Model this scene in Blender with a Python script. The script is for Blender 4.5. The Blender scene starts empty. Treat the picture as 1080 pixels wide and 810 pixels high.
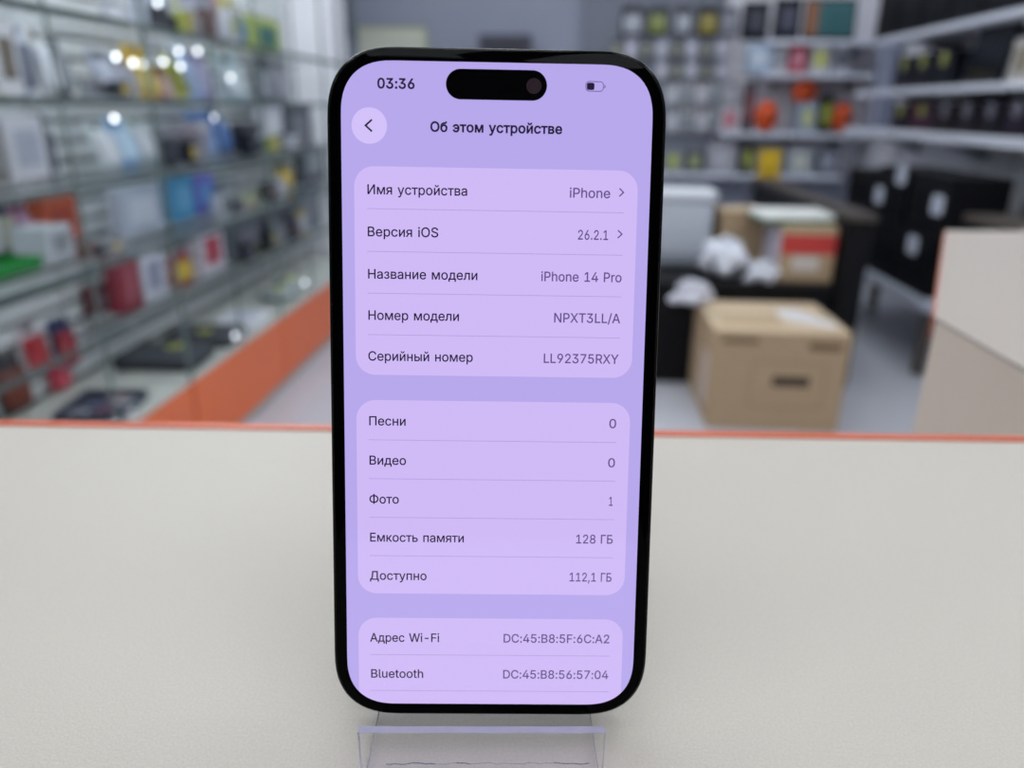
import bpy, bmesh, math, random
from mathutils import Vector, Matrix
random.seed(7)
PI = math.pi
R = math.radians
S = bpy.context.scene
COL = S.collection

# ------------------------------------------------------------ camera, world, exposure
PITCH, YAW, ROLL = R(20.0), R(4.0), R(0.7)
CAM_Z = 1.1372
cd = bpy.data.cameras.new('camera')
cd.sensor_width = 36.0
cd.lens = 36.0 * 800 / 1080
cd.clip_start = 0.01
cd.clip_end = 60
cd.dof.use_dof = True
cd.dof.focus_distance = 0.166
cd.dof.aperture_fstop = 8.6
cam = bpy.data.objects.new('camera', cd)
COL.objects.link(cam)
cam.matrix_world = (Matrix.Translation((0, 0, CAM_Z)) @ Matrix.Rotation(YAW, 4, 'Z')
                    @ Matrix.Rotation(R(90) - PITCH, 4, 'X') @ Matrix.Rotation(ROLL, 4, 'Z'))
S.camera = cam
w = bpy.data.worlds.new('world')
S.world = w
w.use_nodes = True
w.node_tree.nodes['Background'].inputs[0].default_value = (0.62, 0.68, 0.8, 1)
w.node_tree.nodes['Background'].inputs[1].default_value = 0.3
S.view_settings.view_transform = 'Standard'
S.view_settings.look = 'None'
S.view_settings.exposure = 0.0
S.view_settings.gamma = 1.0
S.view_settings.use_curve_mapping = False
S.cycles.transparent_max_bounces = 48
STRIP_POWER = 40.0   # unseen light strips added to brighten the showcases
LAMP = 4.75          # ceiling panels
LAMP_COL = (0.90, 0.95, 1.0)

# ------------------------------------------------------------ helpers
def lin(c):
    return tuple(((v / 255) / 12.92 if v <= 10.3 else ((v / 255 + 0.055) / 1.055) ** 2.4) for v in c) + (1.0,)

MATS = {}
def mat(rgb, rough=0.5, metal=0.0, trans=0.0, emit=0.0, noise=0.0, scale=40.0, bump=0.0, ior=1.45, coat=0.0, spec=0.5):
    key = (tuple(rgb), rough, metal, trans, emit, noise, scale, bump, ior, coat, spec)
    if key in MATS:
        return MATS[key]
    m = bpy.data.materials.new('mat_%d_%d_%d' % tuple(int(v) for v in rgb))
    m.use_nodes = True
    nt = m.node_tree
    b = nt.nodes['Principled BSDF']
    b.inputs['Base Color'].default_value = lin(rgb)
    b.inputs['Roughness'].default_value = rough
    b.inputs['Metallic'].default_value = metal
    b.inputs['IOR'].default_value = ior
    b.inputs['Transmission Weight'].default_value = trans
    b.inputs['Coat Weight'].default_value = coat
    b.inputs['Specular IOR Level'].default_value = spec
    if emit:
        b.inputs['Emission Color'].default_value = lin(rgb)
        b.inputs['Emission Strength'].default_value = emit
    if noise or bump:
        tc = nt.nodes.new('ShaderNodeTexCoord')
        n = nt.nodes.new('ShaderNodeTexNoise')
        n.inputs['Scale'].default_value = scale
        n.inputs['Detail'].default_value = 4
        nt.links.new(tc.outputs['Object'], n.inputs['Vector'])
        if noise:
            mx = nt.nodes.new('ShaderNodeMix')
            mx.data_type = 'RGBA'
            mx.inputs['A'].default_value = tuple(max(0, v * (1 - noise)) for v in lin(rgb)[:3]) + (1,)
            mx.inputs['B'].default_value = tuple(min(1, v * (1 + noise)) for v in lin(rgb)[:3]) + (1,)
            nt.links.new(n.outputs['Fac'], mx.inputs['Factor'])
            nt.links.new(mx.outputs['Result'], b.inputs['Base Color'])
        if bump:
            bp = nt.nodes.new('ShaderNodeBump')
            bp.inputs['Strength'].default_value = bump
            bp.inputs['Distance'].default_value = 0.001
            nt.links.new(n.outputs['Fac'], bp.inputs['Height'])
            nt.links.new(bp.outputs['Normal'], b.inputs['Normal'])
    MATS[key] = m
    return m

def sheet_glass(tint, refl=1.0, ior=1.25):
    """thin pane: clear with a tint, mirror by Fresnel"""
    key = ('sheet', tint, refl, ior)
    if key in MATS:
        return MATS[key]
    m = bpy.data.materials.new('sheet_glass')
    m.use_nodes = True
    nt = m.node_tree
    nt.nodes.clear()
    out = nt.nodes.new('ShaderNodeOutputMaterial')
    t = nt.nodes.new('ShaderNodeBsdfTransparent')
    t.inputs[0].default_value = lin(tint)
    g = nt.nodes.new('ShaderNodeBsdfGlossy')
    g.inputs['Roughness'].default_value = 0.03
    fr = nt.nodes.new('ShaderNodeFresnel')
    fr.inputs[0].default_value = ior
    ge = nt.nodes.new('ShaderNodeNewGeometry')
    ml = nt.nodes.new('ShaderNodeMath')
    ml.operation = 'MULTIPLY_ADD'      # the pane mirrors on its outer face only
    ml.inputs[1].default_value = -1.0
    ml2 = nt.nodes.new('ShaderNodeMath')
    ml2.operation = 'MULTIPLY'
    ml.inputs[2].default_value = 1.0
    nt.links.new(ge.outputs['Backfacing'], ml.inputs[0])
    nt.links.new(fr.outputs[0], ml2.inputs[0])
    nt.links.new(ml.outputs[0], ml2.inputs[1])
    mx = nt.nodes.new('ShaderNodeMixShader')
    nt.links.new(ml2.outputs[0], mx.inputs[0])
    nt.links.new(t.outputs[0], mx.inputs[1])
    nt.links.new(g.outputs[0], mx.inputs[2])
    nt.links.new(mx.outputs[0], out.inputs[0])
    MATS[key] = m
    return m

class MB:
    """collects shapes, build() links them as one mesh object"""
    def __init__(s):
        s.bm = bmesh.new()
    def box(s, x0, x1, y0, y1, z0, z1, bev=0.0, seg=2, mi=0):
        t = bmesh.new()
        bmesh.ops.create_cube(t, size=1)
        for v in t.verts:
            v.co = Vector(((x0 + x1) / 2 + v.co.x * (x1 - x0), (y0 + y1) / 2 + v.co.y * (y1 - y0), (z0 + z1) / 2 + v.co.z * (z1 - z0)))
        if bev:
            bmesh.ops.bevel(t, geom=list(t.edges), offset=bev, segments=seg, profile=0.5, affect='EDGES')
        s._add(t, mi)
        return s
    def _add(s, t, mi=0, smooth=False):
        for f in t.faces:
            f.material_index = mi
            f.smooth = smooth
        me = bpy.data.meshes.new('tmp')
        t.to_mesh(me)
        t.free()
        s.bm.from_mesh(me)
        bpy.data.meshes.remove(me)
    def cyl(s, p0, p1, r, r2=None, n=20, mi=0):
        p0, p1 = Vector(p0), Vector(p1)
        t = bmesh.new()
        bmesh.ops.create_cone(t, cap_ends=True, segments=n, radius1=r, radius2=r if r2 is None else r2, depth=(p1 - p0).length)
        q = (p1 - p0).to_track_quat('Z', 'Y')
        bmesh.ops.transform(t, matrix=Matrix.Translation((p0 + p1) / 2) @ q.to_matrix().to_4x4(), verts=t.verts)
        s._add(t, mi, True)
        return s
    def ball(s, c, r, sz=(1, 1, 1), n=24, mi=0):
        t = bmesh.new()
        bmesh.ops.create_uvsphere(t, u_segments=n, v_segments=n // 2, radius=r)
        bmesh.ops.transform(t, matrix=Matrix.Translation(c) @ Matrix.Diagonal((*sz, 1)), verts=t.verts)
        s._add(t, mi, True)
        return s
    def prism(s, pts, a, b, axis='Z', mi=0, bev=0.0, seg=3, smooth=False):
        """closed outline pts extruded from a to b along an axis; pts are the other two coordinates in order"""
        t = bmesh.new()
        def P(u, v, w_):
            return {'Z': (u, v, w_), 'Y': (u, w_, v), 'X': (w_, u, v)}[axis]
        lo = [t.verts.new(P(u, v, a)) for u, v in pts]
        hi = [t.verts.new(P(u, v, b)) for u, v in pts]
        n = len(pts)
        caps = [t.faces.new(lo), t.faces.new(hi)]
        for i in range(n):
            t.faces.new((lo[i], lo[(i + 1) % n], hi[(i + 1) % n], hi[i]))
        bmesh.ops.recalc_face_normals(t, faces=t.faces)
        if bev:
            e = set(caps[0].edges) | set(caps[1].edges)
            bmesh.ops.bevel(t, geom=list(e), offset=bev, segments=seg, profile=0.5, affect='EDGES')
        s._add(t, mi, smooth)
        return s
    def build(s, name, mats, parent=None, smooth_angle=None):
        me = bpy.data.meshes.new(name)
        s.bm.to_mesh(me)
        s.bm.free()
        for m in (mats if isinstance(mats, (list, tuple)) else [mats]):
            me.materials.append(m)
        if smooth_angle:
            me.shade_smooth()
            me.set_sharp_from_angle(angle=R(smooth_angle))
        o = bpy.data.objects.new(name, me)
        COL.objects.link(o)
        if parent:
            o.parent = parent
        return o

def tag(o, label, cat, group=None):
    o['label'] = label
    o['category'] = cat
    if group:
        o['group'] = group
    return o

def thing(name, label, cat, loc=(0, 0, 0), rz=0.0, group=None):
    o = bpy.data.objects.new(name, None)
    COL.objects.link(o)
    o.empty_display_size = 0.05
    o.location = loc
    o.rotation_euler = (0, 0, rz)
    return tag(o, label, cat, group)

def structure(name, mb, m):
    o = mb.build(name, m)
    o['kind'] = 'structure'
    return o

def copy_tree(o, parent=None):
    c = o.copy()
    COL.objects.link(c)
    c.parent = parent
    for ch in list(o.children):
        copy_tree(ch, c)
    return c

# ------------------------------------------------------------ the room
def wall_mat(rgb, **k):
    return mat(rgb, rough=k.get('rough', 0.85), noise=0.04, scale=3.0)

X0, X1, Y0, Y1, ZC = -1.85, 2.15, -2.2, 6.1, 2.8
structure('floor', MB().box(X0 - .1, X1 + .1, Y0 - .1, Y1 + .1, -.1, 0), mat((192, 194, 202), rough=0.45, noise=0.05, scale=2.5))
structure('ceiling', MB().box(X0 - .1, X1 + .1, Y0 - .1, Y1 + .1, ZC, ZC + .1), mat((225, 226, 228), rough=0.9, noise=0.02, scale=6))
structure('wall_back', MB().box(X0 - .1, X1 + .1, Y1, Y1 + .1, 0, ZC), wall_mat((150, 155, 172)))
structure('wall_right', MB().box(X1, X1 + .1, Y0, Y1, 0, ZC), wall_mat((228, 228, 234)))
structure('wall_left', MB().box(X0 - .1, X0, Y0, Y1, 0, ZC), wall_mat((176, 180, 186)))
structure('wall_front', MB().box(X0 - .1, X1 + .1, Y0 - .1, Y0, 0, ZC), wall_mat((52, 52, 56)))
structure('baseboard_back', MB().box(X0, X1, Y1 - .015, Y1, 0, .08), mat((120, 122, 130), rough=.6))
# the white column that ends the row of showcases, and the dark upright behind it
structure('trim_1', MB().box(-1.85, -1.315, 4.42, 4.72, 0, ZC, .004), wall_mat((244, 242, 248)))
structure('trim_2', MB().box(-1.80, -1.63, 6.02, 6.1, 1.62, ZC, .004), mat((88, 94, 108), rough=.6))

def ceiling_light():
    t = thing('ceiling_light', 'square white ceiling light panel', 'ceiling light', (0, 0, ZC), group='square ceiling light panels')
    fr = MB()
    for a in ((-.3, .3, -.3, -.28), (-.3, .3, .28, .3), (-.3, -.28, -.28, .28), (.28, .3, -.28, .28)):
        fr.box(*a, -.03, 0)
    fr.build('frame', mat((235, 235, 238), rough=.4), t)
    MB().box(-.28, .28, -.28, .28, -.022, -.014).build('diffuser', LM, t)
    return t
LM = bpy.data.materials.new('lamp_panel')
LM.use_nodes = True
_b = LM.node_tree.nodes['Principled BSDF']
_b.inputs['Base Color'].default_value = (.9, .9, .9, 1)
_b.inputs['Emission Color'].default_value = (*LAMP_COL, 1)
_b.inputs['Emission Strength'].default_value = LAMP
first = ceiling_light()
spots = [(x, y) for y in (-1.3, -.3, .9, 2.2, 3.6, 5.2) for x in (-1.1, -.2, .7, 1.65)]
for i, (x, y) in enumerate(spots):
    o = first if i == 0 else copy_tree(first)
    o.location = (x, y, ZC)

# ------------------------------------------------------------ counters in the foreground
lam = bpy.data.materials.new('counter_laminate')
lam.use_nodes = True
nt = lam.node_tree
b = nt.nodes['Principled BSDF']
b.inputs['Roughness'].default_value = 0.42
tc = nt.nodes.new('ShaderNodeTexCoord')
n1 = nt.nodes.new('ShaderNodeTexNoise'); n1.inputs['Scale'].default_value = 1500; n1.inputs['Detail'].default_value = 3
n2 = nt.nodes.new('ShaderNodeTexNoise'); n2.inputs['Scale'].default_value = 9; n2.inputs['Detail'].default_value = 3
rmp = nt.nodes.new('ShaderNodeValToRGB')
rmp.color_ramp.elements[0].position = 0.3; rmp.color_ramp.elements[0].color = lin((185, 178, 166))
rmp.color_ramp.elements[1].position = 0.7; rmp.color_ramp.elements[1].color = lin((195, 188, 177))
bp = nt.nodes.new('ShaderNodeBump'); bp.inputs['Strength'].default_value = 0.18; bp.inputs['Distance'].default_value = 0.0003
for n in (n1, n2):
    nt.links.new(tc.outputs['Object'], n.inputs['Vector'])
nt.links.new(n1.outputs['Fac'], rmp.inputs['Fac'])
nt.links.new(rmp.outputs['Color'], b.inputs['Base Color'])
nt.links.new(n1.outputs['Fac'], bp.inputs['Height'])
nt.links.new(bp.outputs['Normal'], b.inputs['Normal'])
side_cream = mat((222, 207, 192), rough=.5, noise=.02, scale=8)
orange = mat((238, 116, 62), rough=.38, noise=.04, scale=5)
orange_band = mat((204, 88, 46), rough=.3)

t = thing('service_counter', 'pale cream service counter with an orange edge, under the phone', 'counter', (0, 0, 0))
E0, E1 = (-1.05, .2485), (.262, .328)
MB().prism([(-1.05, -.35), (.262, -.35), E1, E0], .968, 1.0, 'Z').build('worktop', lam, t)
MB().prism([E0, E1, (E1[0] - .0003, E1[1] + .005), (E0[0] - .0003, E0[1] + .005)], .966, 1.0008, 'Z').build('edge_band', orange_band, t)
MB().prism([(-1.04, -.33), (.258, -.33), (.258, .312), (-1.04, .230)], 0, .968, 'Z').build('cabinet', side_cream, t)

t = thing('side_counter', 'cream counter on the right with an angled corner and orange edging', 'counter', (0, 0, 0))
A, Bp = (.2645, .548), (.470, .990)
MB().prism([(.2645, -.35), (1.35, -.35), (1.35, 1.085), Bp, A], .998, 1.0, 'Z').build('worktop', mat((174, 164, 155), rough=.5, noise=.02, scale=8), t)
u = Vector((Bp[0] - A[0], Bp[1] - A[1])).normalized(); nn = Vector((-u.y, u.x)) * .0012
MB().prism([A, Bp, (Bp[0] + nn.x, Bp[1] + nn.y), (A[0] + nn.x, A[1] + nn.y)], .984, 1.0002, 'Z').build('edge_band', mat((196, 108, 78), rough=.5), t)
MB().prism([(.2648, -.33), (1.33, -.33), (1.33, 1.07), (.474, .97), (.2648, .546)], 0, .998, 'Z').build('cabinet', side_cream, t)

# ------------------------------------------------------------ acrylic stand and phone
PH_LOC = (-0.01372, 0.13722, 1.00546)
PH_ROT = (-0.23004, 0.00625, 0.08523)
acr = sheet_glass((254, 254, 255), 1.0, 1.25)
acr_edge = mat((178, 178, 206), rough=.12, trans=.55, ior=1.3)
st = thing('phone_stand', 'clear acrylic display stand holding the phone up', 'phone stand', (PH_LOC[0], PH_LOC[1], 1.0003), PH_ROT[2])
# profile in the stand's own Y (away) / Z (up): lip, ledge, leaning back plate, rear foot
def offset_strip(path, th):
    P_ = [Vector(p) for p in path]
    L_, R_ = [], []
    for i, p in enumerate(P_):
        d = (P_[min(i + 1, len(P_) - 1)] - P_[max(i - 1, 0)]).normalized()
        n_ = Vector((-d.y, d.x)) * th / 2
        L_.append(p + n_); R_.append(p - n_)
    return [tuple(p) for p in L_ + R_[::-1]]
def rounded(pts, r, n=6):
    out = [pts[0]]
    for i in range(1, len(pts) - 1):
        p0, p, p1 = Vector(pts[i - 1]), Vector(pts[i]), Vector(pts[i + 1])
        a = p + (p0 - p).normalized() * r
        c = p + (p1 - p).normalized() * r
        for k in range(n + 1):
            tt = k / n
            out.append(tuple(a * (1 - tt) ** 2 + p * 2 * tt * (1 - tt) + c * tt * tt))
    out.append(pts[-1])
    return out
TH = .0018
tan = math.tan(R(13.2))
yb = .0133
path = rounded([(-.0165, .0176), (-.0165, TH / 2), (yb, TH / 2), (yb + .07 * tan, .07), (yb + .07 * tan + .028, TH / 2)], .0016)
so = MB().prism(offset_strip(path, TH), -.0266, .0238, 'X').build('bent_sheet', [acr, acr_edge], st)
for f_ in so.data.polygons:      # cut edges of the sheet: both sides, lip top and foot end
    if abs(f_.normal.x) > .9 or (f_.area < .0025 * .05 and f_.center.y < -.0155 and f_.center.z > .0172):
        f_.material_index = 1

film = MB()
rnd = random.Random(4)
pts = [(-.0215 + .0425 * k / 46, -.01555 , .0076 + rnd.uniform(-.00025, .00025)) for k in range(47)]
for k in range(46):
    if k < 11 or 15 < k < 19 or k > 37:
        film.cyl(pts[k], pts[k + 1], .00011, n=6)
    else:
        film.cyl(pts[k], pts[k + 1], .00004, n=6)
film.build('film_edge', mat((128, 128, 140), rough=.4), st)
# lettering shapes: advance, outline points, faces (1/1000 em); * marks the heavier cut
GL = {
'*0': (463, "28 200 36 150 137 180 133 215 26 254 131 254 133 293 28 308 137 328 36 358 209 436 227 438 186 534 187 -25 208 74 150 -14 192 80 192 429 149 522 117 6 178 90 88 33 165 105 66 66 154 125 48 105 144 150 144 359 48 403 154 383 66 442 165 404 89 475 178 419 116 502 245 74 227 -29 267 -25 304 -14 261 80 245 436 261 429 304 522 267 534 417 150 425 200 316 180 320 215 427 254 322 254 320 293 425 308 316 328 417 358 337 7 275 90 365 33 288 105 387 66 300 125 405 105 309 150 309 359 405 402 300 384 387 442 288 404 365 475 275 419 336 502 227 72 227 538", "0 1 2,2 3 0,4 0 3,3 5 4,5 6 4,7 4 6,6 8 7,9 7 8,10 11 12,13 14 15,14 16 15,17 10 18,10 12 18,15 16 19,16 20 19,21 19 20,20 22 21,23 21 22,22 24 23,25 23 24,24 26 25,1 25 26,2 1 26,9 8 27,28 9 27,27 29 28,30 28 29,29 31 30,32 30 31,31 33 32,34 32 33,33 17 34,17 18 34,35 36 37,35 37 38,39 35 38,40 41 42,43 40 42,44 45 46,47 46 45,45 48 47,49 47 48,50 49 48,48 51 50,52 50 51,51 53 52,39 38 54,55 39 54,54 56 55,57 55 56,56 58 57,59 57 58,58 60 59,61 59 60,60 44 61,44 46 61,52 53 62,53 63 62,64 62 63,63 65 64,66 64 65,65 67 66,68 66 67,67 69 68,41 68 69,42 41 69,14 13 36,70 14 36,36 35 70,40 43 11,43 71 11,12 11 71"),
'*3': (463, "73 22 97 4 151 92 143 101 52 44 138 110 37 70 134 121 27 99 127 154 19 154 153 -21 185 -27 187 75 173 80 202 73 218 -29 219 72 236 73 199 245 200 226 227 224 189 310 248 312 124 -10 161 85 135 226 135 307 266 430 412 112 415 145 307 145 412 176 306 159 404 206 266 81 287 -19 319 -8 279 88 346 9 289 96 369 30 297 105 389 54 302 116 403 82 306 129 303 173 390 234 297 185 370 259 289 196 346 280 278 206 317 296 265 214 284 307 394 453 266 456 394 531 254 -27 252 76 248 220 48 531 48 430 243 430 260 310", "0 1 2,2 3 0,4 0 3,3 5 4,6 4 5,5 7 6,8 6 7,7 9 8,10 8 9,11 12 13,14 11 13,15 16 17,17 16 18,16 15 12,13 12 15,19 20 21,22 19 23,11 14 24,14 25 24,1 24 25,2 1 25,20 19 26,27 26 19,19 22 27,27 22 28,29 30 31,30 32 31,33 31 32,32 34 33,35 36 37,38 35 37,37 39 38,40 38 39,39 41 40,42 40 41,41 43 42,44 42 43,43 45 44,46 44 45,45 29 46,29 31 46,33 34 47,34 48 47,49 47 48,48 50 49,51 49 50,50 52 51,53 51 52,52 54 53,55 53 54,56 55 54,57 28 23,58 28 57,57 59 58,18 16 60,61 18 60,60 36 61,36 35 61,55 56 62,22 23 28,63 64 58,58 59 63,58 64 65,28 58 65,27 28 65,21 62 56,66 19 56,19 21 56,23 19 66,57 23 66"),
'*6': (463, "136 288 150 304 94 313 119 352 44 127 52 94 148 141 147 158 42 162 148 175 44 190 114 244 50 218 60 247 74 278 163 239 165 215 175 225 157 203 211 71 198 75 192 -26 160 -18 186 82 185 233 197 239 131 -4 175 90 105 14 165 100 83 37 157 112 65 64 152 126 152 190 168 317 188 328 210 334 260 -26 255 75 241 71 226 -29 226 70 235 336 226 243 242 242 292 -19 267 82 255 238 268 334 387 62 401 91 300 125 408 123 304 140 411 157 305 157 304 174 409 191 300 189 401 222 389 250 321 -5 278 90 347 13 287 99 369 36 294 111 294 203 372 276 287 215 352 297 278 224 327 314 268 232 299 327 353 525 240 531 211 242 227 335", "0 1 2,3 2 1,4 5 6,6 7 4,8 4 7,7 9 8,10 8 9,9 11 10,12 10 11,13 12 11,14 13 11,11 0 14,0 2 14,15 16 17,16 15 18,19 20 21,21 20 22,20 23 22,15 17 24,24 25 15,22 23 26,23 27 26,28 26 27,27 29 28,30 28 29,29 31 30,32 30 31,31 33 32,5 32 33,6 5 33,11 9 34,34 18 11,18 15 11,0 11 15,1 0 15,3 1 35,35 36 3,36 37 3,38 39 40,38 40 41,42 41 40,43 44 45,39 38 46,46 47 39,45 48 49,43 45 49,50 51 52,51 53 52,54 52 53,53 55 54,56 54 55,57 56 55,55 58 57,59 57 58,58 60 59,60 61 59,47 46 62,63 47 62,62 64 63,65 63 64,64 66 65,67 65 66,66 50 67,50 52 67,59 61 68,61 69 68,70 68 69,69 71 70,72 70 71,71 73 72,74 72 73,73 75 74,48 74 75,49 48 75,76 77 37,19 21 41,41 42 19,3 37 77,44 43 78,79 15 43,15 25 43,25 78 43,1 15 35,15 79 37,37 36 15,36 35 15,76 37 79"),
'*:': (198, "32 290 47 268 28 316 69 104 47 89 95 109 28 41 32 15 47 -7 32 67 32 342 69 379 47 365 95 -26 121 -22 144 -7 144 268 159 290 163 316 159 15 163 41 144 89 159 67 95 249 121 253 159 342 121 379 144 365 69 -22 122 104 69 253 95 384", "0 1 2,3 4 5,6 7 8,9 6 4,10 2 11,12 10 11,13 14 15,16 17 18,19 20 15,13 15 20,21 13 20,20 22 21,23 24 16,16 18 23,18 25 26,25 27 26,8 28 13,6 8 13,4 6 13,13 21 4,21 29 4,5 4 29,1 30 23,2 1 23,23 18 2,18 26 2,11 2 26,31 11 26"),
'*О': (543, "21 200 32 150 134 182 127 216 18 254 125 254 127 292 21 308 134 326 32 358 218 84 221 -25 241 77 241 432 221 534 218 425 178 -13 196 95 196 414 178 522 138 6 176 110 104 33 74 66 159 130 50 105 145 154 145 355 50 403 159 379 74 442 176 399 103 475 138 503 292 77 267 -29 313 -25 316 84 316 425 313 534 292 432 267 538 356 -13 337 95 337 414 356 522 501 150 512 200 399 182 406 216 515 254 408 254 406 293 512 308 399 327 501 358 396 6 357 110 430 33 460 66 374 129 484 105 388 153 388 355 484 403 374 380 460 442 431 475 357 399 396 503 267 75 267 434", "0 1 2,2 3 0,4 0 3,3 5 4,5 6 4,7 4 6,6 8 7,9 7 8,10 11 12,13 14 15,11 10 16,17 16 10,18 15 19,15 14 19,16 17 20,17 21 20,22 20 21,23 22 21,21 24 23,25 23 24,24 26 25,1 25 26,2 1 26,9 8 27,28 9 27,27 29 28,30 28 29,29 31 30,32 30 31,33 32 31,31 18 33,18 19 33,34 35 36,36 37 34,38 39 40,41 40 39,37 36 42,42 43 37,38 44 45,39 38 45,46 47 48,49 48 47,47 50 49,51 49 50,52 51 50,50 53 52,54 52 53,53 55 54,43 42 56,57 43 56,56 58 57,58 59 57,60 57 59,59 61 60,62 60 61,61 46 62,46 48 62,54 55 63,55 64 63,65 63 64,64 66 65,66 67 65,68 65 67,67 69 68,44 68 69,45 44 69,12 11 35,70 12 35,35 34 70,40 41 71,13 71 41,14 13 41"),
'*б': (421, "75 294 72 288 110 288 87 312 111 298 102 329 118 325 119 345 15 144 23 106 119 154 118 175 12 184 15 272 13 237 19 305 25 334 33 360 42 385 55 407 127 346 137 359 133 355 190 69 174 74 172 -27 177 282 193 286 158 370 181 379 153 476 164 381 184 387 179 483 139 -18 160 81 129 468 108 -4 80 17 148 91 57 42 138 103 37 72 129 118 123 135 119 198 12 198 123 218 130 235 139 251 150 264 163 274 136 361 70 426 148 372 87 443 107 457 208 68 208 -30 226 69 243 -27 241 74 211 288 228 286 229 385 207 487 209 392 240 395 236 490 277 -18 243 282 260 382 267 398 254 492 289 134 283 117 375 74 388 107 293 155 396 143 294 178 399 181 293 202 397 218 289 223 390 252 284 240 377 284 307 -2 254 80 265 90 334 19 357 45 275 101 276 255 361 312 267 266 341 337 317 357 256 276 290 373 291 403 265 495 313 411 270 498 331 421 346 434 271 499 357 450 365 468 271 501 370 488 274 531 373 531 204 383", "0 1 2,3 0 2,2 4 3,5 3 4,4 6 5,6 7 5,8 9 10,10 11 8,12 8 11,13 14 1,15 13 1,1 0 15,16 15 0,0 3 16,17 16 3,3 5 17,18 17 5,5 7 18,19 18 7,20 21 22,23 24 25,26 27 28,27 29 28,30 31 32,32 33 30,25 24 34,24 35 34,21 20 26,26 28 21,31 30 36,34 35 37,38 37 35,35 39 38,40 38 39,39 41 40,42 40 41,41 43 42,9 42 43,43 44 9,10 9 44,12 11 45,46 12 45,14 46 45,45 47 14,1 14 47,47 48 1,2 1 48,48 49 2,49 50 2,4 2 50,50 51 4,6 4 51,51 26 6,26 20 6,7 6 20,20 22 7,19 7 52,53 19 52,52 54 53,55 53 54,56 55 54,54 31 56,31 36 56,57 58 59,59 58 60,60 61 59,62 63 64,65 66 67,67 68 65,61 60 69,63 70 71,64 63 71,68 67 72,73 68 72,74 75 76,76 77 74,78 74 77,77 79 78,80 78 79,79 81 80,82 80 81,81 83 82,84 82 83,83 85 84,86 84 85,85 87 86,61 69 88,89 61 88,90 89 88,88 91 90,91 92 90,93 90 92,92 76 93,76 75 93,86 87 94,87 95 94,96 94 95,95 97 96,97 98 96,99 96 98,98 100 99,70 99 100,71 70 100,73 72 101,102 73 101,101 103 102,104 102 103,103 105 104,105 106 104,107 104 106,106 108 107,108 109 107,110 107 109,109 111 110,112 110 111,111 113 112,23 25 58,58 57 23,29 27 62,114 29 62,62 64 114,33 32 66,66 65 33,52 7 22"),
'*в': (402, "31 -22 133 78 133 147 31 401 133 242 133 302 227 243 208 242 231 147 233 -22 231 78 226 301 209 401 207 302 260 -21 246 79 239 297 250 398 290 217 299 185 307 212 321 196 323 204 268 130 272 121 276 178 347 20 362 38 269 92 372 58 272 99 378 79 380 102 273 108 378 124 373 146 364 163 353 179 339 193 328 201 340 210 354 229 363 253 286 -16 257 82 309 -7 265 87 330 5 263 137 256 142 246 146 240 247 250 252 255 258 259 264 260 273 365 278 259 280 360 313 345 345 255 286 320 370 249 292 288 388", "0 1 2,3 0 2,2 4 3,4 5 3,6 7 8,1 0 9,9 10 1,8 7 2,4 2 7,11 12 13,5 13 12,3 5 12,14 15 9,10 9 15,11 16 17,12 11 17,18 19 20,20 19 21,21 22 20,23 24 19,25 23 19,19 18 25,26 27 28,27 29 28,30 28 29,29 31 30,31 32 30,33 30 32,32 34 33,24 33 34,34 35 24,35 36 24,19 24 36,36 37 19,21 19 37,37 38 21,22 21 39,20 22 40,40 41 20,41 42 20,18 20 42,15 14 43,44 15 43,43 45 44,46 44 45,45 47 46,47 26 46,26 28 46,23 25 48,49 48 25,50 49 25,8 50 25,6 8 25,51 6 25,25 18 51,52 51 18,53 52 18,54 53 18,55 54 18,18 42 55,42 56 55,57 55 56,56 58 57,58 59 57,60 57 59,59 61 60,62 60 61,61 63 62,16 62 63,17 16 63,21 38 39,40 22 39"),
'*е': (414, "36 75 53 147 23 109 15 147 12 187 53 243 14 227 22 265 35 299 119 154 118 179 118 210 119 228 205 308 205 406 187 307 212 -30 193 69 173 -27 176 74 168 403 172 302 137 -18 162 80 134 394 158 295 105 -3 150 90 77 19 139 102 54 45 130 116 124 133 123 245 129 260 53 330 137 274 76 356 147 285 103 378 236 70 225 69 240 -29 238 302 251 401 223 307 228 405 266 -24 246 74 274 395 393 195 391 229 372 231 386 261 378 290 378 62 395 107 294 130 393 147 294 170 291 -16 259 80 313 -5 333 8 269 88 351 24 279 100 366 42 287 223 283 243 278 260 366 315 270 275 351 338 261 287 334 357 315 373 250 296 295 385 212 68 121 147 285 235 122 240", "0 1 2,3 2 1,4 3 1,1 5 4,6 4 5,7 6 5,5 8 7,9 10 1,10 11 1,5 1 11,11 12 5,13 14 15,16 17 18,19 18 17,20 21 15,15 14 20,18 19 22,19 23 22,24 25 21,21 20 24,22 23 26,23 27 26,28 26 27,27 29 28,30 28 29,29 31 30,0 30 31,1 0 31,31 32 1,5 33 34,8 5 34,35 8 34,34 36 35,37 35 36,36 38 37,39 37 38,38 25 39,25 24 39,40 41 42,43 44 45,46 45 44,40 42 47,48 40 47,44 43 49,50 51 52,51 53 52,54 52 53,55 56 57,58 59 9,58 50 59,50 52 59,48 47 60,61 48 60,60 62 61,62 63 61,64 61 63,63 65 64,66 64 65,65 67 66,67 55 66,55 57 66,59 52 68,52 54 69,70 69 54,54 71 70,72 70 71,71 73 72,74 72 73,73 75 74,75 76 74,77 74 76,76 78 77,43 77 78,49 43 78,42 41 16,41 79 16,17 16 79,10 9 59,59 68 10,11 10 68,12 11 68,45 46 13,14 13 46,1 32 80,9 1 80,52 69 81,68 52 81,5 12 82,33 5 82,12 68 81,81 82 12,58 9 80"),
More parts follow.
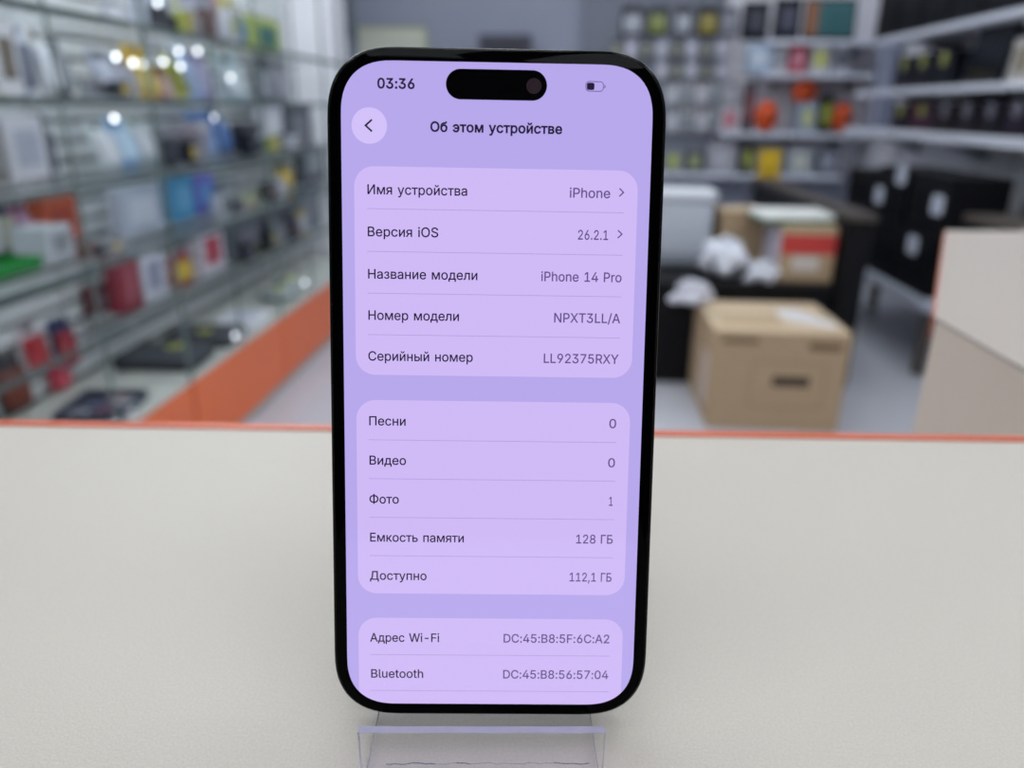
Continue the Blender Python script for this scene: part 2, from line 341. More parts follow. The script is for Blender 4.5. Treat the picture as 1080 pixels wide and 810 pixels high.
'*й': (421, "123 -22 136 126 106 126 31 -22 31 401 184 413 196 499 163 418 188 502 144 427 136 171 136 401 128 438 182 507 113 453 177 513 101 470 92 488 174 520 87 508 171 551 83 551 215 499 205 498 227 413 248 418 222 502 267 427 305 252 288 401 274 252 380 -22 380 401 274 -22 274 206 284 439 228 507 298 453 233 513 310 470 319 488 236 520 324 508 239 551 328 551 205 411", "0 1 2,0 2 3,4 3 2,5 6 7,6 8 7,9 7 8,2 1 10,4 2 11,9 8 12,8 13 12,14 12 13,13 15 14,16 14 15,17 16 15,15 18 17,19 17 18,18 20 19,21 19 20,22 23 24,22 24 25,26 22 25,25 27 26,28 29 30,31 32 28,29 28 32,31 28 33,28 30 34,26 27 35,36 26 35,35 37 36,38 36 37,37 39 38,39 40 38,41 38 40,40 42 41,43 41 42,42 44 43,34 30 1,10 1 30,24 23 45,5 45 23,6 5 23,33 28 34,1 0 34,11 2 10,30 29 10"),
'*м': (545, "31 401 31 -22 97 293 74 375 114 244 134 319 132 376 252 176 257 106 267 140 249 74 136 190 135 279 135 238 235 19 135 191 135 197 159 401 268 140 278 106 283 176 286 76 301 20 397 190 436 294 420 244 504 -22 504 401 458 375 399 237 399 197 400 276 400 315 402 376 399 194 375 401 225 -22 309 -22 268 137 399 -22 135 -22", "0 1 2,2 3 0,2 1 4,3 2 5,5 6 3,7 8 9,10 8 11,8 7 11,12 13 7,14 10 11,4 1 15,16 4 15,11 7 16,7 13 16,4 16 13,13 12 4,2 4 12,5 2 12,12 7 5,6 5 17,3 6 17,0 3 17,18 19 20,21 22 23,19 21 23,20 19 23,24 25 26,26 27 24,27 28 24,29 30 25,31 29 25,25 24 31,32 31 24,24 28 32,33 32 28,25 30 34,20 23 30,30 29 20,29 31 20,31 32 20,32 33 35,33 28 35,28 27 35,14 36 37,37 22 14,10 14 22,22 21 10,8 10 21,21 19 8,8 19 38,19 18 38,20 32 35,5 7 17,9 8 38,30 23 34,39 26 34,26 25 34,22 37 23,36 14 11,11 16 15,1 40 15"),
'*о': (425, "15 147 23 109 123 144 119 165 12 187 118 187 119 210 15 228 123 231 22 266 171 -27 188 70 137 -18 172 75 172 301 188 306 137 394 171 403 105 -3 159 83 78 19 147 95 55 45 136 109 36 75 129 125 129 250 36 301 137 267 55 332 147 281 78 357 159 293 105 379 227 70 244 -27 279 -18 243 75 227 306 243 301 279 394 244 403 392 109 400 147 292 144 296 165 403 187 297 187 296 210 400 228 292 231 393 266 311 -3 257 84 338 19 269 95 361 45 279 109 379 75 286 125 286 250 379 301 279 267 361 331 269 281 338 357 257 292 311 379 207 -30 207 68 207 308 207 406", "0 1 2,2 3 0,4 0 3,3 5 4,5 6 4,7 4 6,6 8 7,9 7 8,10 11 12,11 13 12,14 15 16,15 17 16,12 13 18,13 19 18,20 18 19,19 21 20,22 20 21,21 23 22,24 22 23,23 25 24,1 24 25,2 1 25,9 8 26,27 9 26,26 28 27,29 27 28,28 30 29,31 29 30,30 32 31,33 31 32,32 14 33,14 16 33,34 35 36,37 34 36,38 39 40,41 38 40,42 43 44,45 44 43,43 46 45,47 45 46,48 47 46,46 49 48,50 48 49,49 51 50,37 36 52,53 37 52,52 54 53,55 53 54,54 56 55,57 55 56,56 58 57,59 57 58,58 42 59,42 44 59,50 51 60,51 61 60,62 60 61,61 63 62,64 62 63,63 65 64,66 64 65,65 67 66,39 66 67,40 39 67,35 34 68,34 69 68,10 68 69,11 10 69,17 15 70,71 17 70,70 38 71,38 41 71"),
'*р': (434, "31 401 31 -165 107 37 134 341 131 372 120 360 133 5 121 17 107 341 136 37 140 142 136 164 135 189 136 214 140 236 134 374 134 401 204 -29 203 71 182 -24 202 306 204 405 181 401 163 -16 161 393 136 2 147 -6 188 75 175 83 163 93 153 107 146 123 146 255 153 271 163 284 174 294 187 302 145 383 253 302 264 403 238 306 220 69 229 -30 238 71 229 406 220 308 264 -27 253 75 267 293 296 394 402 110 410 148 301 144 305 165 412 189 306 189 305 213 410 230 301 234 402 267 296 -18 325 -2 266 84 351 19 277 94 372 44 287 108 390 75 295 125 295 253 390 302 288 269 372 333 278 283 351 358 325 380 136 -165", "0 1 2,3 4 5,6 7 1,2 1 7,3 5 8,0 8 5,7 6 9,2 7 9,10 11 2,11 12 2,0 2 12,12 13 0,8 0 13,13 14 8,4 3 15,5 4 16,0 5 16,17 18 19,20 21 22,19 18 23,20 22 24,6 1 25,9 6 25,26 23 9,23 18 9,18 27 9,27 28 9,28 29 9,29 30 9,2 9 30,30 31 2,10 2 31,8 14 32,32 33 8,3 8 33,33 34 3,34 35 3,35 36 3,36 20 3,20 24 3,37 3 24,38 39 40,41 42 43,44 45 40,40 39 44,43 42 46,47 43 46,48 49 38,39 38 49,50 51 52,53 52 51,51 54 53,55 53 54,56 55 54,54 57 56,58 56 57,57 59 58,47 46 60,60 61 47,62 47 61,61 63 62,64 62 63,63 65 64,66 64 65,65 67 66,68 66 67,67 50 68,50 52 68,58 59 69,59 70 69,71 69 70,70 72 71,73 71 72,72 74 73,48 73 74,74 75 48,49 48 75,42 41 17,18 17 41,21 20 45,45 44 21,3 37 15,16 4 15,26 9 25,1 76 25"),
'*с': (406, "23 109 36 75 129 125 123 144 15 147 119 165 12 187 118 187 119 210 15 228 123 231 22 266 207 -30 207 68 188 70 207 308 207 406 188 306 171 403 171 -27 137 -18 172 75 172 301 137 394 105 -3 159 83 78 19 147 95 55 45 136 109 129 250 36 301 137 267 55 332 147 281 78 357 159 293 105 379 222 307 236 304 247 403 227 405 236 73 248 -27 267 -22 266 398 378 77 392 117 290 143 391 262 377 302 289 236 286 -15 248 78 303 -7 258 84 319 3 334 15 266 91 348 29 273 101 359 43 369 60 279 111 278 267 368 319 272 277 358 335 346 349 265 286 333 363 257 293 317 374 301 384 247 299 284 392 227 -29 222 69", "0 1 2,2 3 0,4 0 3,3 5 4,6 4 5,5 7 6,7 8 6,9 6 8,8 10 9,11 9 10,12 13 14,15 16 17,18 17 16,12 14 19,20 19 14,14 21 20,22 17 23,17 18 23,20 21 24,21 25 24,26 24 25,25 27 26,28 26 27,27 29 28,1 28 29,2 1 29,11 10 30,31 11 30,30 32 31,33 31 32,32 34 33,35 33 34,34 36 35,37 35 36,36 22 37,22 23 37,38 39 40,41 38 40,42 43 44,40 39 45,46 47 48,49 50 51,42 44 52,53 42 52,52 54 53,55 53 54,54 56 55,56 57 55,58 55 57,57 59 58,60 58 59,59 61 60,61 62 60,63 60 62,62 46 63,46 48 63,51 50 64,50 65 64,66 64 65,65 67 66,67 68 66,69 66 68,68 70 69,71 69 70,70 72 71,72 73 71,74 71 73,73 75 74,39 74 75,45 39 75,13 12 76,77 13 76,76 43 77,43 42 77,38 41 15,16 15 41"),
'*т': (335, "-16 401 -16 303 110 303 341 303 341 401 215 303 110 -22 215 -22", "0 1 2,3 4 5,2 6 7,7 5 2,0 2 5,5 4 0"),
'*у': (399, "62 -165 45 -62 20 -156 91 -167 99 -67 89 -68 74 -65 111 -166 130 -162 107 -64 186 163 181 93 194 139 203 162 202 116 208 93 400 399 234 0 224 -66 290 401 156 0 195 137 148 -156 165 -147 114 -58 180 -135 194 -121 119 -52 205 -105 125 -42 215 -87 130 -28 140 -1 99 401 -12 399", "0 1 2,3 4 5,3 5 0,5 6 0,1 0 6,4 3 7,7 8 4,8 9 4,10 11 12,13 14 15,16 17 18,17 16 15,13 15 16,16 19 13,18 17 20,17 15 20,11 20 15,15 14 11,11 14 21,14 13 21,9 8 22,22 23 9,24 9 23,23 25 24,25 26 24,27 24 26,26 28 27,29 27 28,28 30 29,30 18 29,31 29 18,18 20 31,32 31 20,20 11 32,11 10 32,33 34 10,10 34 32,12 11 21"),
'*э': (406, "4 117 18 77 105 143 19 302 5 262 107 236 160 304 174 307 149 403 168 405 148 -27 160 73 129 -22 110 -15 148 78 149 299 111 392 130 398 93 -7 138 84 76 3 61 15 130 91 48 29 122 101 37 43 27 60 116 112 118 267 28 319 123 277 38 335 50 349 131 286 63 363 139 293 79 374 94 384 225 -27 207 70 188 -30 188 68 188 406 188 308 207 306 259 -18 224 75 224 301 259 394 225 403 331 141 360 75 373 110 381 147 384 187 331 240 381 228 373 266 360 301 272 144 271 141 276 165 277 187 276 210 272 231 291 -3 237 84 318 19 249 95 341 45 259 108 266 125 269 240 258 267 266 250 341 332 249 281 318 357 237 292 291 379 168 -29 174 69 110 141 110 240", "0 1 2,3 4 5,6 7 8,7 9 8,10 11 12,13 12 11,11 14 13,15 6 16,17 16 6,6 8 17,13 14 18,14 19 18,20 18 19,21 20 19,19 22 21,23 21 22,22 24 23,25 23 24,26 25 24,24 27 26,1 26 27,2 1 27,3 5 28,29 3 28,28 30 29,31 29 30,32 31 30,30 33 32,34 32 33,33 35 34,36 34 35,37 36 35,35 15 37,15 16 37,38 39 40,41 40 39,42 43 44,39 38 45,46 39 45,44 47 48,48 49 44,42 44 49,50 51 52,52 53 50,53 54 50,55 50 54,54 56 55,56 57 55,57 58 55,59 60 50,61 59 50,62 61 50,50 55 62,63 62 55,64 63 55,46 45 65,66 46 65,65 67 66,68 66 67,67 69 68,70 68 69,69 51 70,51 50 70,50 71 70,64 55 72,73 74 55,55 58 73,58 75 73,76 73 75,75 77 76,78 76 77,77 79 78,47 78 79,48 47 79,40 41 80,41 81 80,10 80 81,11 10 81,60 59 82,59 61 82,61 62 82,83 82 62,62 63 83,63 64 83,64 72 83,9 7 43,43 42 9,71 50 60,55 74 72"),
',': (188, "60 80 27 -128 91 -128 148 80", "0 1 2,2 3 0"),
'-': (453, "105 253 105 179 346 179 346 253", "0 1 2,2 3 0"),
'.': (188, "57 79 45 62 41 41 45 20 57 2 95 -13 116 -9 134 2 146 62 134 79 150 41 146 20 74 -9 117 92 74 92 95 96", "0 1 2,2 3 4,5 6 7,8 9 10,11 10 7,5 7 10,10 9 5,4 12 5,2 4 5,0 2 5,5 9 0,9 13 0,14 0 13,15 14 13"),
'/': (249, "246 542 171 542 78 -85 3 -85", "0 1 2,3 2 1"),
'0': (453, "41 201 49 153 124 178 120 214 39 254 118 254 120 294 41 307 124 330 49 355 205 448 227 451 189 521 189 -13 205 61 155 -2 186 69 186 441 155 510 124 17 169 81 98 42 154 98 77 73 142 119 61 110 132 147 132 362 61 398 142 389 77 435 154 411 99 467 169 428 124 491 249 61 227 -16 264 -12 299 -2 267 69 248 448 267 441 298 510 264 521 404 153 412 201 329 178 333 214 414 254 335 254 333 294 412 307 329 330 404 355 329 17 284 81 355 42 299 98 376 73 311 119 392 110 321 147 321 362 392 398 311 389 376 435 299 411 355 467 284 428 329 491 227 59 227 525", "0 1 2,2 3 0,4 0 3,3 5 4,5 6 4,7 4 6,6 8 7,9 7 8,10 11 12,13 14 15,14 16 15,17 10 18,10 12 18,15 16 19,16 20 19,21 19 20,20 22 21,23 21 22,22 24 23,25 23 24,24 26 25,1 25 26,2 1 26,9 8 27,28 9 27,27 29 28,30 28 29,29 31 30,32 30 31,31 33 32,34 32 33,33 17 34,17 18 34,35 36 37,35 37 38,39 35 38,40 41 42,43 40 42,44 45 46,47 46 45,45 48 47,49 47 48,50 49 48,48 51 50,52 50 51,51 53 52,39 38 54,55 39 54,54 56 55,57 55 56,56 58 57,59 57 58,58 60 59,61 59 60,60 44 61,44 46 61,52 53 62,53 63 62,64 62 63,63 65 64,66 64 65,65 67 66,68 66 67,67 69 68,41 68 69,42 41 69,14 13 36,70 14 36,36 35 70,40 43 11,43 71 11,12 11 71"),
'1': (453, "67 64 67 -9 203 -9 285 64 203 64 400 -9 400 64 285 -9 212 439 77 432 79 345 203 439 195 518 285 518 203 433", "0 1 2,3 4 2,5 6 7,4 3 8,9 10 11,12 9 11,11 8 12,8 13 12,13 8 3,7 6 3,2 7 3,0 2 4,11 10 14,8 11 14,4 8 14"),
'2': (453, "55 51 55 -9 162 56 135 353 137 380 56 353 59 392 141 395 66 421 78 447 147 409 95 469 155 421 115 488 194 523 191 446 206 450 165 516 177 439 255 446 255 523 240 450 225 525 224 451 162 66 227 235 165 431 139 504 389 353 390 372 311 371 324 230 343 254 275 288 286 303 359 275 295 317 371 295 303 331 379 315 307 344 385 333 310 357 310 387 388 400 380 426 306 402 369 450 300 414 353 471 292 425 333 490 281 434 310 505 398 -9 398 66 171 66 274 174 301 203 246 254 262 272 269 441 284 516", "0 1 2,3 4 5,6 5 4,4 7 6,8 6 7,9 8 7,7 10 9,11 9 10,10 12 11,12 13 11,14 15 16,17 18 15,15 14 17,19 20 21,22 21 20,21 22 23,16 23 22,14 16 22,0 2 24,24 25 0,13 12 26,27 13 26,26 18 27,18 17 27,28 29 30,31 32 33,34 33 32,32 35 34,36 34 35,35 37 36,38 36 37,37 39 38,40 38 39,39 41 40,42 40 41,41 28 42,28 30 42,30 29 43,29 44 43,44 45 43,46 43 45,45 47 46,48 46 47,47 49 48,50 48 49,49 51 50,52 50 51,53 52 51,2 1 54,54 55 2,2 55 56,24 2 56,25 24 57,57 58 25,59 25 58,60 59 58,58 31 60,31 33 60,52 53 61,53 62 61,19 61 62,20 19 62,57 24 56"),
'3': (453, "82 32 104 15 143 83 133 93 63 52 126 104 48 76 121 117 39 102 116 141 34 141 184 63 168 67 157 -8 187 -14 201 60 252 -14 238 60 218 -16 219 59 252 233 248 299 228 237 206 265 201 239 129 2 155 74 148 239 148 302 202 298 271 69 255 63 283 -7 313 4 286 77 286 216 312 284 271 226 281 294 391 87 399 115 318 127 320 145 402 145 400 174 319 161 392 201 315 177 379 227 338 19 298 87 360 38 307 98 378 61 314 111 308 191 361 250 299 205 338 269 381 458 279 443 279 451 381 518 272 443 61 518 61 443 237 299", "0 1 2,2 3 0,4 0 3,3 5 4,6 4 5,5 7 6,8 6 7,7 9 8,10 8 9,11 12 13,11 13 14,14 15 11,16 17 18,19 18 17,20 21 22,23 22 21,15 14 18,18 19 15,22 23 24,13 12 25,12 26 25,1 25 26,2 1 26,24 23 27,28 27 23,23 29 28,30 31 32,30 32 33,34 30 33,35 36 37,38 37 36,39 40 41,42 41 40,40 43 42,43 44 42,45 42 44,44 46 45,47 45 46,46 48 47,34 33 49,50 34 49,49 51 50,52 50 51,51 53 52,54 52 53,53 39 54,39 41 54,47 48 55,48 56 55,57 55 56,56 58 57,35 57 58,36 35 58,59 60 29,61 60 59,59 62 61,32 31 16,17 16 31,37 38 20,21 20 38,28 29 60,60 61 63,64 65 61,61 62 64,61 65 63,28 60 63,23 21 66,29 23 66,59 29 66"),
'4': (453, "31 160 31 96 118 164 118 172 242 518 273 121 273 146 324 516 123 172 273 172 352 172 273 327 273 -9 352 -9 273 96 352 327 422 96 422 172 352 96", "0 1 2,0 2 3,3 4 0,2 1 5,2 5 6,4 3 7,2 6 8,3 2 8,7 3 8,9 10 11,10 9 6,12 13 14,5 1 14,8 6 9,15 11 10,16 17 10,18 16 10,14 18 5,18 10 6,6 5 18,18 14 13"),
'5': (453, "50 139 54 103 129 139 133 310 131 237 144 247 144 310 143 318 92 34 112 17 154 84 145 94 76 55 138 106 63 78 134 118 57 245 88 518 186 264 175 333 158 326 191 63 191 -14 206 60 210 342 218 268 229 343 221 -16 221 59 202 267 192 339 162 -8 177 68 136 3 165 75 156 254 170 259 145 319 159 443 240 61 254 -13 256 65 253 341 237 266 254 262 276 337 285 -5 271 72 270 254 297 329 390 99 398 130 317 143 319 162 400 163 399 188 317 182 394 212 313 7 285 82 338 25 297 94 359 46 306 108 377 71 313 125 313 200 387 234 306 217 378 255 366 274 296 231 352 291 284 244 336 307 317 319 375 443 375 518", "0 1 2,3 4 5,6 7 3,8 9 10,10 11 8,12 8 11,11 13 12,14 12 13,13 15 14,1 14 15,2 1 15,4 3 16,17 16 3,18 19 20,21 22 23,24 25 26,23 22 27,27 28 23,25 24 29,30 29 24,22 21 31,32 31 21,19 18 29,29 30 19,31 32 33,32 34 33,9 33 34,10 9 34,3 5 35,6 3 35,35 36 6,36 18 6,18 20 6,7 6 37,3 7 38,17 3 38,39 40 41,42 43 44,44 45 42,41 40 46,47 41 46,44 48 49,45 44 49,50 51 52,53 52 51,51 54 53,54 55 53,56 53 55,55 57 56,47 46 58,59 47 58,58 60 59,61 59 60,60 62 61,63 61 62,62 64 63,65 63 64,64 50 65,50 52 65,56 57 66,57 67 66,68 66 67,67 69 68,69 70 68,71 68 70,70 72 71,73 71 72,72 74 73,74 75 73,48 73 75,49 48 75,40 39 27,28 27 39,26 25 43,43 42 26,76 77 38,17 38 77,6 20 37,38 7 37"),
'6': (453, "64 98 76 70 139 122 135 139 57 129 134 158 55 162 135 177 57 188 62 215 139 194 72 242 86 272 132 254 105 307 166 235 156 252 155 223 159 295 147 281 193 63 195 -14 209 59 165 -6 179 71 179 244 193 251 137 7 166 80 114 24 155 92 93 45 146 106 146 210 129 345 175 306 193 315 244 59 226 57 226 -16 258 -14 260 63 235 323 226 256 244 255 288 -6 274 71 274 243 295 314 260 251 266 321 359 44 376 69 306 105 313 121 388 95 396 125 317 138 398 157 318 157 317 176 396 189 313 193 389 218 378 244 315 6 287 80 338 23 298 92 306 209 362 267 297 223 343 287 287 234 320 303 247 518 213 321 209 255 200 318 335 516", "0 1 2,2 3 0,4 0 3,3 5 4,6 4 5,5 7 6,8 6 7,9 8 7,7 10 9,11 9 10,12 11 13,13 14 12,15 16 17,16 18 19,20 21 22,21 20 23,20 24 23,16 15 25,25 26 16,23 24 27,24 28 27,29 27 28,28 30 29,31 29 30,30 32 31,1 31 32,2 1 32,11 10 33,13 11 33,33 17 13,17 16 13,16 19 13,14 13 19,19 18 14,34 14 18,18 35 34,35 36 34,37 38 39,37 39 40,40 41 37,42 43 44,41 40 45,45 46 41,47 48 49,48 50 49,44 49 50,42 44 50,51 52 53,54 53 52,52 55 54,55 56 54,57 54 56,56 58 57,59 57 58,60 59 58,58 61 60,62 60 61,61 63 62,63 64 62,46 45 65,66 46 65,65 67 66,68 66 67,67 51 68,51 53 68,62 64 69,64 70 69,71 69 70,70 72 71,73 71 72,72 74 73,47 73 74,48 47 74,34 36 75,22 21 39,39 38 22,76 77 43,43 42 76,77 76 26,78 16 76,16 26 76,18 16 35,16 78 36,79 75 36,36 35 16,79 36 78"),
'7': (453, "85 -8 171 -9 314 443 314 450 400 447 400 518 53 518 53 443 310 443", "0 1 2,3 2 4,4 5 3,4 2 1,6 7 3,3 5 6,3 7 8,2 3 8,0 2 8"),
'8': (453, "104 283 125 268 131 268 67 57 84 35 137 96 130 109 53 81 126 123 45 107 43 135 124 139 44 158 126 155 49 179 130 170 57 199 68 217 138 184 80 234 61 380 64 352 142 376 144 261 147 196 159 206 226 226 226 299 210 300 207 225 195 303 226 -16 206 59 192 -14 187 63 189 221 210 450 196 523 195 446 161 -8 171 68 173 215 144 272 182 308 170 315 160 324 181 441 168 517 132 3 157 76 106 18 146 85 95 248 112 260 128 267 153 335 86 303 147 347 72 326 143 360 143 390 63 407 147 403 71 432 82 455 153 415 99 475 160 426 119 492 169 434 142 506 226 525 226 451 243 450 256 523 260 -14 265 63 247 59 263 221 257 303 245 225 242 300 258 446 305 196 309 261 293 206 291 325 281 315 309 272 292 -8 281 68 279 215 270 308 271 441 284 517 327 268 349 283 322 268 368 36 385 57 315 96 322 109 399 81 326 123 407 107 410 135 328 139 408 158 326 155 403 179 395 199 322 170 384 217 314 184 372 234 388 352 391 380 310 376 321 3 295 76 346 18 306 85 357 248 340 260 325 267 299 335 366 303 305 347 380 326 309 360 309 391 389 407 305 404 381 432 369 455 300 415 353 475 292 426 333 492 283 434 310 506 226 58", "0 1 2,3 4 5,5 6 3,7 3 6,6 8 7,9 7 8,10 9 8,8 11 10,12 10 11,11 13 12,14 12 13,13 15 14,16 14 15,17 16 15,15 18 17,19 17 18,20 21 22,23 24 25,26 27 28,26 28 29,30 29 28,31 32 33,34 33 32,29 30 35,36 37 38,33 34 39,34 40 39,23 25 41,41 35 23,35 30 23,42 23 30,30 43 42,43 44 42,45 42 44,46 38 47,38 37 47,39 40 48,40 49 48,50 48 49,49 51 50,4 50 51,5 4 51,19 18 24,52 19 24,53 52 24,24 23 53,23 2 54,23 42 2,0 2 42,42 45 0,45 55 0,56 0 55,55 57 56,58 56 57,57 59 58,21 58 59,22 21 59,20 22 60,61 20 60,60 62 61,63 61 62,64 63 62,62 65 64,66 64 65,65 67 66,68 66 67,67 69 68,70 68 69,69 46 70,46 47 70,71 72 73,73 74 71,75 76 77,78 79 80,81 80 79,74 73 82,83 84 85,86 87 88,76 75 89,90 76 89,85 84 91,78 91 84,79 78 84,84 88 79,92 79 88,88 87 92,82 93 94,74 82 94,95 96 97,98 99 100,101 100 99,99 102 101,103 101 102,102 104 103,104 105 103,106 103 105,105 107 106,108 106 107,107 109 108,109 110 108,111 108 110,110 112 111,113 111 112,112 114 113,115 116 117,90 89 118,119 90 118,118 120 119,121 119 120,120 98 121,98 100 121,113 114 83,114 122 83,122 123 83,84 83 123,84 123 124,84 124 97,88 84 97,97 96 88,86 88 96,125 86 96,96 126 125,127 125 126,126 128 127,129 127 128,128 115 129,115 117 129,117 116 130,116 131 130,132 130 131,131 133 132,133 134 132,135 132 134,134 136 135,137 135 136,136 138 137,139 137 138,138 140 139,93 139 140,94 93 140,75 77 31,77 141 31,32 31 141,80 81 26,27 26 81,72 71 36,37 36 71,2 1 54,53 23 54,95 97 124"),
'9': (453, "64 291 75 265 140 315 57 320 136 333 55 352 134 352 136 370 57 384 140 387 65 414 218 186 226 252 209 254 187 188 193 258 194 522 193 446 209 450 226 525 158 195 179 265 165 514 179 438 322 163 260 194 205 -9 133 206 166 274 110 222 155 286 91 241 146 299 146 403 77 440 94 465 155 417 114 485 166 429 139 502 258 522 244 450 260 446 296 257 298 286 287 274 274 265 259 258 274 438 288 514 319 255 306 228 348 202 367 237 381 267 390 294 313 315 317 332 396 321 398 347 318 350 396 380 317 370 388 411 313 387 376 438 278 203 293 214 306 299 306 403 359 464 297 417 339 485 287 429 315 502 240 188 244 254 226 451 252 191 117 -7", "0 1 2,3 0 2,2 4 3,5 3 4,4 6 5,6 7 5,8 5 7,7 9 8,10 8 9,11 12 13,11 13 14,15 14 13,16 17 18,18 19 16,14 15 20,21 20 15,22 23 17,17 16 22,24 25 26,20 21 27,21 28 27,29 27 28,28 30 29,31 29 30,30 32 31,1 31 32,2 1 32,10 9 33,34 10 33,35 34 33,33 36 35,37 35 36,36 38 37,39 37 38,38 23 39,23 22 39,40 41 42,43 44 45,46 47 43,43 45 46,42 48 49,40 42 49,50 51 52,52 53 50,53 54 50,54 55 56,57 56 55,55 58 57,58 59 57,60 57 59,59 61 60,62 60 61,61 63 62,64 62 63,63 65 64,66 25 24,67 66 24,24 52 67,52 51 67,43 67 51,51 50 43,44 43 50,68 44 50,50 54 68,54 56 68,64 65 69,65 70 69,71 69 70,70 72 71,73 71 72,72 74 73,48 73 74,49 48 74,12 11 75,75 76 12,19 18 77,77 41 19,41 40 19,76 75 47,78 43 75,43 47 75,66 67 43,43 78 25,79 26 25,25 66 43,79 25 78"),
':': (188, "45 295 57 278 41 316 41 41 45 20 57 2 45 62 57 79 95 371 74 367 45 337 57 356 95 -13 116 -9 134 2 134 277 146 295 150 316 146 20 150 41 134 79 146 62 95 262 116 266 146 337 116 367 134 356 74 -9 117 92 74 92 95 96 74 266", "0 1 2,3 4 5,6 3 7,8 9 2,10 2 9,11 10 9,12 13 14,15 16 17,18 19 14,12 14 19,20 12 19,19 21 20,22 23 15,15 17 22,17 24 25,24 26 25,5 27 12,3 5 12,7 3 12,12 20 7,20 28 7,29 7 28,30 29 28,1 31 22,2 1 22,22 17 2,17 25 2,8 2 25"),
'A': (480, "4 -8 91 -9 101 133 101 208 222 368 220 487 195 518 141 133 168 208 200 299 257 487 255 369 282 518 389 -9 475 -8 379 133 379 208 278 299 311 208 338 133 239 426", "0 1 2,2 3 0,4 5 6,7 8 2,9 4 3,4 6 3,0 3 6,10 11 12,13 14 15,16 15 14,11 17 16,12 11 16,16 14 12,18 19 15,5 4 20,5 20 10,6 5 10,10 12 6,11 10 20,8 7 18,9 3 8,3 2 8,16 17 18,15 16 18,13 15 19,19 18 7,2 1 7"),
'B': (456, "134 66 134 222 51 -9 51 518 240 443 241 518 134 443 238 294 134 294 255 295 248 222 268 221 270 299 247 -9 245 66 268 440 275 516 315 201 324 260 302 210 286 217 307 320 297 311 324 270 285 -7 279 69 319 -1 306 76 284 304 290 433 306 510 333 263 351 262 339 266 333 268 393 42 408 62 336 101 419 85 344 118 425 110 346 137 427 136 425 163 345 152 420 187 341 166 410 207 334 179 398 225 384 240 402 333 406 352 326 357 327 372 407 374 405 400 348 10 324 87 373 24 326 191 368 253 348 270 361 279 315 331 374 289 322 343 385 301 395 316 325 391 399 424 318 408 389 447 374 467 307 422 356 485 333 499", "0 1 2,3 2 1,4 5 6,7 8 1,3 1 8,8 6 3,6 5 3,9 10 11,11 12 9,0 2 13,13 14 0,7 1 10,10 9 7,15 16 4,5 4 16,17 18 19,20 19 18,21 22 23,14 13 24,25 14 24,24 26 25,26 27 25,20 18 11,12 11 18,18 23 12,28 12 23,23 22 28,29 30 15,16 15 30,31 32 33,34 31 33,35 36 37,36 38 37,39 37 38,38 40 39,41 39 40,40 42 41,42 43 41,44 41 43,43 45 44,46 44 45,45 47 46,48 46 47,47 49 48,49 50 48,51 52 53,54 53 52,52 55 54,55 56 54,27 26 57,58 27 57,57 59 58,59 35 58,35 37 58,48 50 60,50 61 60,17 60 61,61 32 17,18 17 32,32 31 18,23 18 31,31 34 23,21 23 34,34 62 21,62 63 21,64 21 63,63 65 64,66 64 65,65 67 66,67 68 66,68 51 66,51 53 66,54 56 69,56 70 69,71 69 70,70 72 71,72 73 71,74 71 73,73 75 74,75 76 74,29 74 76,30 29 76,62 34 33"),
'C': (510, "45 154 62 111 133 149 122 180 34 202 115 214 31 254 112 254 115 294 34 307 122 329 45 354 133 360 62 397 148 386 84 434 223 -12 213 72 182 -1 189 84 189 424 213 437 182 510 223 521 267 -16 267 62 239 65 298 444 293 524 283 446 294 -15 283 63 267 525 239 444 267 447 145 17 167 101 112 42 84 74 149 123 167 408 112 466 145 492 319 -10 312 69 298 65 327 435 343 513 312 440 319 519 344 -4 327 74 366 5 340 80 340 429 366 504 456 86 467 109 389 132 395 147 476 133 401 169 484 169 484 339 476 376 401 339 395 362 467 400 389 377 456 423 388 17 352 88 408 31 363 97 426 47 373 107 442 66 381 119 381 390 442 443 373 402 426 462 363 412 408 478 352 421 388 492", "0 1 2,2 3 0,4 0 3,3 5 4,6 4 5,7 6 5,6 7 8,9 6 8,8 10 9,11 9 10,10 12 11,13 11 12,12 14 13,15 13 14,16 17 18,17 19 18,20 21 22,21 23 22,24 25 26,27 28 29,30 31 24,25 24 31,32 33 34,34 29 32,29 28 32,24 26 16,17 16 26,23 21 33,33 32 23,18 19 35,19 36 35,37 35 36,38 37 36,36 39 38,1 38 39,2 1 39,15 14 40,41 15 40,42 41 40,40 20 42,20 22 42,43 44 45,46 47 48,49 48 47,44 43 50,51 44 50,50 52 51,53 51 52,46 54 55,47 46 55,56 57 58,59 58 57,57 60 59,61 59 60,60 62 61,63 64 65,66 65 64,64 67 66,68 66 67,67 69 68,53 52 70,71 53 70,70 72 71,73 71 72,72 74 73,75 73 74,74 76 75,77 75 76,76 56 77,56 58 77,68 69 78,69 79 78,80 78 79,79 81 80,82 80 81,81 83 82,84 82 83,83 85 84,54 84 85,55 54 85,43 45 30,31 30 45,48 49 27,28 27 49"),
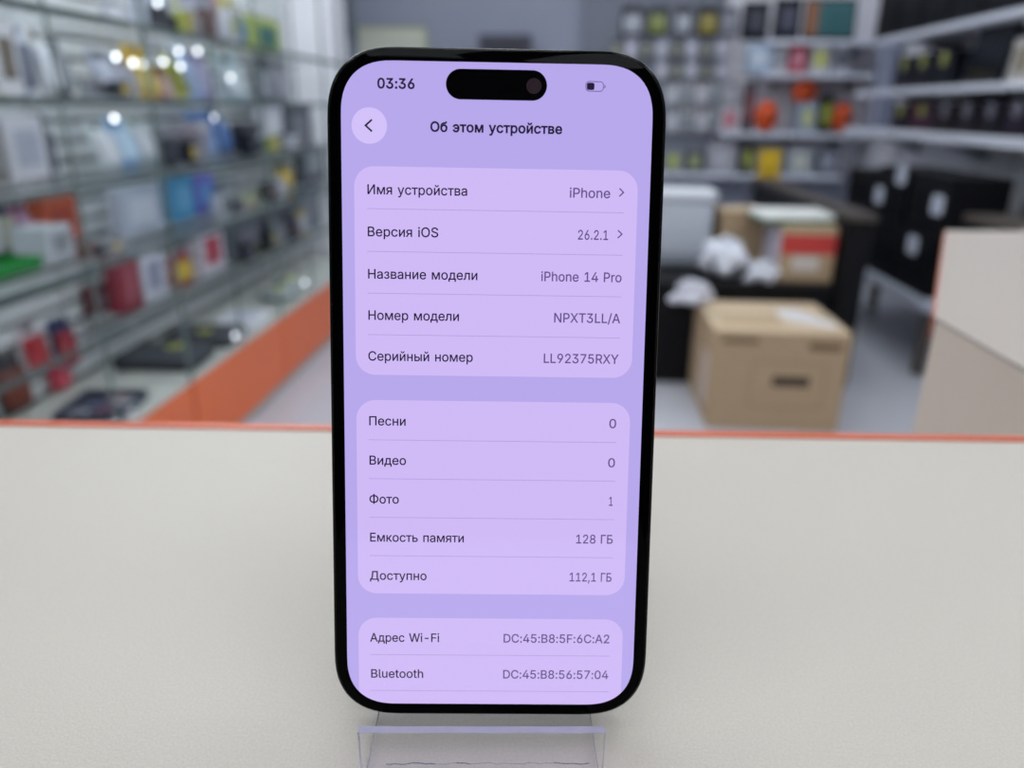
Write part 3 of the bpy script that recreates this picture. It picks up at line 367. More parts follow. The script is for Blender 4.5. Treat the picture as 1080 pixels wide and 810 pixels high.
'D': (502, "51 518 51 -9 84 443 84 518 219 -9 215 66 134 -9 87 66 134 66 87 -9 134 443 134 518 269 -6 286 76 253 69 225 518 257 440 274 515 315 420 318 504 288 433 315 5 313 89 221 443 419 78 441 115 356 127 371 153 458 157 381 183 468 203 388 217 471 255 390 255 388 293 468 307 381 327 458 353 371 357 441 395 356 382 419 431 338 403 391 462 358 486 355 23 337 106 390 47", "0 1 2,2 3 0,4 5 6,7 6 8,6 7 9,1 9 7,2 1 7,2 7 10,2 10 11,3 2 11,12 13 14,15 16 17,18 19 20,13 12 21,21 22 13,17 16 20,20 19 17,12 14 4,5 4 14,16 15 23,11 23 15,24 25 26,27 26 25,25 28 27,29 27 28,28 30 29,31 29 30,30 32 31,32 33 31,33 32 34,32 35 34,36 34 35,35 37 36,38 36 37,37 39 38,40 38 39,39 41 40,42 40 41,41 43 42,44 42 43,22 21 45,46 22 45,45 47 46,47 24 46,24 26 46,42 44 18,19 18 44,23 11 10,7 8 10,6 5 8"),
'F': (410, "134 -9 134 212 51 -9 134 287 51 518 378 443 378 518 134 443 355 212 355 287", "0 1 2,1 3 2,4 2 3,5 6 7,3 1 8,8 9 3,4 3 7,7 6 4"),
'L': (393, "51 518 51 -9 134 66 370 -9 370 66 134 518", "0 1 2,2 1 3,3 4 2,0 2 5"),
'N': (523, "95 458 51 518 133 328 131 384 134 -9 134 291 51 -9 128 465 131 394 141 518 397 44 427 48 394 71 393 89 396 111 472 -9 382 -9 392 108 371 156 392 119 390 157 390 195 472 518 390 518 140 377 194 285 351 188 169 326", "0 1 2,2 3 0,4 5 6,1 6 5,2 1 5,7 0 8,0 7 9,1 0 9,10 11 12,13 12 11,14 13 11,15 11 16,11 10 16,10 12 16,17 18 13,13 14 17,17 14 19,19 14 20,14 11 20,21 20 11,11 15 21,15 22 21,23 21 22,12 13 18,7 24 9,25 26 27,26 9 27,24 27 9,18 17 19,26 25 16,18 26 16,16 12 18,0 3 8,24 7 8"),
'O': (533, "45 154 62 111 133 148 122 179 34 202 115 214 31 254 112 254 115 294 34 307 122 329 45 354 133 360 62 397 182 -1 189 84 145 17 167 101 213 72 223 -12 239 65 239 444 223 521 213 437 145 492 167 408 189 425 182 510 112 42 85 74 149 122 149 386 85 434 112 466 295 65 267 -16 311 -12 320 72 320 437 311 521 295 444 267 525 344 84 352 -1 389 17 366 100 366 408 389 492 344 425 352 510 472 111 489 154 400 148 412 179 499 202 419 214 502 254 421 254 419 295 499 307 412 330 489 354 400 361 472 397 422 42 449 74 385 122 385 387 449 434 422 466 267 62 267 447", "0 1 2,2 3 0,4 0 3,3 5 4,6 4 5,5 7 6,7 8 6,9 6 8,8 10 9,11 9 10,10 12 11,13 11 12,14 15 16,15 17 16,18 19 20,21 22 23,19 18 14,15 14 18,24 25 26,27 24 26,26 23 27,23 22 27,16 17 28,29 28 17,17 30 29,1 29 30,2 1 30,13 12 31,32 13 31,31 25 32,33 32 25,25 24 33,34 35 36,36 37 34,38 39 40,41 40 39,42 43 44,44 45 42,37 36 43,43 42 37,46 47 48,47 49 48,38 48 49,39 38 49,50 51 52,53 52 51,51 54 53,55 53 54,54 56 55,57 55 56,58 57 56,56 59 58,60 58 59,59 61 60,62 60 61,61 63 62,45 44 64,64 65 45,66 45 65,65 50 66,50 52 66,62 63 67,63 68 67,68 69 67,46 67 69,47 46 69,20 19 35,70 20 35,35 34 70,40 41 71,21 71 41,22 21 41"),
'P': (445, "134 -9 100 177 51 -9 100 251 51 518 256 442 235 518 232 443 134 443 134 177 134 251 256 253 273 179 276 257 307 187 293 264 293 431 307 508 276 438 273 516 235 177 233 251 361 216 382 237 317 285 325 298 398 261 409 288 331 313 416 317 334 330 418 348 335 348 334 366 416 378 331 383 409 407 325 398 398 434 382 458 317 411 361 478 336 199 306 273 306 422 336 495", "0 1 2,1 3 2,4 2 3,5 6 7,8 7 6,1 0 9,3 1 9,3 10 8,4 3 8,8 6 4,11 12 13,13 12 14,14 15 13,16 17 18,19 18 17,12 11 20,21 20 11,18 19 5,6 5 19,22 23 24,25 24 23,23 26 25,26 27 25,28 25 27,27 29 28,30 28 29,29 31 30,32 30 31,33 32 31,31 34 33,35 33 34,34 36 35,37 35 36,36 38 37,38 39 37,40 37 39,39 41 40,15 14 42,43 15 42,42 22 43,22 24 43,40 41 44,41 45 44,16 44 45,17 16 45,20 21 9,21 10 9,10 3 9"),
'R': (449, "87 189 51 -9 134 -9 87 264 51 518 134 443 257 442 236 518 233 443 134 189 134 264 307 283 294 275 308 238 307 198 274 191 277 269 257 265 277 438 294 432 308 509 274 516 243 189 218 236 234 264 362 225 383 244 318 293 326 304 398 267 409 293 331 318 416 321 335 334 418 352 336 352 335 370 416 383 331 387 409 411 326 401 398 437 383 461 318 413 362 481 348 -9 326 205 337 209 307 423 337 497 236 189 440 -7", "0 1 2,1 0 3,4 1 3,3 5 4,6 7 8,0 2 9,3 0 9,5 3 10,8 7 5,4 5 7,11 12 13,14 13 15,16 17 13,13 12 16,18 19 20,21 18 20,22 15 23,15 13 23,24 23 17,18 21 6,7 6 21,25 26 27,28 27 26,26 29 28,29 30 28,31 28 30,30 32 31,33 31 32,32 34 33,35 33 34,36 35 34,34 37 36,38 36 37,37 39 38,40 38 39,39 41 40,41 42 40,43 40 42,42 44 43,15 22 45,14 15 45,14 45 46,13 14 46,47 25 13,25 27 13,11 13 27,43 44 48,44 49 48,19 48 49,20 19 49,50 23 9,23 24 10,10 9 23,10 3 9,23 50 22,13 17 23,47 13 46,45 51 46"),
'S': (447, "57 55 75 33 130 94 122 106 43 79 116 121 34 106 112 146 28 146 59 308 80 282 130 350 47 338 126 361 43 372 124 376 46 401 125 389 54 428 130 401 68 453 224 -18 224 58 205 59 194 523 205 449 225 450 188 -16 186 62 172 316 181 230 215 302 187 445 154 -10 169 67 141 244 160 323 134 506 157 432 171 440 163 517 124 1 154 74 97 15 141 83 108 262 148 331 138 340 136 413 86 474 146 423 108 492 262 -16 265 63 245 59 243 213 261 208 267 288 276 441 291 517 252 448 261 523 297 -9 283 68 292 197 315 272 277 202 297 430 320 506 394 59 407 84 330 110 335 124 415 110 337 139 417 139 416 162 336 152 411 183 332 164 403 202 391 219 411 369 406 405 330 369 327 3 298 76 354 18 311 86 376 37 322 98 325 173 379 233 316 182 364 245 348 255 305 190 332 264 323 398 398 431 384 454 313 415 367 474 345 492 227 525", "0 1 2,2 3 0,4 0 3,3 5 4,6 4 5,5 7 6,8 6 7,9 10 11,12 9 11,11 13 12,14 12 13,13 15 14,16 14 15,15 17 16,18 16 17,17 19 18,20 18 19,21 22 23,24 25 26,21 23 27,28 27 23,29 30 31,25 24 32,27 28 33,34 33 28,30 29 35,36 35 29,37 38 39,40 37 39,39 32 40,32 24 40,33 34 41,34 42 41,43 41 42,42 44 43,1 43 44,2 1 44,35 36 45,36 46 45,10 45 46,46 47 10,11 10 47,20 19 48,49 20 48,48 50 49,51 49 50,50 38 51,38 37 51,52 53 54,55 56 57,58 59 60,61 60 59,53 52 62,63 53 62,64 65 66,56 66 65,57 56 65,67 68 58,59 58 68,69 70 71,72 71 70,70 73 72,74 72 73,73 75 74,75 76 74,77 74 76,76 78 77,79 77 78,78 80 79,80 81 79,82 83 84,63 62 85,86 63 85,85 87 86,88 86 87,87 89 88,90 88 89,89 69 90,69 71 90,79 81 91,81 92 91,93 91 92,92 94 93,94 95 93,96 93 95,95 97 96,64 96 97,65 64 97,84 83 98,83 99 98,99 100 98,101 98 100,100 102 101,67 101 102,102 103 67,68 67 103,52 54 21,22 21 54,31 30 55,55 57 31,60 61 26,61 104 26,24 26 104"),
'T': (449, "23 518 23 443 184 443 426 443 426 518 266 443 184 -9 266 -9", "0 1 2,3 4 5,2 6 7,7 5 2,5 4 2,0 2 4"),
'W': (686, "148 -9 172 198 5 518 89 518 184 147 180 164 176 181 196 96 191 96 208 31 237 -9 178 31 193 106 327 321 342 389 299 518 344 393 343 388 361 484 387 518 490 96 495 96 492 106 537 -9 681 518 514 198 596 518 508 31 501 147 477 31 448 -9 359 321 483 147 215 198 202 147 325 484 471 198", "0 1 2,3 2 1,4 5 0,5 6 0,1 0 6,7 8 9,7 9 10,11 0 10,10 9 11,9 8 11,0 11 8,4 0 8,8 7 12,13 14 15,16 14 17,18 16 19,20 21 22,23 24 25,24 26 25,21 20 27,27 23 21,28 21 23,23 25 28,29 30 23,23 27 29,27 20 29,30 29 20,16 31 19,20 32 30,13 33 34,17 14 13,35 15 14,14 16 35,16 18 35,18 19 35,15 35 19,7 34 12,4 8 12,33 13 15,31 36 19,21 28 22,32 20 22,36 31 32,31 30 32,31 16 17,34 7 10,10 13 34"),
'X': (474, "5 -7 96 -9 189 124 185 405 109 518 16 516 233 191 221 222 214 161 220 285 221 298 195 260 212 366 231 333 255 225 242 190 260 160 377 -9 469 -7 285 124 459 516 369 518 291 405 256 238 281 263 264 366 255 301 244 334 255 235 255 238 221 231 255 285 255 285 255 286 221 285 221 288 218 238 238 320 237 200 221 238", "0 1 2,3 4 5,6 7 8,9 10 11,12 3 10,10 13 12,14 15 16,17 18 19,20 21 22,14 16 19,23 14 24,22 25 26,27 26 25,28 29 30,23 31 32,3 5 10,11 10 5,31 33 32,34 35 9,0 2 11,8 7 11,2 8 11,7 36 11,36 9 11,31 26 33,9 36 34,10 9 35,13 10 37,10 35 37,26 27 37,19 18 14,24 14 18,29 28 23,37 35 33,34 32 33,35 34 33,26 37 33,20 22 24,22 26 24,26 31 24,31 23 24,30 7 38,36 7 30,30 39 36,34 36 39,32 34 29,34 39 29,39 30 29,23 32 29,14 23 28,15 14 38,14 28 38,30 38 28,7 6 38"),
'Y': (472, "230 296 225 257 234 278 200 349 212 222 194 205 3 516 96 518 243 297 239 278 249 257 277 205 468 516 272 349 376 518 262 222 194 -9 277 -9 236 284", "0 1 2,1 0 3,4 1 5,1 3 5,6 5 3,7 6 3,8 9 10,11 12 13,12 14 13,10 15 11,11 13 10,8 10 13,5 16 17,17 11 5,4 5 11,11 15 4,15 10 4,1 4 10,10 9 1,2 1 9,2 9 18,9 8 18,0 2 18"),
'e': (404, "27 148 35 113 66 160 25 187 106 230 110 248 66 230 48 81 111 130 107 152 105 178 105 211 27 226 35 261 47 294 205 321 205 393 185 319 212 -17 191 57 175 -14 172 61 171 390 167 314 142 -6 156 69 112 8 141 80 139 381 151 306 86 28 128 94 65 53 118 110 117 266 64 322 126 281 85 347 138 294 110 367 226 56 238 -16 239 58 243 315 248 389 225 319 227 392 263 -11 251 61 286 -4 266 69 258 307 289 374 269 382 380 194 378 228 352 225 373 258 366 68 377 97 301 115 106 160 380 160 304 189 300 225 296 246 365 285 307 6 325 18 279 79 342 33 289 93 355 50 290 265 355 309 281 282 341 330 270 295 325 348 308 362 212 55 300 226 106 229", "0 1 2,3 0 2,4 5 6,1 7 8,2 1 8,8 9 2,10 11 2,11 6 2,3 2 6,12 3 6,13 12 6,14 13 6,6 5 14,15 16 17,18 19 20,21 20 19,22 23 17,17 16 22,20 21 24,21 25 24,26 24 25,27 26 25,28 29 23,23 22 28,26 27 30,27 31 30,32 30 31,31 33 32,7 32 33,8 7 33,14 5 34,35 14 34,34 36 35,37 35 36,36 38 37,39 37 38,38 29 39,29 28 39,40 41 42,43 44 45,46 45 44,42 41 47,48 42 47,47 49 48,49 50 48,43 51 52,52 53 43,44 43 53,54 55 56,55 57 56,58 59 60,10 2 61,62 54 63,54 56 63,64 63 56,56 57 65,57 66 65,50 49 67,67 68 50,69 50 68,68 70 69,71 69 70,70 72 71,72 58 71,58 60 71,65 66 73,66 74 73,75 73 74,74 76 75,77 75 76,76 78 77,78 79 77,51 77 79,52 51 79,41 40 18,40 80 18,19 18 80,11 10 63,63 64 11,45 46 15,16 15 46,2 9 61,56 65 81,64 56 81,6 11 82,4 6 82,11 64 81,81 82 11,62 63 61,63 10 61"),
'h': (410, "44 518 44 -9 90 279 108 323 123 -9 123 227 124 246 123 278 172 383 179 315 194 319 153 301 165 309 125 350 147 369 128 264 134 279 143 291 123 518 233 317 227 393 210 320 198 391 277 386 253 391 251 310 287 235 287 -9 366 -9 366 240 285 261 364 272 359 300 278 282 349 325 336 346 266 298 319 363 299 377 123 346", "0 1 2,2 3 0,4 5 1,2 1 5,5 6 2,3 2 7,8 9 10,11 12 13,14 13 12,12 9 14,9 8 14,2 6 15,7 2 15,15 16 7,16 17 7,0 3 18,19 20 21,22 21 20,23 24 25,19 25 24,20 19 24,26 27 28,28 29 26,26 29 30,29 31 30,31 32 30,33 30 32,32 34 33,34 35 33,36 33 35,35 37 36,37 38 36,25 36 38,23 25 38,21 22 10,8 10 22,17 11 13,39 7 13,7 17 13,3 7 39,18 3 39"),
'i': (167, "64 437 84 434 48 448 32 483 36 464 48 519 36 502 104 530 120 448 120 519 104 437 84 533 131 464 135 483 131 502 44 388 44 -9 123 -9 123 388 64 530", "0 1 2,3 4 2,2 5 3,6 3 5,7 8 9,8 7 10,11 10 7,12 13 8,13 14 8,9 8 14,15 16 17,17 18 15,10 11 1,2 1 11,5 2 11,19 5 11"),
'l': (189, "44 518 44 84 123 99 123 518 159 62 146 61 163 -10 192 -4 177 64 139 -11 134 63 111 -9 86 0 128 67 67 14 54 33 46 57 124 78", "0 1 2,2 3 0,4 5 6,6 7 4,7 8 4,6 5 9,10 9 5,9 10 11,12 11 10,10 13 12,14 12 13,15 14 13,16 15 13,13 17 16,1 16 17,2 1 17"),
'n': (410, "44 388 44 -9 90 279 108 323 123 -9 123 227 124 246 121 278 172 383 179 315 194 319 153 301 165 309 125 350 147 369 128 264 134 279 143 291 121 388 233 317 227 393 210 320 198 391 277 386 253 391 251 310 287 235 287 -9 366 -9 366 240 285 261 364 272 359 300 278 282 349 325 335 346 266 298 319 363 299 377 121 343", "0 1 2,2 3 0,4 5 1,2 1 5,5 6 2,3 2 7,8 9 10,11 12 13,14 13 12,12 9 14,9 8 14,2 6 15,7 2 15,15 16 7,16 17 7,0 3 18,19 20 21,22 21 20,23 24 25,19 25 24,20 19 24,26 27 28,28 29 26,26 29 30,29 31 30,31 32 30,33 30 32,32 34 33,34 35 33,36 33 35,35 37 36,25 36 37,37 38 25,23 25 38,21 22 10,8 10 22,17 11 13,39 7 13,7 17 13,3 7 39,18 3 39"),
'o': (415, "27 149 35 113 110 141 106 164 25 187 105 187 106 211 27 227 110 234 35 263 173 -14 185 57 141 -6 166 63 166 313 185 319 141 382 173 390 112 8 151 73 87 28 137 86 65 53 125 102 48 81 116 120 116 255 48 295 125 274 65 324 137 290 87 348 151 303 112 368 230 57 242 -14 274 -6 249 63 230 319 249 313 274 382 242 390 380 113 388 149 305 141 309 164 390 187 310 187 309 211 388 227 305 234 380 263 304 8 265 73 329 28 279 86 350 53 290 102 367 81 299 120 299 255 367 295 290 274 350 324 279 290 329 348 265 303 304 368 207 -17 207 55 207 321 207 393", "0 1 2,2 3 0,4 0 3,3 5 4,5 6 4,7 4 6,6 8 7,9 7 8,10 11 12,11 13 12,14 15 16,15 17 16,12 13 18,13 19 18,20 18 19,19 21 20,22 20 21,21 23 22,24 22 23,23 25 24,1 24 25,2 1 25,9 8 26,27 9 26,26 28 27,29 27 28,28 30 29,31 29 30,30 32 31,33 31 32,32 14 33,14 16 33,34 35 36,37 34 36,38 39 40,41 38 40,42 43 44,45 44 43,43 46 45,47 45 46,48 47 46,46 49 48,50 48 49,49 51 50,37 36 52,53 37 52,52 54 53,55 53 54,54 56 55,57 55 56,56 58 57,59 57 58,58 42 59,42 44 59,50 51 60,51 61 60,62 60 61,61 63 62,64 62 63,63 65 64,66 64 65,65 67 66,39 66 67,40 39 67,35 34 68,34 69 68,10 68 69,11 10 69,17 15 70,71 17 70,70 38 71,38 41 71"),
'r': (259, "121 330 116 344 109 330 44 388 121 388 123 -9 123 237 44 -9 124 253 128 267 134 279 142 290 121 349 176 312 167 385 147 374 252 312 252 393 229 315 229 393 207 317 213 394 191 316 189 392 152 299 163 307 130 360", "0 1 2,3 2 1,1 4 3,5 6 7,3 7 6,6 8 3,2 3 8,8 9 2,9 10 2,10 11 2,0 2 11,1 0 12,13 14 15,16 17 18,19 18 17,18 19 20,21 20 19,14 13 22,23 14 22,22 20 23,20 21 23,0 11 24,24 25 0,26 0 25,25 13 26,13 15 26,0 26 12,4 1 12"),
't': (227, "135 318 56 318 135 98 153 62 168 -13 170 59 184 60 193 -12 224 -5 209 64 136 -10 109 -1 143 67 86 14 69 36 137 79 59 62 56 93 135 388 56 388 135 480 213 318 213 388 -3 388 -3 318 56 480", "0 1 2,3 4 5,6 7 8,9 6 8,5 4 7,7 6 5,4 3 10,11 10 3,3 12 11,13 11 12,14 13 12,12 15 14,16 14 15,17 16 15,2 17 15,18 19 0,19 18 20,21 22 18,0 21 18,17 2 1,23 24 1,19 23 1,1 0 19,20 25 19"),
'u': (410, "44 388 44 139 123 144 177 62 182 -14 200 59 156 -12 159 69 132 -7 111 3 144 81 91 16 74 33 132 97 61 55 51 79 125 118 46 108 123 388 216 60 211 -12 238 -4 231 64 262 10 245 70 319 100 366 -9 366 388 302 56 289 101 289 -9 287 153 286 133 287 388 284 29 257 78 275 101 267 88 282 116 289 37", "0 1 2,3 4 5,4 3 6,7 6 3,6 7 8,8 7 9,7 10 9,11 9 10,12 11 10,10 13 12,14 12 13,15 14 13,13 16 15,17 15 16,1 17 16,2 1 16,0 2 18,19 20 21,21 22 19,22 21 23,24 22 23,25 26 27,26 25 28,29 28 25,26 28 30,31 32 25,25 27 31,33 31 27,24 23 34,35 24 34,36 37 29,38 36 29,29 25 38,25 32 38,5 4 20,20 19 5,37 35 34,39 29 34,29 37 34,28 29 39,30 28 39"),
'А': (480, "4 -8 91 -9 101 133 101 208 222 368 220 487 195 518 141 133 168 208 200 299 257 487 255 369 282 518 389 -9 475 -8 379 133 379 208 278 299 311 208 338 133 239 426", "0 1 2,2 3 0,4 5 6,7 8 2,9 4 3,4 6 3,0 3 6,10 11 12,13 14 15,16 15 14,11 17 16,12 11 16,16 14 12,18 19 15,5 4 20,5 20 10,6 5 10,10 12 6,11 10 20,8 7 18,9 3 8,3 2 8,16 17 18,15 16 18,13 15 19,19 18 7,2 1 7"),
'Б': (449, "134 65 134 230 51 -9 51 518 134 304 242 -9 240 65 240 230 242 304 134 443 270 68 276 -7 308 -1 295 76 295 220 307 296 270 227 276 302 381 44 398 66 327 105 410 91 335 125 418 120 338 151 420 151 418 181 335 175 410 208 327 194 398 233 381 254 336 10 314 88 361 25 314 209 360 272 336 286 373 443 373 518", "0 1 2,3 2 1,1 4 3,0 2 5,5 6 0,4 1 7,7 8 4,3 4 9,10 11 12,13 10 12,14 15 16,17 16 15,6 5 11,11 10 6,16 17 7,8 7 17,18 19 20,19 21 20,22 20 21,21 23 22,24 22 23,23 25 24,25 26 24,27 24 26,26 28 27,29 27 28,28 30 29,30 31 29,13 12 32,33 13 32,32 34 33,34 18 33,18 20 33,29 31 35,31 36 35,36 37 35,14 35 37,15 14 37,38 39 9,3 9 39"),
'В': (456, "134 66 134 222 51 -9 51 518 240 443 241 518 134 443 238 294 134 294 255 295 248 222 268 221 270 299 247 -9 245 66 268 440 275 516 315 201 324 260 302 210 286 217 307 320 297 311 324 270 285 -7 279 69 319 -1 306 76 284 304 290 433 306 510 333 263 351 262 339 266 333 268 393 42 408 62 336 101 419 85 344 118 425 110 346 137 427 136 425 163 345 152 420 187 341 166 410 207 334 179 398 225 384 240 402 333 406 352 326 357 327 372 407 374 405 400 348 10 324 87 373 24 326 191 368 253 348 270 361 279 315 331 374 289 322 343 385 301 395 316 325 391 399 424 318 408 389 447 374 467 307 422 356 485 333 499", "0 1 2,3 2 1,4 5 6,7 8 1,3 1 8,8 6 3,6 5 3,9 10 11,11 12 9,0 2 13,13 14 0,7 1 10,10 9 7,15 16 4,5 4 16,17 18 19,20 19 18,21 22 23,14 13 24,25 14 24,24 26 25,26 27 25,20 18 11,12 11 18,18 23 12,28 12 23,23 22 28,29 30 15,16 15 30,31 32 33,34 31 33,35 36 37,36 38 37,39 37 38,38 40 39,41 39 40,40 42 41,42 43 41,44 41 43,43 45 44,46 44 45,45 47 46,48 46 47,47 49 48,49 50 48,51 52 53,54 53 52,52 55 54,55 56 54,27 26 57,58 27 57,57 59 58,59 35 58,35 37 58,48 50 60,50 61 60,17 60 61,61 32 17,18 17 32,32 31 18,23 18 31,31 34 23,21 23 34,34 62 21,62 63 21,64 21 63,63 65 64,66 64 65,65 67 66,67 68 66,68 51 66,51 53 66,54 56 69,56 70 69,71 69 70,70 72 71,72 73 71,74 71 73,73 75 74,75 76 74,29 74 76,30 29 76,62 34 33"),
'Г': (401, "134 443 379 443 379 518 51 -9 134 -9 51 518", "0 1 2,3 4 0,5 3 0,0 2 5"),
'Д': (569, "103 -118 103 -9 23 -118 23 66 69 66 78 75 160 63 89 91 96 103 102 118 546 -118 546 66 466 -9 489 66 466 -118 407 66 407 443 489 518 166 67 176 86 185 108 108 135 114 154 192 134 120 176 199 162 124 201 205 193 129 229 210 225 133 260 214 258 136 295 217 293 229 443 154 518", "0 1 2,3 2 1,4 3 1,5 4 1,5 1 6,7 5 6,8 7 6,9 8 6,10 11 12,13 12 11,10 12 14,12 13 15,16 15 13,16 13 17,6 1 12,18 19 6,9 6 19,19 20 9,21 9 20,22 21 20,20 23 22,24 22 23,23 25 24,26 24 25,25 27 26,28 26 27,27 29 28,30 28 29,29 31 30,32 30 31,31 33 32,33 34 32,35 32 34,34 16 35,16 17 35,12 15 6"),
'Е': (419, "51 -9 134 66 134 220 51 518 134 295 134 443 384 -9 384 66 364 220 364 295 381 443 381 518", "0 1 2,3 0 2,2 4 3,4 5 3,1 0 6,6 7 1,4 2 8,8 9 4,10 11 5,3 5 11"),
'И': (523, "126 44 129 71 97 48 132 108 131 89 153 156 51 -9 142 -9 128 111 132 119 133 157 134 195 51 518 134 518 472 -9 472 518 389 291 390 328 429 458 393 384 395 465 393 394 389 -9 384 376 383 518 172 188 329 285 354 326", "0 1 2,3 4 5,2 6 7,0 2 7,1 0 7,2 1 4,8 2 4,4 3 8,8 3 9,2 8 10,6 2 10,10 11 6,12 6 11,11 13 12,5 4 1,14 15 16,17 16 15,15 18 17,19 17 18,18 20 21,14 16 22,21 20 23,20 18 24,18 15 24,25 26 27,19 18 21,26 25 7,25 5 7,1 7 5,3 5 9,10 8 9,27 23 20,24 25 27,20 24 27"),
'Н': (517, "51 -9 134 -9 134 223 51 518 134 298 134 518 383 223 383 -9 466 -9 466 518 383 298 383 518", "0 1 2,3 0 2,2 4 3,4 5 3,6 7 8,8 9 6,10 6 9,9 11 10,4 2 6,6 10 4"),
'О': (533, "45 154 62 111 133 148 122 179 34 202 115 214 31 254 112 254 115 294 34 307 122 329 45 354 133 360 62 397 182 -1 189 84 145 17 167 101 213 72 223 -12 239 65 239 444 223 521 213 437 145 492 167 408 189 425 182 510 112 42 85 74 149 122 149 386 85 434 112 466 295 65 267 -16 311 -12 320 72 320 437 311 521 295 444 267 525 344 84 352 -1 389 17 366 100 366 408 389 492 344 425 352 510 472 111 489 154 400 148 412 179 499 202 419 214 502 254 421 254 419 295 499 307 412 330 489 354 400 361 472 397 422 42 449 74 385 122 385 387 449 434 422 466 267 62 267 447", "0 1 2,2 3 0,4 0 3,3 5 4,6 4 5,5 7 6,7 8 6,9 6 8,8 10 9,11 9 10,10 12 11,13 11 12,14 15 16,15 17 16,18 19 20,21 22 23,19 18 14,15 14 18,24 25 26,27 24 26,26 23 27,23 22 27,16 17 28,29 28 17,17 30 29,1 29 30,2 1 30,13 12 31,32 13 31,31 25 32,33 32 25,25 24 33,34 35 36,36 37 34,38 39 40,41 40 39,42 43 44,44 45 42,37 36 43,43 42 37,46 47 48,47 49 48,38 48 49,39 38 49,50 51 52,53 52 51,51 54 53,55 53 54,54 56 55,57 55 56,58 57 56,56 59 58,60 58 59,59 61 60,62 60 61,61 63 62,45 44 64,64 65 45,66 45 65,65 50 66,50 52 66,62 63 67,63 68 67,68 69 67,46 67 69,47 46 69,20 19 35,70 20 35,35 34 70,40 41 71,21 71 41,22 21 41"),
'П': (517, "134 -9 134 443 51 -9 51 518 383 443 383 -9 466 -9 466 518", "0 1 2,3 2 1,4 5 6,6 7 4,3 1 4,4 7 3"),
'С': (510, "45 154 62 111 133 149 122 180 34 202 115 214 31 254 112 254 115 294 34 307 122 329 45 354 133 360 62 397 148 386 84 434 223 -12 213 72 182 -1 189 84 189 424 213 437 182 510 223 521 267 -16 267 62 239 65 298 444 293 524 283 446 294 -15 283 63 267 525 239 444 267 447 145 17 167 101 112 42 84 74 149 123 167 408 112 466 145 492 319 -10 312 69 298 65 327 435 343 513 312 440 319 519 344 -4 327 74 366 5 340 80 340 429 366 504 456 86 467 109 389 132 395 147 476 133 401 169 484 169 484 339 476 376 401 339 395 362 467 400 389 377 456 423 388 17 352 88 408 31 363 97 426 47 373 107 442 66 381 119 381 390 442 443 373 402 426 462 363 412 408 478 352 421 388 492", "0 1 2,2 3 0,4 0 3,3 5 4,6 4 5,7 6 5,6 7 8,9 6 8,8 10 9,11 9 10,10 12 11,13 11 12,12 14 13,15 13 14,16 17 18,17 19 18,20 21 22,21 23 22,24 25 26,27 28 29,30 31 24,25 24 31,32 33 34,34 29 32,29 28 32,24 26 16,17 16 26,23 21 33,33 32 23,18 19 35,19 36 35,37 35 36,38 37 36,36 39 38,1 38 39,2 1 39,15 14 40,41 15 40,42 41 40,40 20 42,20 22 42,43 44 45,46 47 48,49 48 47,44 43 50,51 44 50,50 52 51,53 51 52,46 54 55,47 46 55,56 57 58,59 58 57,57 60 59,61 59 60,60 62 61,63 64 65,66 65 64,64 67 66,68 66 67,67 69 68,53 52 70,71 53 70,70 72 71,73 71 72,72 74 73,75 73 74,74 76 75,77 75 76,76 56 77,56 58 77,68 69 78,69 79 78,80 78 79,79 81 80,82 80 81,81 83 82,84 82 83,83 85 84,54 84 85,55 54 85,43 45 30,31 30 45,48 49 27,28 27 49"),
'Ф': (578, "60 135 82 103 130 172 44 170 120 196 34 210 114 223 31 254 112 254 114 285 34 298 120 313 44 339 130 337 60 374 82 406 183 387 208 396 179 469 208 113 183 122 179 40 248 -38 267 28 248 29 269 105 269 404 248 106 267 481 248 480 248 547 221 31 237 107 237 402 221 478 142 55 161 135 109 76 144 152 144 356 109 433 162 373 142 454 311 28 330 -38 330 29 308 105 308 404 330 106 311 481 330 480 330 547 395 387 398 469 370 396 395 122 370 113 398 40 356 31 341 107 356 478 341 402 495 103 518 135 448 172 534 170 458 196 543 210 464 223 546 254 466 254 464 285 543 298 458 313 534 339 448 337 518 374 495 406 435 55 417 135 468 76 434 152 434 356 468 433 416 373 435 454 248 403 330 403", "0 1 2,3 0 2,2 4 3,5 3 4,4 6 5,7 5 6,6 8 7,8 9 7,10 7 9,9 11 10,12 10 11,11 13 12,14 12 13,15 14 13,16 17 18,19 20 21,22 23 24,23 25 24,25 26 27,26 28 29,28 30 29,19 21 31,31 32 19,33 34 17,18 17 34,21 20 35,20 36 35,37 35 36,36 38 37,1 37 38,2 1 38,15 13 39,40 15 39,39 41 40,42 40 41,41 16 42,16 18 42,43 44 45,46 43 45,47 46 48,49 47 50,49 50 51,52 53 54,55 56 57,57 56 58,59 58 56,60 61 54,54 53 60,62 63 64,63 65 64,66 64 65,65 67 66,68 66 67,67 69 68,70 68 69,71 70 69,69 72 71,73 71 72,72 74 73,75 73 74,74 76 75,76 77 75,55 57 78,79 55 78,78 80 79,81 79 80,80 62 81,62 64 81,75 77 82,77 83 82,84 82 83,83 85 84,52 84 85,53 52 85,23 22 44,44 43 23,43 46 23,25 23 46,26 25 46,46 47 26,28 26 47,47 49 28,49 51 28,30 28 51,32 31 24,27 32 24,25 27 24,26 86 27,34 33 29,33 86 29,86 26 29,61 60 50,87 61 50,47 87 50,87 47 48,58 59 45,59 48 45,48 46 45"),
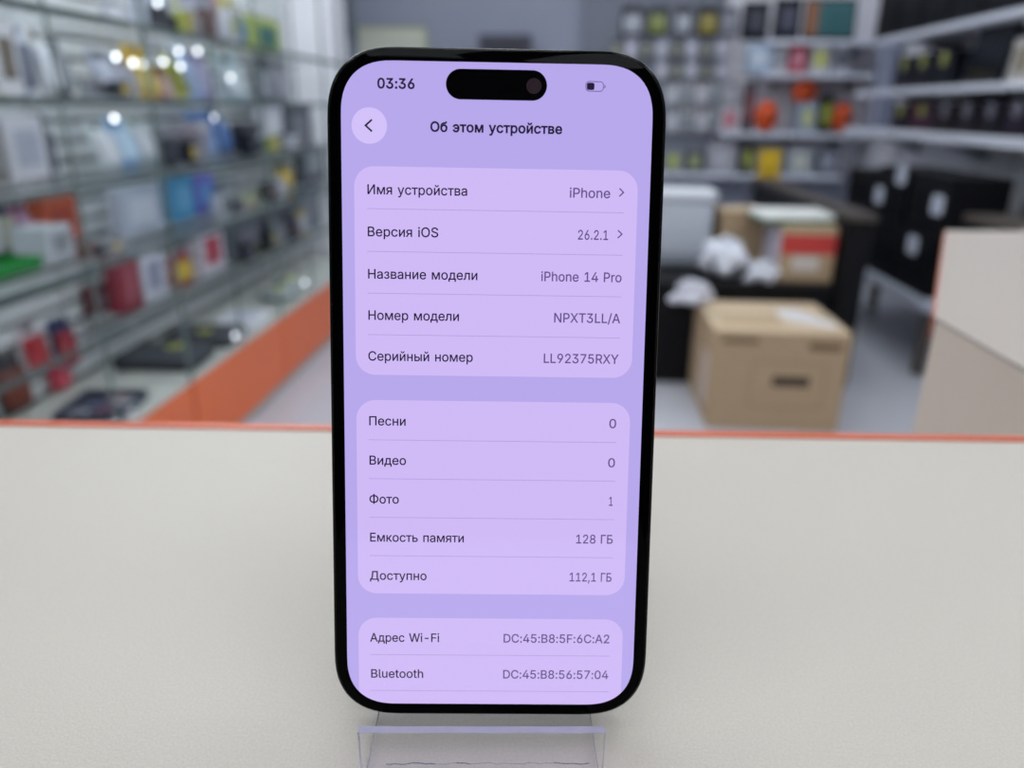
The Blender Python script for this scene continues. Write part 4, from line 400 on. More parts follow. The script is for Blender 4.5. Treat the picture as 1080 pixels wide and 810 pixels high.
'а': (389, "71 8 109 77 54 22 40 40 103 90 30 60 23 83 101 105 21 108 23 130 104 121 28 149 35 166 43 317 28 285 104 263 182 -17 170 54 160 -18 157 55 165 318 180 321 151 389 172 392 135 -16 144 57 112 -11 133 60 137 150 177 159 123 220 177 229 110 376 137 305 153 314 130 384 90 -3 119 68 110 133 46 180 59 191 74 201 122 143 89 209 106 215 115 283 57 336 125 295 73 353 91 366 225 318 225 391 211 321 209 393 190 56 201 -13 218 -7 208 60 196 322 194 393 234 0 247 8 224 67 258 19 233 167 233 236 201 162 236 314 258 384 241 388 277 43 271 33 346 -9 268 -9 268 43 266 124 262 111 267 138 346 251 274 178 269 177 269 176 260 243 265 247 267 256 267 257 344 279 266 270 339 304 263 282 330 324 259 292 319 342 268 30 236 76 247 86 255 98 261 173 250 239 250 305 306 356 291 368 275 377", "0 1 2,3 2 1,1 4 3,5 3 4,6 5 4,4 7 6,8 6 7,9 8 7,7 10 9,11 9 10,12 11 10,13 14 15,16 17 18,19 18 17,20 21 22,21 23 22,18 19 24,19 25 24,26 24 25,27 26 25,28 29 30,29 31 30,32 33 34,35 32 34,34 20 35,20 22 35,26 27 36,27 37 36,0 36 37,1 0 37,12 10 38,39 12 38,40 39 38,41 40 38,38 42 41,43 41 42,44 43 42,42 28 44,28 30 44,13 15 45,46 13 45,45 47 46,48 46 47,49 48 47,47 33 49,33 32 49,50 51 52,53 52 51,54 55 56,57 54 56,52 53 58,59 58 53,57 56 60,60 61 57,62 57 61,61 63 62,64 65 66,67 68 50,68 69 50,51 50 69,70 71 72,72 71 73,71 70 74,75 76 70,70 72 75,77 75 72,72 78 77,78 79 77,79 80 81,80 79 82,83 82 79,79 78 83,84 83 78,85 84 78,78 86 85,87 85 86,86 88 87,89 87 88,88 90 89,91 89 90,90 92 91,71 74 93,62 63 74,94 62 74,95 94 74,74 70 95,96 95 70,70 76 96,65 64 97,98 65 97,97 80 98,80 82 98,91 92 99,92 100 99,100 101 99,101 102 99,67 99 102,68 67 102,55 54 16,17 16 54,31 29 66,66 65 31,58 59 21,23 21 59,74 63 93,73 71 93,80 97 81,77 79 81"),
'б': (411, "86 287 80 275 95 275 98 300 98 304 100 307 110 131 106 152 36 110 28 146 105 175 25 185 106 200 25 198 26 236 111 221 28 271 32 302 38 331 106 329 45 356 175 -14 188 57 169 61 163 358 144 348 172 294 191 299 184 366 156 464 159 393 181 400 181 470 143 -6 153 70 114 7 156 285 127 335 113 446 141 383 134 456 89 26 139 81 67 50 127 96 49 78 117 113 118 241 128 258 141 273 111 320 115 352 54 380 66 400 126 369 79 418 95 433 208 55 208 -17 228 57 241 -14 246 61 229 372 211 301 230 299 208 474 207 405 239 408 237 477 272 -5 263 286 285 361 248 294 258 369 265 411 257 479 302 131 295 112 363 80 376 111 306 153 384 145 307 178 386 181 306 203 384 216 302 226 377 248 296 246 365 278 287 262 350 305 332 328 300 9 261 70 275 80 325 29 286 94 346 52 276 275 309 346 288 416 270 483 308 423 278 488 324 432 336 443 282 493 346 457 353 472 284 499 357 490 286 518 359 518 206 371", "0 1 2,2 3 0,3 4 0,4 3 5,6 7 8,9 8 7,7 10 9,11 9 10,10 12 11,13 11 12,14 13 12,12 15 14,15 1 14,16 14 1,17 16 1,1 0 17,18 17 0,0 4 18,4 19 18,20 18 19,21 22 23,24 25 26,26 27 24,27 28 24,29 30 31,31 32 29,21 23 33,23 34 33,35 33 34,36 26 37,26 25 37,38 39 30,40 38 30,30 29 40,35 34 41,34 42 41,43 41 42,42 44 43,45 43 44,44 46 45,8 45 46,6 8 46,1 15 47,2 1 47,47 48 2,48 49 2,3 2 49,50 3 49,49 36 50,36 37 50,20 19 51,52 20 51,53 52 51,51 54 53,55 53 54,54 39 55,56 55 39,39 38 56,57 58 59,59 58 60,60 61 59,62 63 64,65 66 67,67 68 65,61 60 69,70 71 72,71 73 72,64 72 73,62 64 73,68 67 74,75 68 74,76 77 78,78 79 76,80 76 79,79 81 80,82 80 81,81 83 82,84 82 83,83 85 84,86 84 85,85 87 86,88 86 87,87 89 88,90 88 89,89 91 90,91 92 90,61 69 93,94 61 93,95 94 93,93 96 95,97 95 96,96 98 97,98 78 97,78 77 97,90 92 99,92 100 99,70 99 100,71 70 100,75 74 101,102 75 101,101 103 102,104 102 103,103 105 104,105 106 104,107 104 106,106 108 107,108 109 107,110 107 109,109 111 110,112 110 111,111 113 112,22 21 58,58 57 22,28 27 63,114 28 63,63 62 114,32 31 66,66 65 32,3 50 5,19 4 5"),
'в': (392, "44 -9 120 65 120 160 44 388 120 229 120 315 229 231 209 229 232 160 232 -9 232 65 228 313 208 388 208 315 273 146 273 190 262 154 249 158 258 -8 249 66 245 235 244 309 248 385 302 200 294 197 317 193 287 205 301 200 304 5 322 16 273 77 338 29 280 85 351 45 360 63 284 95 365 82 367 102 286 108 366 122 284 124 361 141 353 157 343 171 280 136 330 183 282 -3 262 70 258 241 266 250 314 207 271 261 330 220 343 236 350 255 273 273 352 278 271 285 348 310 334 337 266 294 312 359 257 303 283 375", "0 1 2,3 0 2,2 4 3,4 5 3,6 7 8,1 0 9,9 10 1,8 7 2,4 2 7,11 12 13,5 13 12,3 5 12,14 15 16,17 16 15,18 19 9,10 9 19,17 15 8,6 8 15,15 20 6,11 21 22,12 11 22,23 24 25,26 24 27,28 29 30,30 29 31,32 30 31,31 33 32,33 34 32,35 32 34,34 36 35,36 37 35,38 35 37,37 39 38,40 38 39,39 41 40,41 42 40,42 43 40,44 40 43,43 45 44,25 44 45,19 18 46,47 19 46,46 28 47,28 30 47,44 25 14,25 24 14,15 14 24,24 26 15,20 15 26,48 20 26,49 48 26,26 50 49,51 49 50,50 52 51,52 53 51,53 54 51,55 51 54,54 56 55,57 55 56,56 58 57,58 59 57,60 57 59,59 61 60,62 60 61,61 63 62,21 62 63,22 21 63,24 23 27,50 26 27"),
'д': (427, "83 -119 83 -9 4 -119 4 65 40 65 127 63 57 87 64 101 344 -9 344 -119 423 -119 423 65 365 65 286 65 286 314 365 388 134 72 70 119 144 96 74 132 152 125 78 148 158 157 81 165 162 192 89 232 166 230 174 314 102 388", "0 1 2,3 2 1,4 3 1,1 5 4,6 4 5,7 6 5,8 9 10,10 11 8,11 12 8,13 8 12,14 13 12,14 12 15,8 13 1,5 1 13,7 5 16,17 7 16,16 18 17,19 17 18,18 20 19,21 19 20,20 22 21,23 21 22,22 24 23,25 23 24,24 26 25,26 27 25,28 25 27,27 14 28,14 15 28"),
'е': (404, "27 148 35 113 66 160 25 187 106 230 110 248 66 230 48 81 111 130 107 152 105 178 105 211 27 226 35 261 47 294 205 321 205 393 185 319 212 -17 191 57 175 -14 172 61 171 390 167 314 142 -6 156 69 112 8 141 80 139 381 151 306 86 28 128 94 65 53 118 110 117 266 64 322 126 281 85 347 138 294 110 367 226 56 238 -16 239 58 243 315 248 389 225 319 227 392 263 -11 251 61 286 -4 266 69 258 307 289 374 269 382 380 194 378 228 352 225 373 258 366 68 377 97 301 115 106 160 380 160 304 189 300 225 296 246 365 285 307 6 325 18 279 79 342 33 289 93 355 50 290 265 355 309 281 282 341 330 270 295 325 348 308 362 212 55 300 226 106 229", "0 1 2,3 0 2,4 5 6,1 7 8,2 1 8,8 9 2,10 11 2,11 6 2,3 2 6,12 3 6,13 12 6,14 13 6,6 5 14,15 16 17,18 19 20,21 20 19,22 23 17,17 16 22,20 21 24,21 25 24,26 24 25,27 26 25,28 29 23,23 22 28,26 27 30,27 31 30,32 30 31,31 33 32,7 32 33,8 7 33,14 5 34,35 14 34,34 36 35,37 35 36,36 38 37,39 37 38,38 29 39,29 28 39,40 41 42,43 44 45,46 45 44,42 41 47,48 42 47,47 49 48,49 50 48,43 51 52,52 53 43,44 43 53,54 55 56,55 57 56,58 59 60,10 2 61,62 54 63,54 56 63,64 63 56,56 57 65,57 66 65,50 49 67,67 68 50,69 50 68,68 70 69,71 69 70,70 72 71,72 58 71,58 60 71,65 66 73,66 74 73,75 73 74,74 76 75,77 75 76,76 78 77,78 79 77,51 77 79,52 51 79,41 40 18,40 80 18,19 18 80,11 10 63,63 64 11,45 46 15,16 15 46,2 9 61,56 65 81,64 56 81,6 11 82,4 6 82,11 64 81,81 82 11,62 63 61,63 10 61"),
'з': (343, "98 0 122 69 77 9 111 77 59 22 44 37 105 86 32 55 25 74 101 104 21 104 33 302 30 272 107 272 110 293 40 322 52 341 116 303 66 356 83 369 129 226 129 162 163 226 140 319 156 323 125 387 148 391 171 56 171 -13 199 -12 191 58 181 228 163 162 186 160 189 323 199 391 173 325 173 393 145 -12 153 58 121 -7 136 62 127 312 103 379 231 136 234 190 221 147 205 155 221 250 211 240 234 201 203 319 214 311 243 378 222 386 255 197 248 194 278 186 208 63 224 -7 248 2 221 72 269 13 232 83 287 26 301 43 238 95 313 62 320 82 240 109 322 104 319 129 238 123 311 151 298 170 253 197 267 204 284 218 227 262 297 235 304 256 229 276 307 279 305 299 227 290 300 319 291 337 222 301 277 353 262 367 197 232", "0 1 2,1 3 2,4 2 3,5 4 3,3 6 5,7 5 6,8 7 6,6 9 8,10 8 9,11 12 13,13 14 11,15 11 14,16 15 14,14 17 16,18 16 17,17 19 18,20 21 22,23 24 25,24 26 25,27 28 29,29 30 27,31 32 33,34 35 36,37 36 35,28 27 38,39 38 27,22 21 32,32 31 22,26 24 36,36 37 26,38 39 40,39 41 40,0 40 41,1 0 41,19 17 42,43 19 42,42 23 43,23 25 43,44 45 46,47 46 45,48 49 50,51 52 53,54 51 53,55 56 57,58 59 60,61 58 60,60 62 61,63 61 62,62 64 63,64 65 63,66 63 65,65 67 66,67 68 66,69 66 68,68 70 69,70 71 69,72 69 71,71 73 72,73 74 72,44 72 74,74 57 44,57 56 44,45 44 56,50 45 56,50 56 75,48 50 76,76 77 48,78 48 77,77 79 78,79 80 78,81 78 80,80 82 81,82 83 81,84 81 83,83 85 84,85 86 84,87 84 86,86 88 87,52 87 88,88 89 52,53 52 89,30 29 59,59 58 30,47 45 33,31 33 45,45 50 31,90 31 50,50 49 90,51 54 34,35 34 54,56 55 75,76 50 75"),
'и': (411, "44 388 44 -9 113 113 116 -9 123 113 123 128 123 388 298 265 367 -9 367 388 287 -9 287 265 287 249 295 388", "0 1 2,2 1 3,3 4 2,4 5 2,0 2 6,7 8 9,8 7 10,11 12 7,13 11 7,7 9 13,12 11 4,5 4 11,10 7 12,4 3 12,6 2 5,11 13 5"),
'й': (411, "113 113 116 -9 123 113 123 128 44 -9 44 388 123 388 186 425 192 486 168 430 182 491 150 438 136 448 172 497 123 461 166 506 112 476 104 492 161 517 99 510 159 538 97 538 218 486 205 485 225 425 243 430 229 491 261 438 275 449 238 497 287 265 287 249 298 265 295 388 287 -9 367 -9 367 388 288 461 244 506 299 476 307 492 249 517 312 510 251 538 314 538 205 424", "0 1 2,2 3 0,1 0 4,5 4 0,0 6 5,7 8 9,10 9 8,9 10 11,12 11 10,10 13 12,12 13 14,13 15 14,16 14 15,17 16 15,15 18 17,19 17 18,18 20 19,21 19 20,22 23 24,22 24 25,26 22 25,25 27 26,27 28 26,29 26 28,30 31 32,32 33 30,32 34 35,35 36 32,33 32 36,29 28 37,38 29 37,37 39 38,39 40 38,41 38 40,40 42 41,43 41 42,42 44 43,31 30 2,3 2 30,24 23 45,7 45 23,8 7 23,34 32 31,2 1 31,6 0 3,30 33 3"),
'к': (376, "44 -9 123 -9 123 150 123 224 44 388 123 388 148 224 163 150 225 196 286 -9 381 -6 379 385 284 388", "0 1 2,2 3 0,4 0 3,3 5 4,6 7 8,8 7 9,9 10 8,11 12 8,6 8 12,7 6 2,3 2 6"),
'л': (400, "-3 65 -3 -9 20 65 27 -9 34 66 55 -7 43 71 277 314 277 -9 357 -9 357 388 152 188 158 314 75 211 82 388 80 1 100 14 52 78 116 32 129 55 59 90 138 82 63 101 66 116 144 113 69 134 149 148 72 156 74 182", "0 1 2,2 1 3,3 4 2,4 3 5,6 4 5,7 8 9,9 10 7,11 12 13,14 13 12,12 7 14,7 10 14,6 5 15,15 16 6,17 6 16,16 18 17,18 19 17,20 17 19,19 21 20,22 20 21,23 22 21,21 24 23,25 23 24,24 26 25,27 25 26,28 27 26,26 11 28,11 13 28"),
'м': (535, "109 297 90 363 44 388 122 -9 122 197 44 -9 122 238 121 318 120 363 254 135 261 71 266 103 148 195 240 171 127 249 122 279 252 32 122 262 150 388 269 103 274 72 281 135 385 195 407 249 295 171 491 388 441 363 424 297 412 197 412 -9 491 -9 412 237 413 276 413 265 413 315 414 363 284 32 384 388 234 -9 300 -9 268 95", "0 1 2,3 4 5,2 5 4,4 6 2,0 2 6,1 0 7,7 8 1,9 10 11,10 9 12,9 13 12,14 12 13,15 14 13,16 10 12,15 0 17,7 0 15,15 13 7,13 18 7,8 7 18,1 8 18,2 1 18,19 20 21,22 23 24,21 20 22,22 24 21,25 26 27,28 29 30,30 25 28,31 28 25,25 27 31,32 33 27,34 32 27,27 26 34,26 35 34,20 36 22,33 32 23,24 23 32,32 34 24,37 24 34,34 35 37,35 26 37,26 25 37,16 38 39,39 36 16,10 16 36,36 20 10,10 20 40,20 19 40,11 10 40,31 27 33,36 39 22,38 16 12,0 6 17,14 15 17"),
'н': (409, "44 388 44 -9 90 158 123 -9 90 232 123 388 318 158 286 -9 365 -9 365 388 318 232 286 388 286 158 123 158 123 232 286 232", "0 1 2,2 1 3,0 2 4,4 5 0,6 7 8,8 9 6,9 10 6,10 9 11,7 6 12,2 3 13,4 2 13,5 4 14,10 11 15,6 10 15,14 4 13,14 13 12,15 14 12,12 6 15"),
'о': (415, "27 149 35 113 110 141 106 164 25 187 105 187 106 211 27 227 110 234 35 263 173 -14 185 57 141 -6 166 63 166 313 185 319 141 382 173 390 112 8 151 73 87 28 137 86 65 53 125 102 48 81 116 120 116 255 48 295 125 274 65 324 137 290 87 348 151 303 112 368 230 57 242 -14 274 -6 249 63 230 319 249 313 274 382 242 390 380 113 388 149 305 141 309 164 390 187 310 187 309 211 388 227 305 234 380 263 304 8 265 73 329 28 279 86 350 53 290 102 367 81 299 120 299 255 367 295 290 274 350 324 279 290 329 348 265 303 304 368 207 -17 207 55 207 321 207 393", "0 1 2,2 3 0,4 0 3,3 5 4,5 6 4,7 4 6,6 8 7,9 7 8,10 11 12,11 13 12,14 15 16,15 17 16,12 13 18,13 19 18,20 18 19,19 21 20,22 20 21,21 23 22,24 22 23,23 25 24,1 24 25,2 1 25,9 8 26,27 9 26,26 28 27,29 27 28,28 30 29,31 29 30,30 32 31,33 31 32,32 14 33,14 16 33,34 35 36,37 34 36,38 39 40,41 38 40,42 43 44,45 44 43,43 46 45,47 45 46,48 47 46,46 49 48,50 48 49,49 51 50,37 36 52,53 37 52,52 54 53,55 53 54,54 56 55,57 55 56,56 58 57,59 57 58,58 42 59,42 44 59,50 51 60,51 61 60,62 60 61,61 63 62,64 62 63,63 65 64,66 64 65,65 67 66,39 66 67,40 39 67,35 34 68,34 69 68,10 68 69,11 10 69,17 15 70,71 17 70,70 38 71,38 41 71"),
'п': (408, "123 -9 123 314 44 -9 44 388 285 314 285 -9 364 -9 364 388", "0 1 2,3 2 1,4 5 6,6 7 4,3 1 4,4 7 3"),
'р': (424, "44 388 44 -152 113 50 113 328 121 388 123 37 123 50 133 118 127 139 123 163 122 189 123 215 127 239 133 260 121 328 121 339 206 -16 200 58 186 -11 169 -4 183 63 200 319 206 392 185 388 154 5 141 15 167 72 167 381 153 372 182 314 131 25 154 85 142 100 142 278 153 293 166 305 130 352 140 362 259 313 261 390 241 319 220 56 229 -17 241 58 229 393 220 321 261 -14 258 64 291 -6 274 73 275 304 291 382 390 113 397 150 314 141 318 164 399 189 319 189 318 214 397 228 314 237 390 264 308 258 378 297 318 8 342 28 287 86 362 52 299 101 378 80 308 120 299 276 362 325 288 291 342 349 318 369 123 -152", "0 1 2,0 3 4,2 1 5,6 2 5,7 8 2,8 9 2,0 2 9,10 0 9,0 10 11,11 12 0,3 0 12,12 13 3,3 14 15,16 17 18,18 17 19,20 19 17,21 22 23,19 20 24,25 24 20,20 26 25,27 28 29,29 21 27,21 23 27,25 26 30,6 30 26,26 31 6,31 32 6,2 6 32,7 2 32,3 13 33,14 3 33,33 34 14,34 35 14,36 14 35,37 36 35,35 29 37,29 28 37,38 39 40,41 42 43,44 45 40,40 39 44,43 42 46,47 43 46,46 48 47,48 49 47,50 51 38,39 38 51,52 53 54,55 54 53,53 56 55,57 55 56,58 57 56,56 59 58,60 58 59,59 61 60,62 60 61,61 63 62,49 48 64,64 65 49,66 49 65,65 67 66,68 66 67,67 69 68,70 68 69,69 52 70,52 54 70,62 63 71,63 72 71,73 71 72,72 74 73,50 73 74,74 75 50,51 50 75,42 41 16,17 16 41,22 21 45,45 44 22,14 36 15,4 3 15,30 6 5,1 76 5"),
'с': (396, "35 113 48 81 116 120 110 141 27 149 106 164 25 187 105 187 106 211 27 227 110 234 35 263 207 -17 207 55 173 -14 185 57 173 390 185 319 207 321 207 393 141 -6 166 63 166 313 141 382 112 8 151 73 87 28 137 86 65 53 125 102 116 255 48 295 125 274 65 324 137 290 87 348 151 303 112 368 224 320 239 316 245 390 226 392 240 61 245 -14 264 -10 280 -3 254 66 253 311 279 380 263 386 358 66 366 82 290 106 298 128 375 108 374 271 365 297 297 251 289 272 357 313 296 5 266 73 311 14 325 25 276 82 338 37 284 94 348 51 283 284 347 327 336 341 274 295 324 353 265 304 310 363 295 372 226 -16 224 56", "0 1 2,2 3 0,4 0 3,3 5 4,6 4 5,5 7 6,7 8 6,9 6 8,8 10 9,11 9 10,12 13 14,15 14 13,16 17 18,18 19 16,14 15 20,21 20 15,22 17 23,17 16 23,20 21 24,21 25 24,26 24 25,25 27 26,28 26 27,27 29 28,1 28 29,2 1 29,11 10 30,31 11 30,30 32 31,33 31 32,32 34 33,35 33 34,34 36 35,37 35 36,36 22 37,22 23 37,38 39 40,41 38 40,42 43 44,44 45 42,46 42 45,39 47 48,48 49 39,40 39 49,50 51 52,53 52 51,51 54 53,55 56 57,58 57 56,56 59 58,46 45 60,61 46 60,60 62 61,62 63 61,64 61 63,63 65 64,66 64 65,65 67 66,67 50 66,50 52 66,58 59 68,59 69 68,69 70 68,71 68 70,70 72 71,73 71 72,72 74 73,74 75 73,47 73 75,48 47 75,13 12 76,77 13 76,76 43 77,43 42 77,38 41 18,19 18 41"),
'т': (325, "-3 388 -3 316 123 316 328 316 328 388 202 316 123 -9 202 -9", "0 1 2,3 4 5,2 6 7,7 5 2,0 2 5,5 4 0"),
'у': (389, "64 -152 54 -76 36 -146 91 -154 89 -81 72 -78 102 -80 109 -153 127 -150 113 -76 143 -144 189 112 182 135 153 -1 173 158 383 387 218 12 212 -61 215 158 299 388 196 89 173 12 193 90 195 93 158 -136 124 -68 171 -126 184 -113 130 -59 194 -98 137 -48 204 -81 143 -33 5 387 90 388", "0 1 2,3 4 0,4 5 0,1 0 5,6 7 8,9 6 8,8 10 9,7 6 3,4 3 6,11 12 13,12 14 13,15 16 17,16 15 18,15 19 18,16 18 20,21 13 17,17 16 21,16 20 21,20 22 21,13 21 22,11 13 22,22 20 23,20 18 23,9 10 24,25 9 24,24 26 25,26 27 25,28 25 27,27 29 28,30 28 29,29 31 30,31 17 30,32 30 17,17 13 32,13 14 33,34 33 14,11 22 23"),
'ы': (511, "123 65 95 178 44 -9 44 388 95 253 214 -9 214 65 123 253 123 388 234 67 244 -7 270 -2 250 72 250 171 270 246 234 176 244 251 214 178 214 253 467 -9 467 388 388 388 275 92 331 37 345 56 281 106 355 77 360 99 283 121 362 123 360 147 281 137 355 170 294 8 264 81 315 21 275 151 345 191 332 209 264 162 315 224 294 236 123 178 388 -9", "0 1 2,3 2 1,1 4 3,0 2 5,5 6 0,4 1 7,4 7 8,3 4 8,9 10 11,12 9 11,13 14 15,16 15 14,6 5 10,10 9 6,15 16 17,18 17 16,19 20 21,22 23 24,25 22 24,24 26 25,26 27 25,28 25 27,27 29 28,29 30 28,31 28 30,30 32 31,12 11 33,34 12 33,33 35 34,35 23 34,23 22 34,31 32 36,32 37 36,37 38 36,39 36 38,38 40 39,40 41 39,13 39 41,14 13 41,17 18 7,7 42 17,42 7 1,1 0 42,43 19 21"),
'ь': (388, "44 388 44 -9 95 178 95 253 214 -9 214 65 123 65 123 388 234 67 244 -7 270 -2 250 72 234 176 244 251 214 178 214 253 123 253 331 37 345 56 275 92 281 106 355 77 360 99 283 121 362 123 360 147 281 137 355 170 275 151 345 191 332 209 294 8 264 81 315 21 264 162 315 224 294 236 250 171 270 246 123 178", "0 1 2,2 3 0,4 5 6,4 6 1,2 1 6,0 3 7,8 9 10,10 11 8,5 4 9,9 8 5,12 13 14,13 15 14,3 2 16,7 3 16,17 18 19,20 19 18,18 21 20,21 22 20,23 20 22,22 24 23,24 25 23,26 23 25,25 27 26,28 26 27,27 29 28,29 30 28,11 10 31,32 11 31,31 33 32,33 17 32,17 19 32,28 30 34,30 35 34,35 36 34,37 34 36,36 38 37,12 37 38,13 12 38,14 15 16,16 39 14,39 16 2,2 6 39"),
'э': (396, "30 82 38 66 105 106 97 128 21 108 31 297 22 271 99 251 106 273 39 313 169 -16 171 56 151 -14 156 61 132 -10 157 316 151 390 133 386 115 -3 142 66 143 311 116 380 99 4 130 73 84 14 70 25 120 82 58 37 111 94 48 51 113 284 49 327 59 341 121 295 72 353 131 304 86 363 100 372 223 -14 210 57 188 -17 188 55 188 393 188 321 210 319 223 390 255 -6 229 63 229 313 255 382 361 113 368 149 318 154 371 187 318 227 368 227 361 263 348 295 348 81 279 120 285 141 289 164 287 154 290 187 289 211 286 227 284 8 245 73 309 28 259 86 331 53 270 102 285 234 279 255 270 274 331 324 259 290 309 348 245 303 284 368 123 154 123 227 172 320 169 392", "0 1 2,2 3 0,4 0 3,5 6 7,7 8 5,9 5 8,10 11 12,11 13 12,14 12 13,15 16 17,14 13 18,13 19 18,20 15 21,15 17 21,18 19 22,19 23 22,24 22 23,25 24 23,23 26 25,27 25 26,26 28 27,29 27 28,1 29 28,2 1 28,9 8 30,31 9 30,32 31 30,30 33 32,34 32 33,33 35 34,36 34 35,37 36 35,35 20 37,20 21 37,38 39 40,41 40 39,42 43 44,44 45 42,39 38 46,47 39 46,48 49 44,45 44 49,50 51 52,51 53 52,54 52 53,53 55 54,55 56 54,56 57 54,58 50 59,50 52 59,60 59 52,61 62 52,63 61 52,52 54 63,64 63 54,65 64 54,47 46 66,67 47 66,66 68 67,69 67 68,68 70 69,71 69 70,70 58 71,58 59 71,72 54 73,54 57 73,74 73 57,57 75 74,76 74 75,75 77 76,78 76 77,77 79 78,48 78 79,49 48 79,40 41 10,11 10 41,62 61 80,61 63 80,81 80 63,63 64 81,64 65 81,16 15 82,83 16 82,82 43 83,43 42 83,60 52 62,54 72 65"),
'я': (385, "117 181 120 218 110 229 90 -9 133 137 96 147 93 148 62 167 40 193 104 242 27 224 102 259 23 259 27 295 104 277 40 326 110 291 62 353 133 384 135 310 156 315 180 388 307 203 341 -9 341 388 307 133 262 317 262 -9 203 179 184 203 156 205 184 317 175 133 135 210 120 302 93 373 262 133 262 203 180 133 2 -7", "0 1 2,3 4 5,6 0 7,0 2 7,8 7 2,2 9 8,10 8 9,9 11 10,12 10 11,13 12 11,11 14 13,15 13 14,14 16 15,17 15 16,18 19 20,20 21 18,22 23 24,23 22 25,22 24 26,23 25 27,28 29 30,21 20 31,31 26 21,26 24 21,32 4 3,5 4 0,30 33 0,1 0 33,17 16 34,35 17 34,34 19 35,19 18 35,36 37 28,37 36 25,29 28 37,22 26 37,25 22 37,27 25 36,28 38 36,39 3 5,0 6 5,28 30 0,4 32 0,38 28 32,28 0 32"),
}

def outline(w_, h_, ex, n=14, p=2.5):
    """rounded rectangle centred on 0 with continuous (superellipse) corners"""
    pts = []
    for sx, sy, rev in ((1, 1, 0), (-1, 1, 1), (-1, -1, 0), (1, -1, 1)):
        q = []
        for k in range(n + 1):
            a = PI / 2 * k / n
            q.append((sx * (w_ / 2 - ex + ex * math.cos(a) ** (2 / p)), sy * (h_ / 2 - ex + ex * math.sin(a) ** (2 / p))))
        pts += q[::-1] if rev else q
    return pts

PW, PHH, PT = .0715, .1475, .00785
phone = thing('smartphone', 'black smartphone with a lilac settings screen on an acrylic stand', 'smartphone', PH_LOC)
phone.rotation_euler = PH_ROT
def shift(pts, dz):
    return [(u_, v_ + dz) for u_, v_ in pts]
black_metal = mat((9, 9, 10), rough=.22, metal=1.0)
black_glass = mat((2, 2, 3), rough=.03, spec=.05)
body = MB()
body.prism(shift(outline(PW, PHH, .0150), PHH / 2), .0005, PT, 'Y', bev=.0009, seg=4)
body.build('frame', black_metal, phone, 35)
MB().prism(shift(outline(PW - .0012, PHH - .0012, .0146), PHH / 2), 0, .0012, 'Y', bev=.00035, seg=3).build('front_glass', black_glass, phone, 35)
cb = MB()
cb.prism(shift(outline(.036, .038, .009), 0), PT, PT + .0016, 'Y', bev=.0006)
camb = cb.build('camera_bump', mat((24, 24, 28), rough=.3), phone, 35)
camb.location = (.0150, 0, PHH - .0225)
for (x, z) in ((.008, .0085), (.008, -.0085), (-.009, 0)):
    MB().cyl((x, PT + .0014, z), (x, PT + .0036, z), .0078, n=32).cyl((x, PT + .0034, z), (x, PT + .0038, z), .006, n=32, mi=1).build('lens', [black_metal, black_glass], camb, 40)
for (sx, z0, z1, nm) in ((1, .089, .107, 'side_button'), (-1, .1005, .1105, 'volume_button'), (-1, .087, .097, 'volume_button'), (-1, .1165, .1225, 'mute_switch')):
    MB().box(sx * PW / 2 - .0004, sx * PW / 2 + .0004, .0029, .0054, z0, z1, .0003).build(nm, black_metal, phone)

# screen: 393 x 852 points
PTS = .0651 / 393
def scr(x, y):
    return ((x - 196.5) * PTS, PHH / 2 - (y - 425.3) * PTS)
def emit_mat(name, rgb, st_=1.0):
    """lit pixels behind the cover glass"""
    m = bpy.data.materials.new(name)
    m.use_nodes = True
    q = m.node_tree.nodes['Principled BSDF']
    q.inputs['Base Color'].default_value = (.004, .004, .005, 1)
    q.inputs['Roughness'].default_value = .06
    q.inputs['Emission Color'].default_value = lin(rgb)
    q.inputs['Emission Strength'].default_value = st_
    return m
M_BG = emit_mat('screen_background', (183, 168, 236))
M_CARD = emit_mat('screen_card', (207, 186, 246))
M_BTN = emit_mat('screen_button', (211, 193, 249))
M_LINE = emit_mat('screen_rule', (170, 150, 210))
M_INK = emit_mat('screen_ink', (34, 26, 58))
M_INK2 = emit_mat('screen_grey_ink', (98, 80, 134))
def flat(pts, y, name, m, parent):
    me = bpy.data.meshes.new(name)
    bm = bmesh.new()
    f = bm.faces.new([bm.verts.new((u_, y, v_)) for u_, v_ in pts])
    bm.normal_update()
    if f.normal.y > 0:
        f.normal_flip()
    bm.to_mesh(me); bm.free()
    me.materials.append(m)
    o = bpy.data.objects.new(name, me)
    COL.objects.link(o); o.parent = parent
    return o
def rrect(x0, y0, x1, y1, r, n=8, bottom=True, clip=None):
    ca = []
    for cx, cy, a0 in ((x1 - r, y0 + r, -90), (x1 - r, y1 - r, 0), (x0 + r, y1 - r, 90), (x0 + r, y0 + r, 180)):
        if not bottom and cy == y1 - r:
            ca.append((x1 if a0 == 0 else x0, y1)); continue
        for k in range(n + 1):
            a = R(a0 + 90 * k / n)
            ca.append((cx + r * math.cos(a), cy + r * math.sin(a)))
    return [scr(*p) for p in ca]
LY = -.00004
disp = flat(shift(outline(.0652, .1412, .0113), PHH / 2), LY, 'display', M_BG, phone)
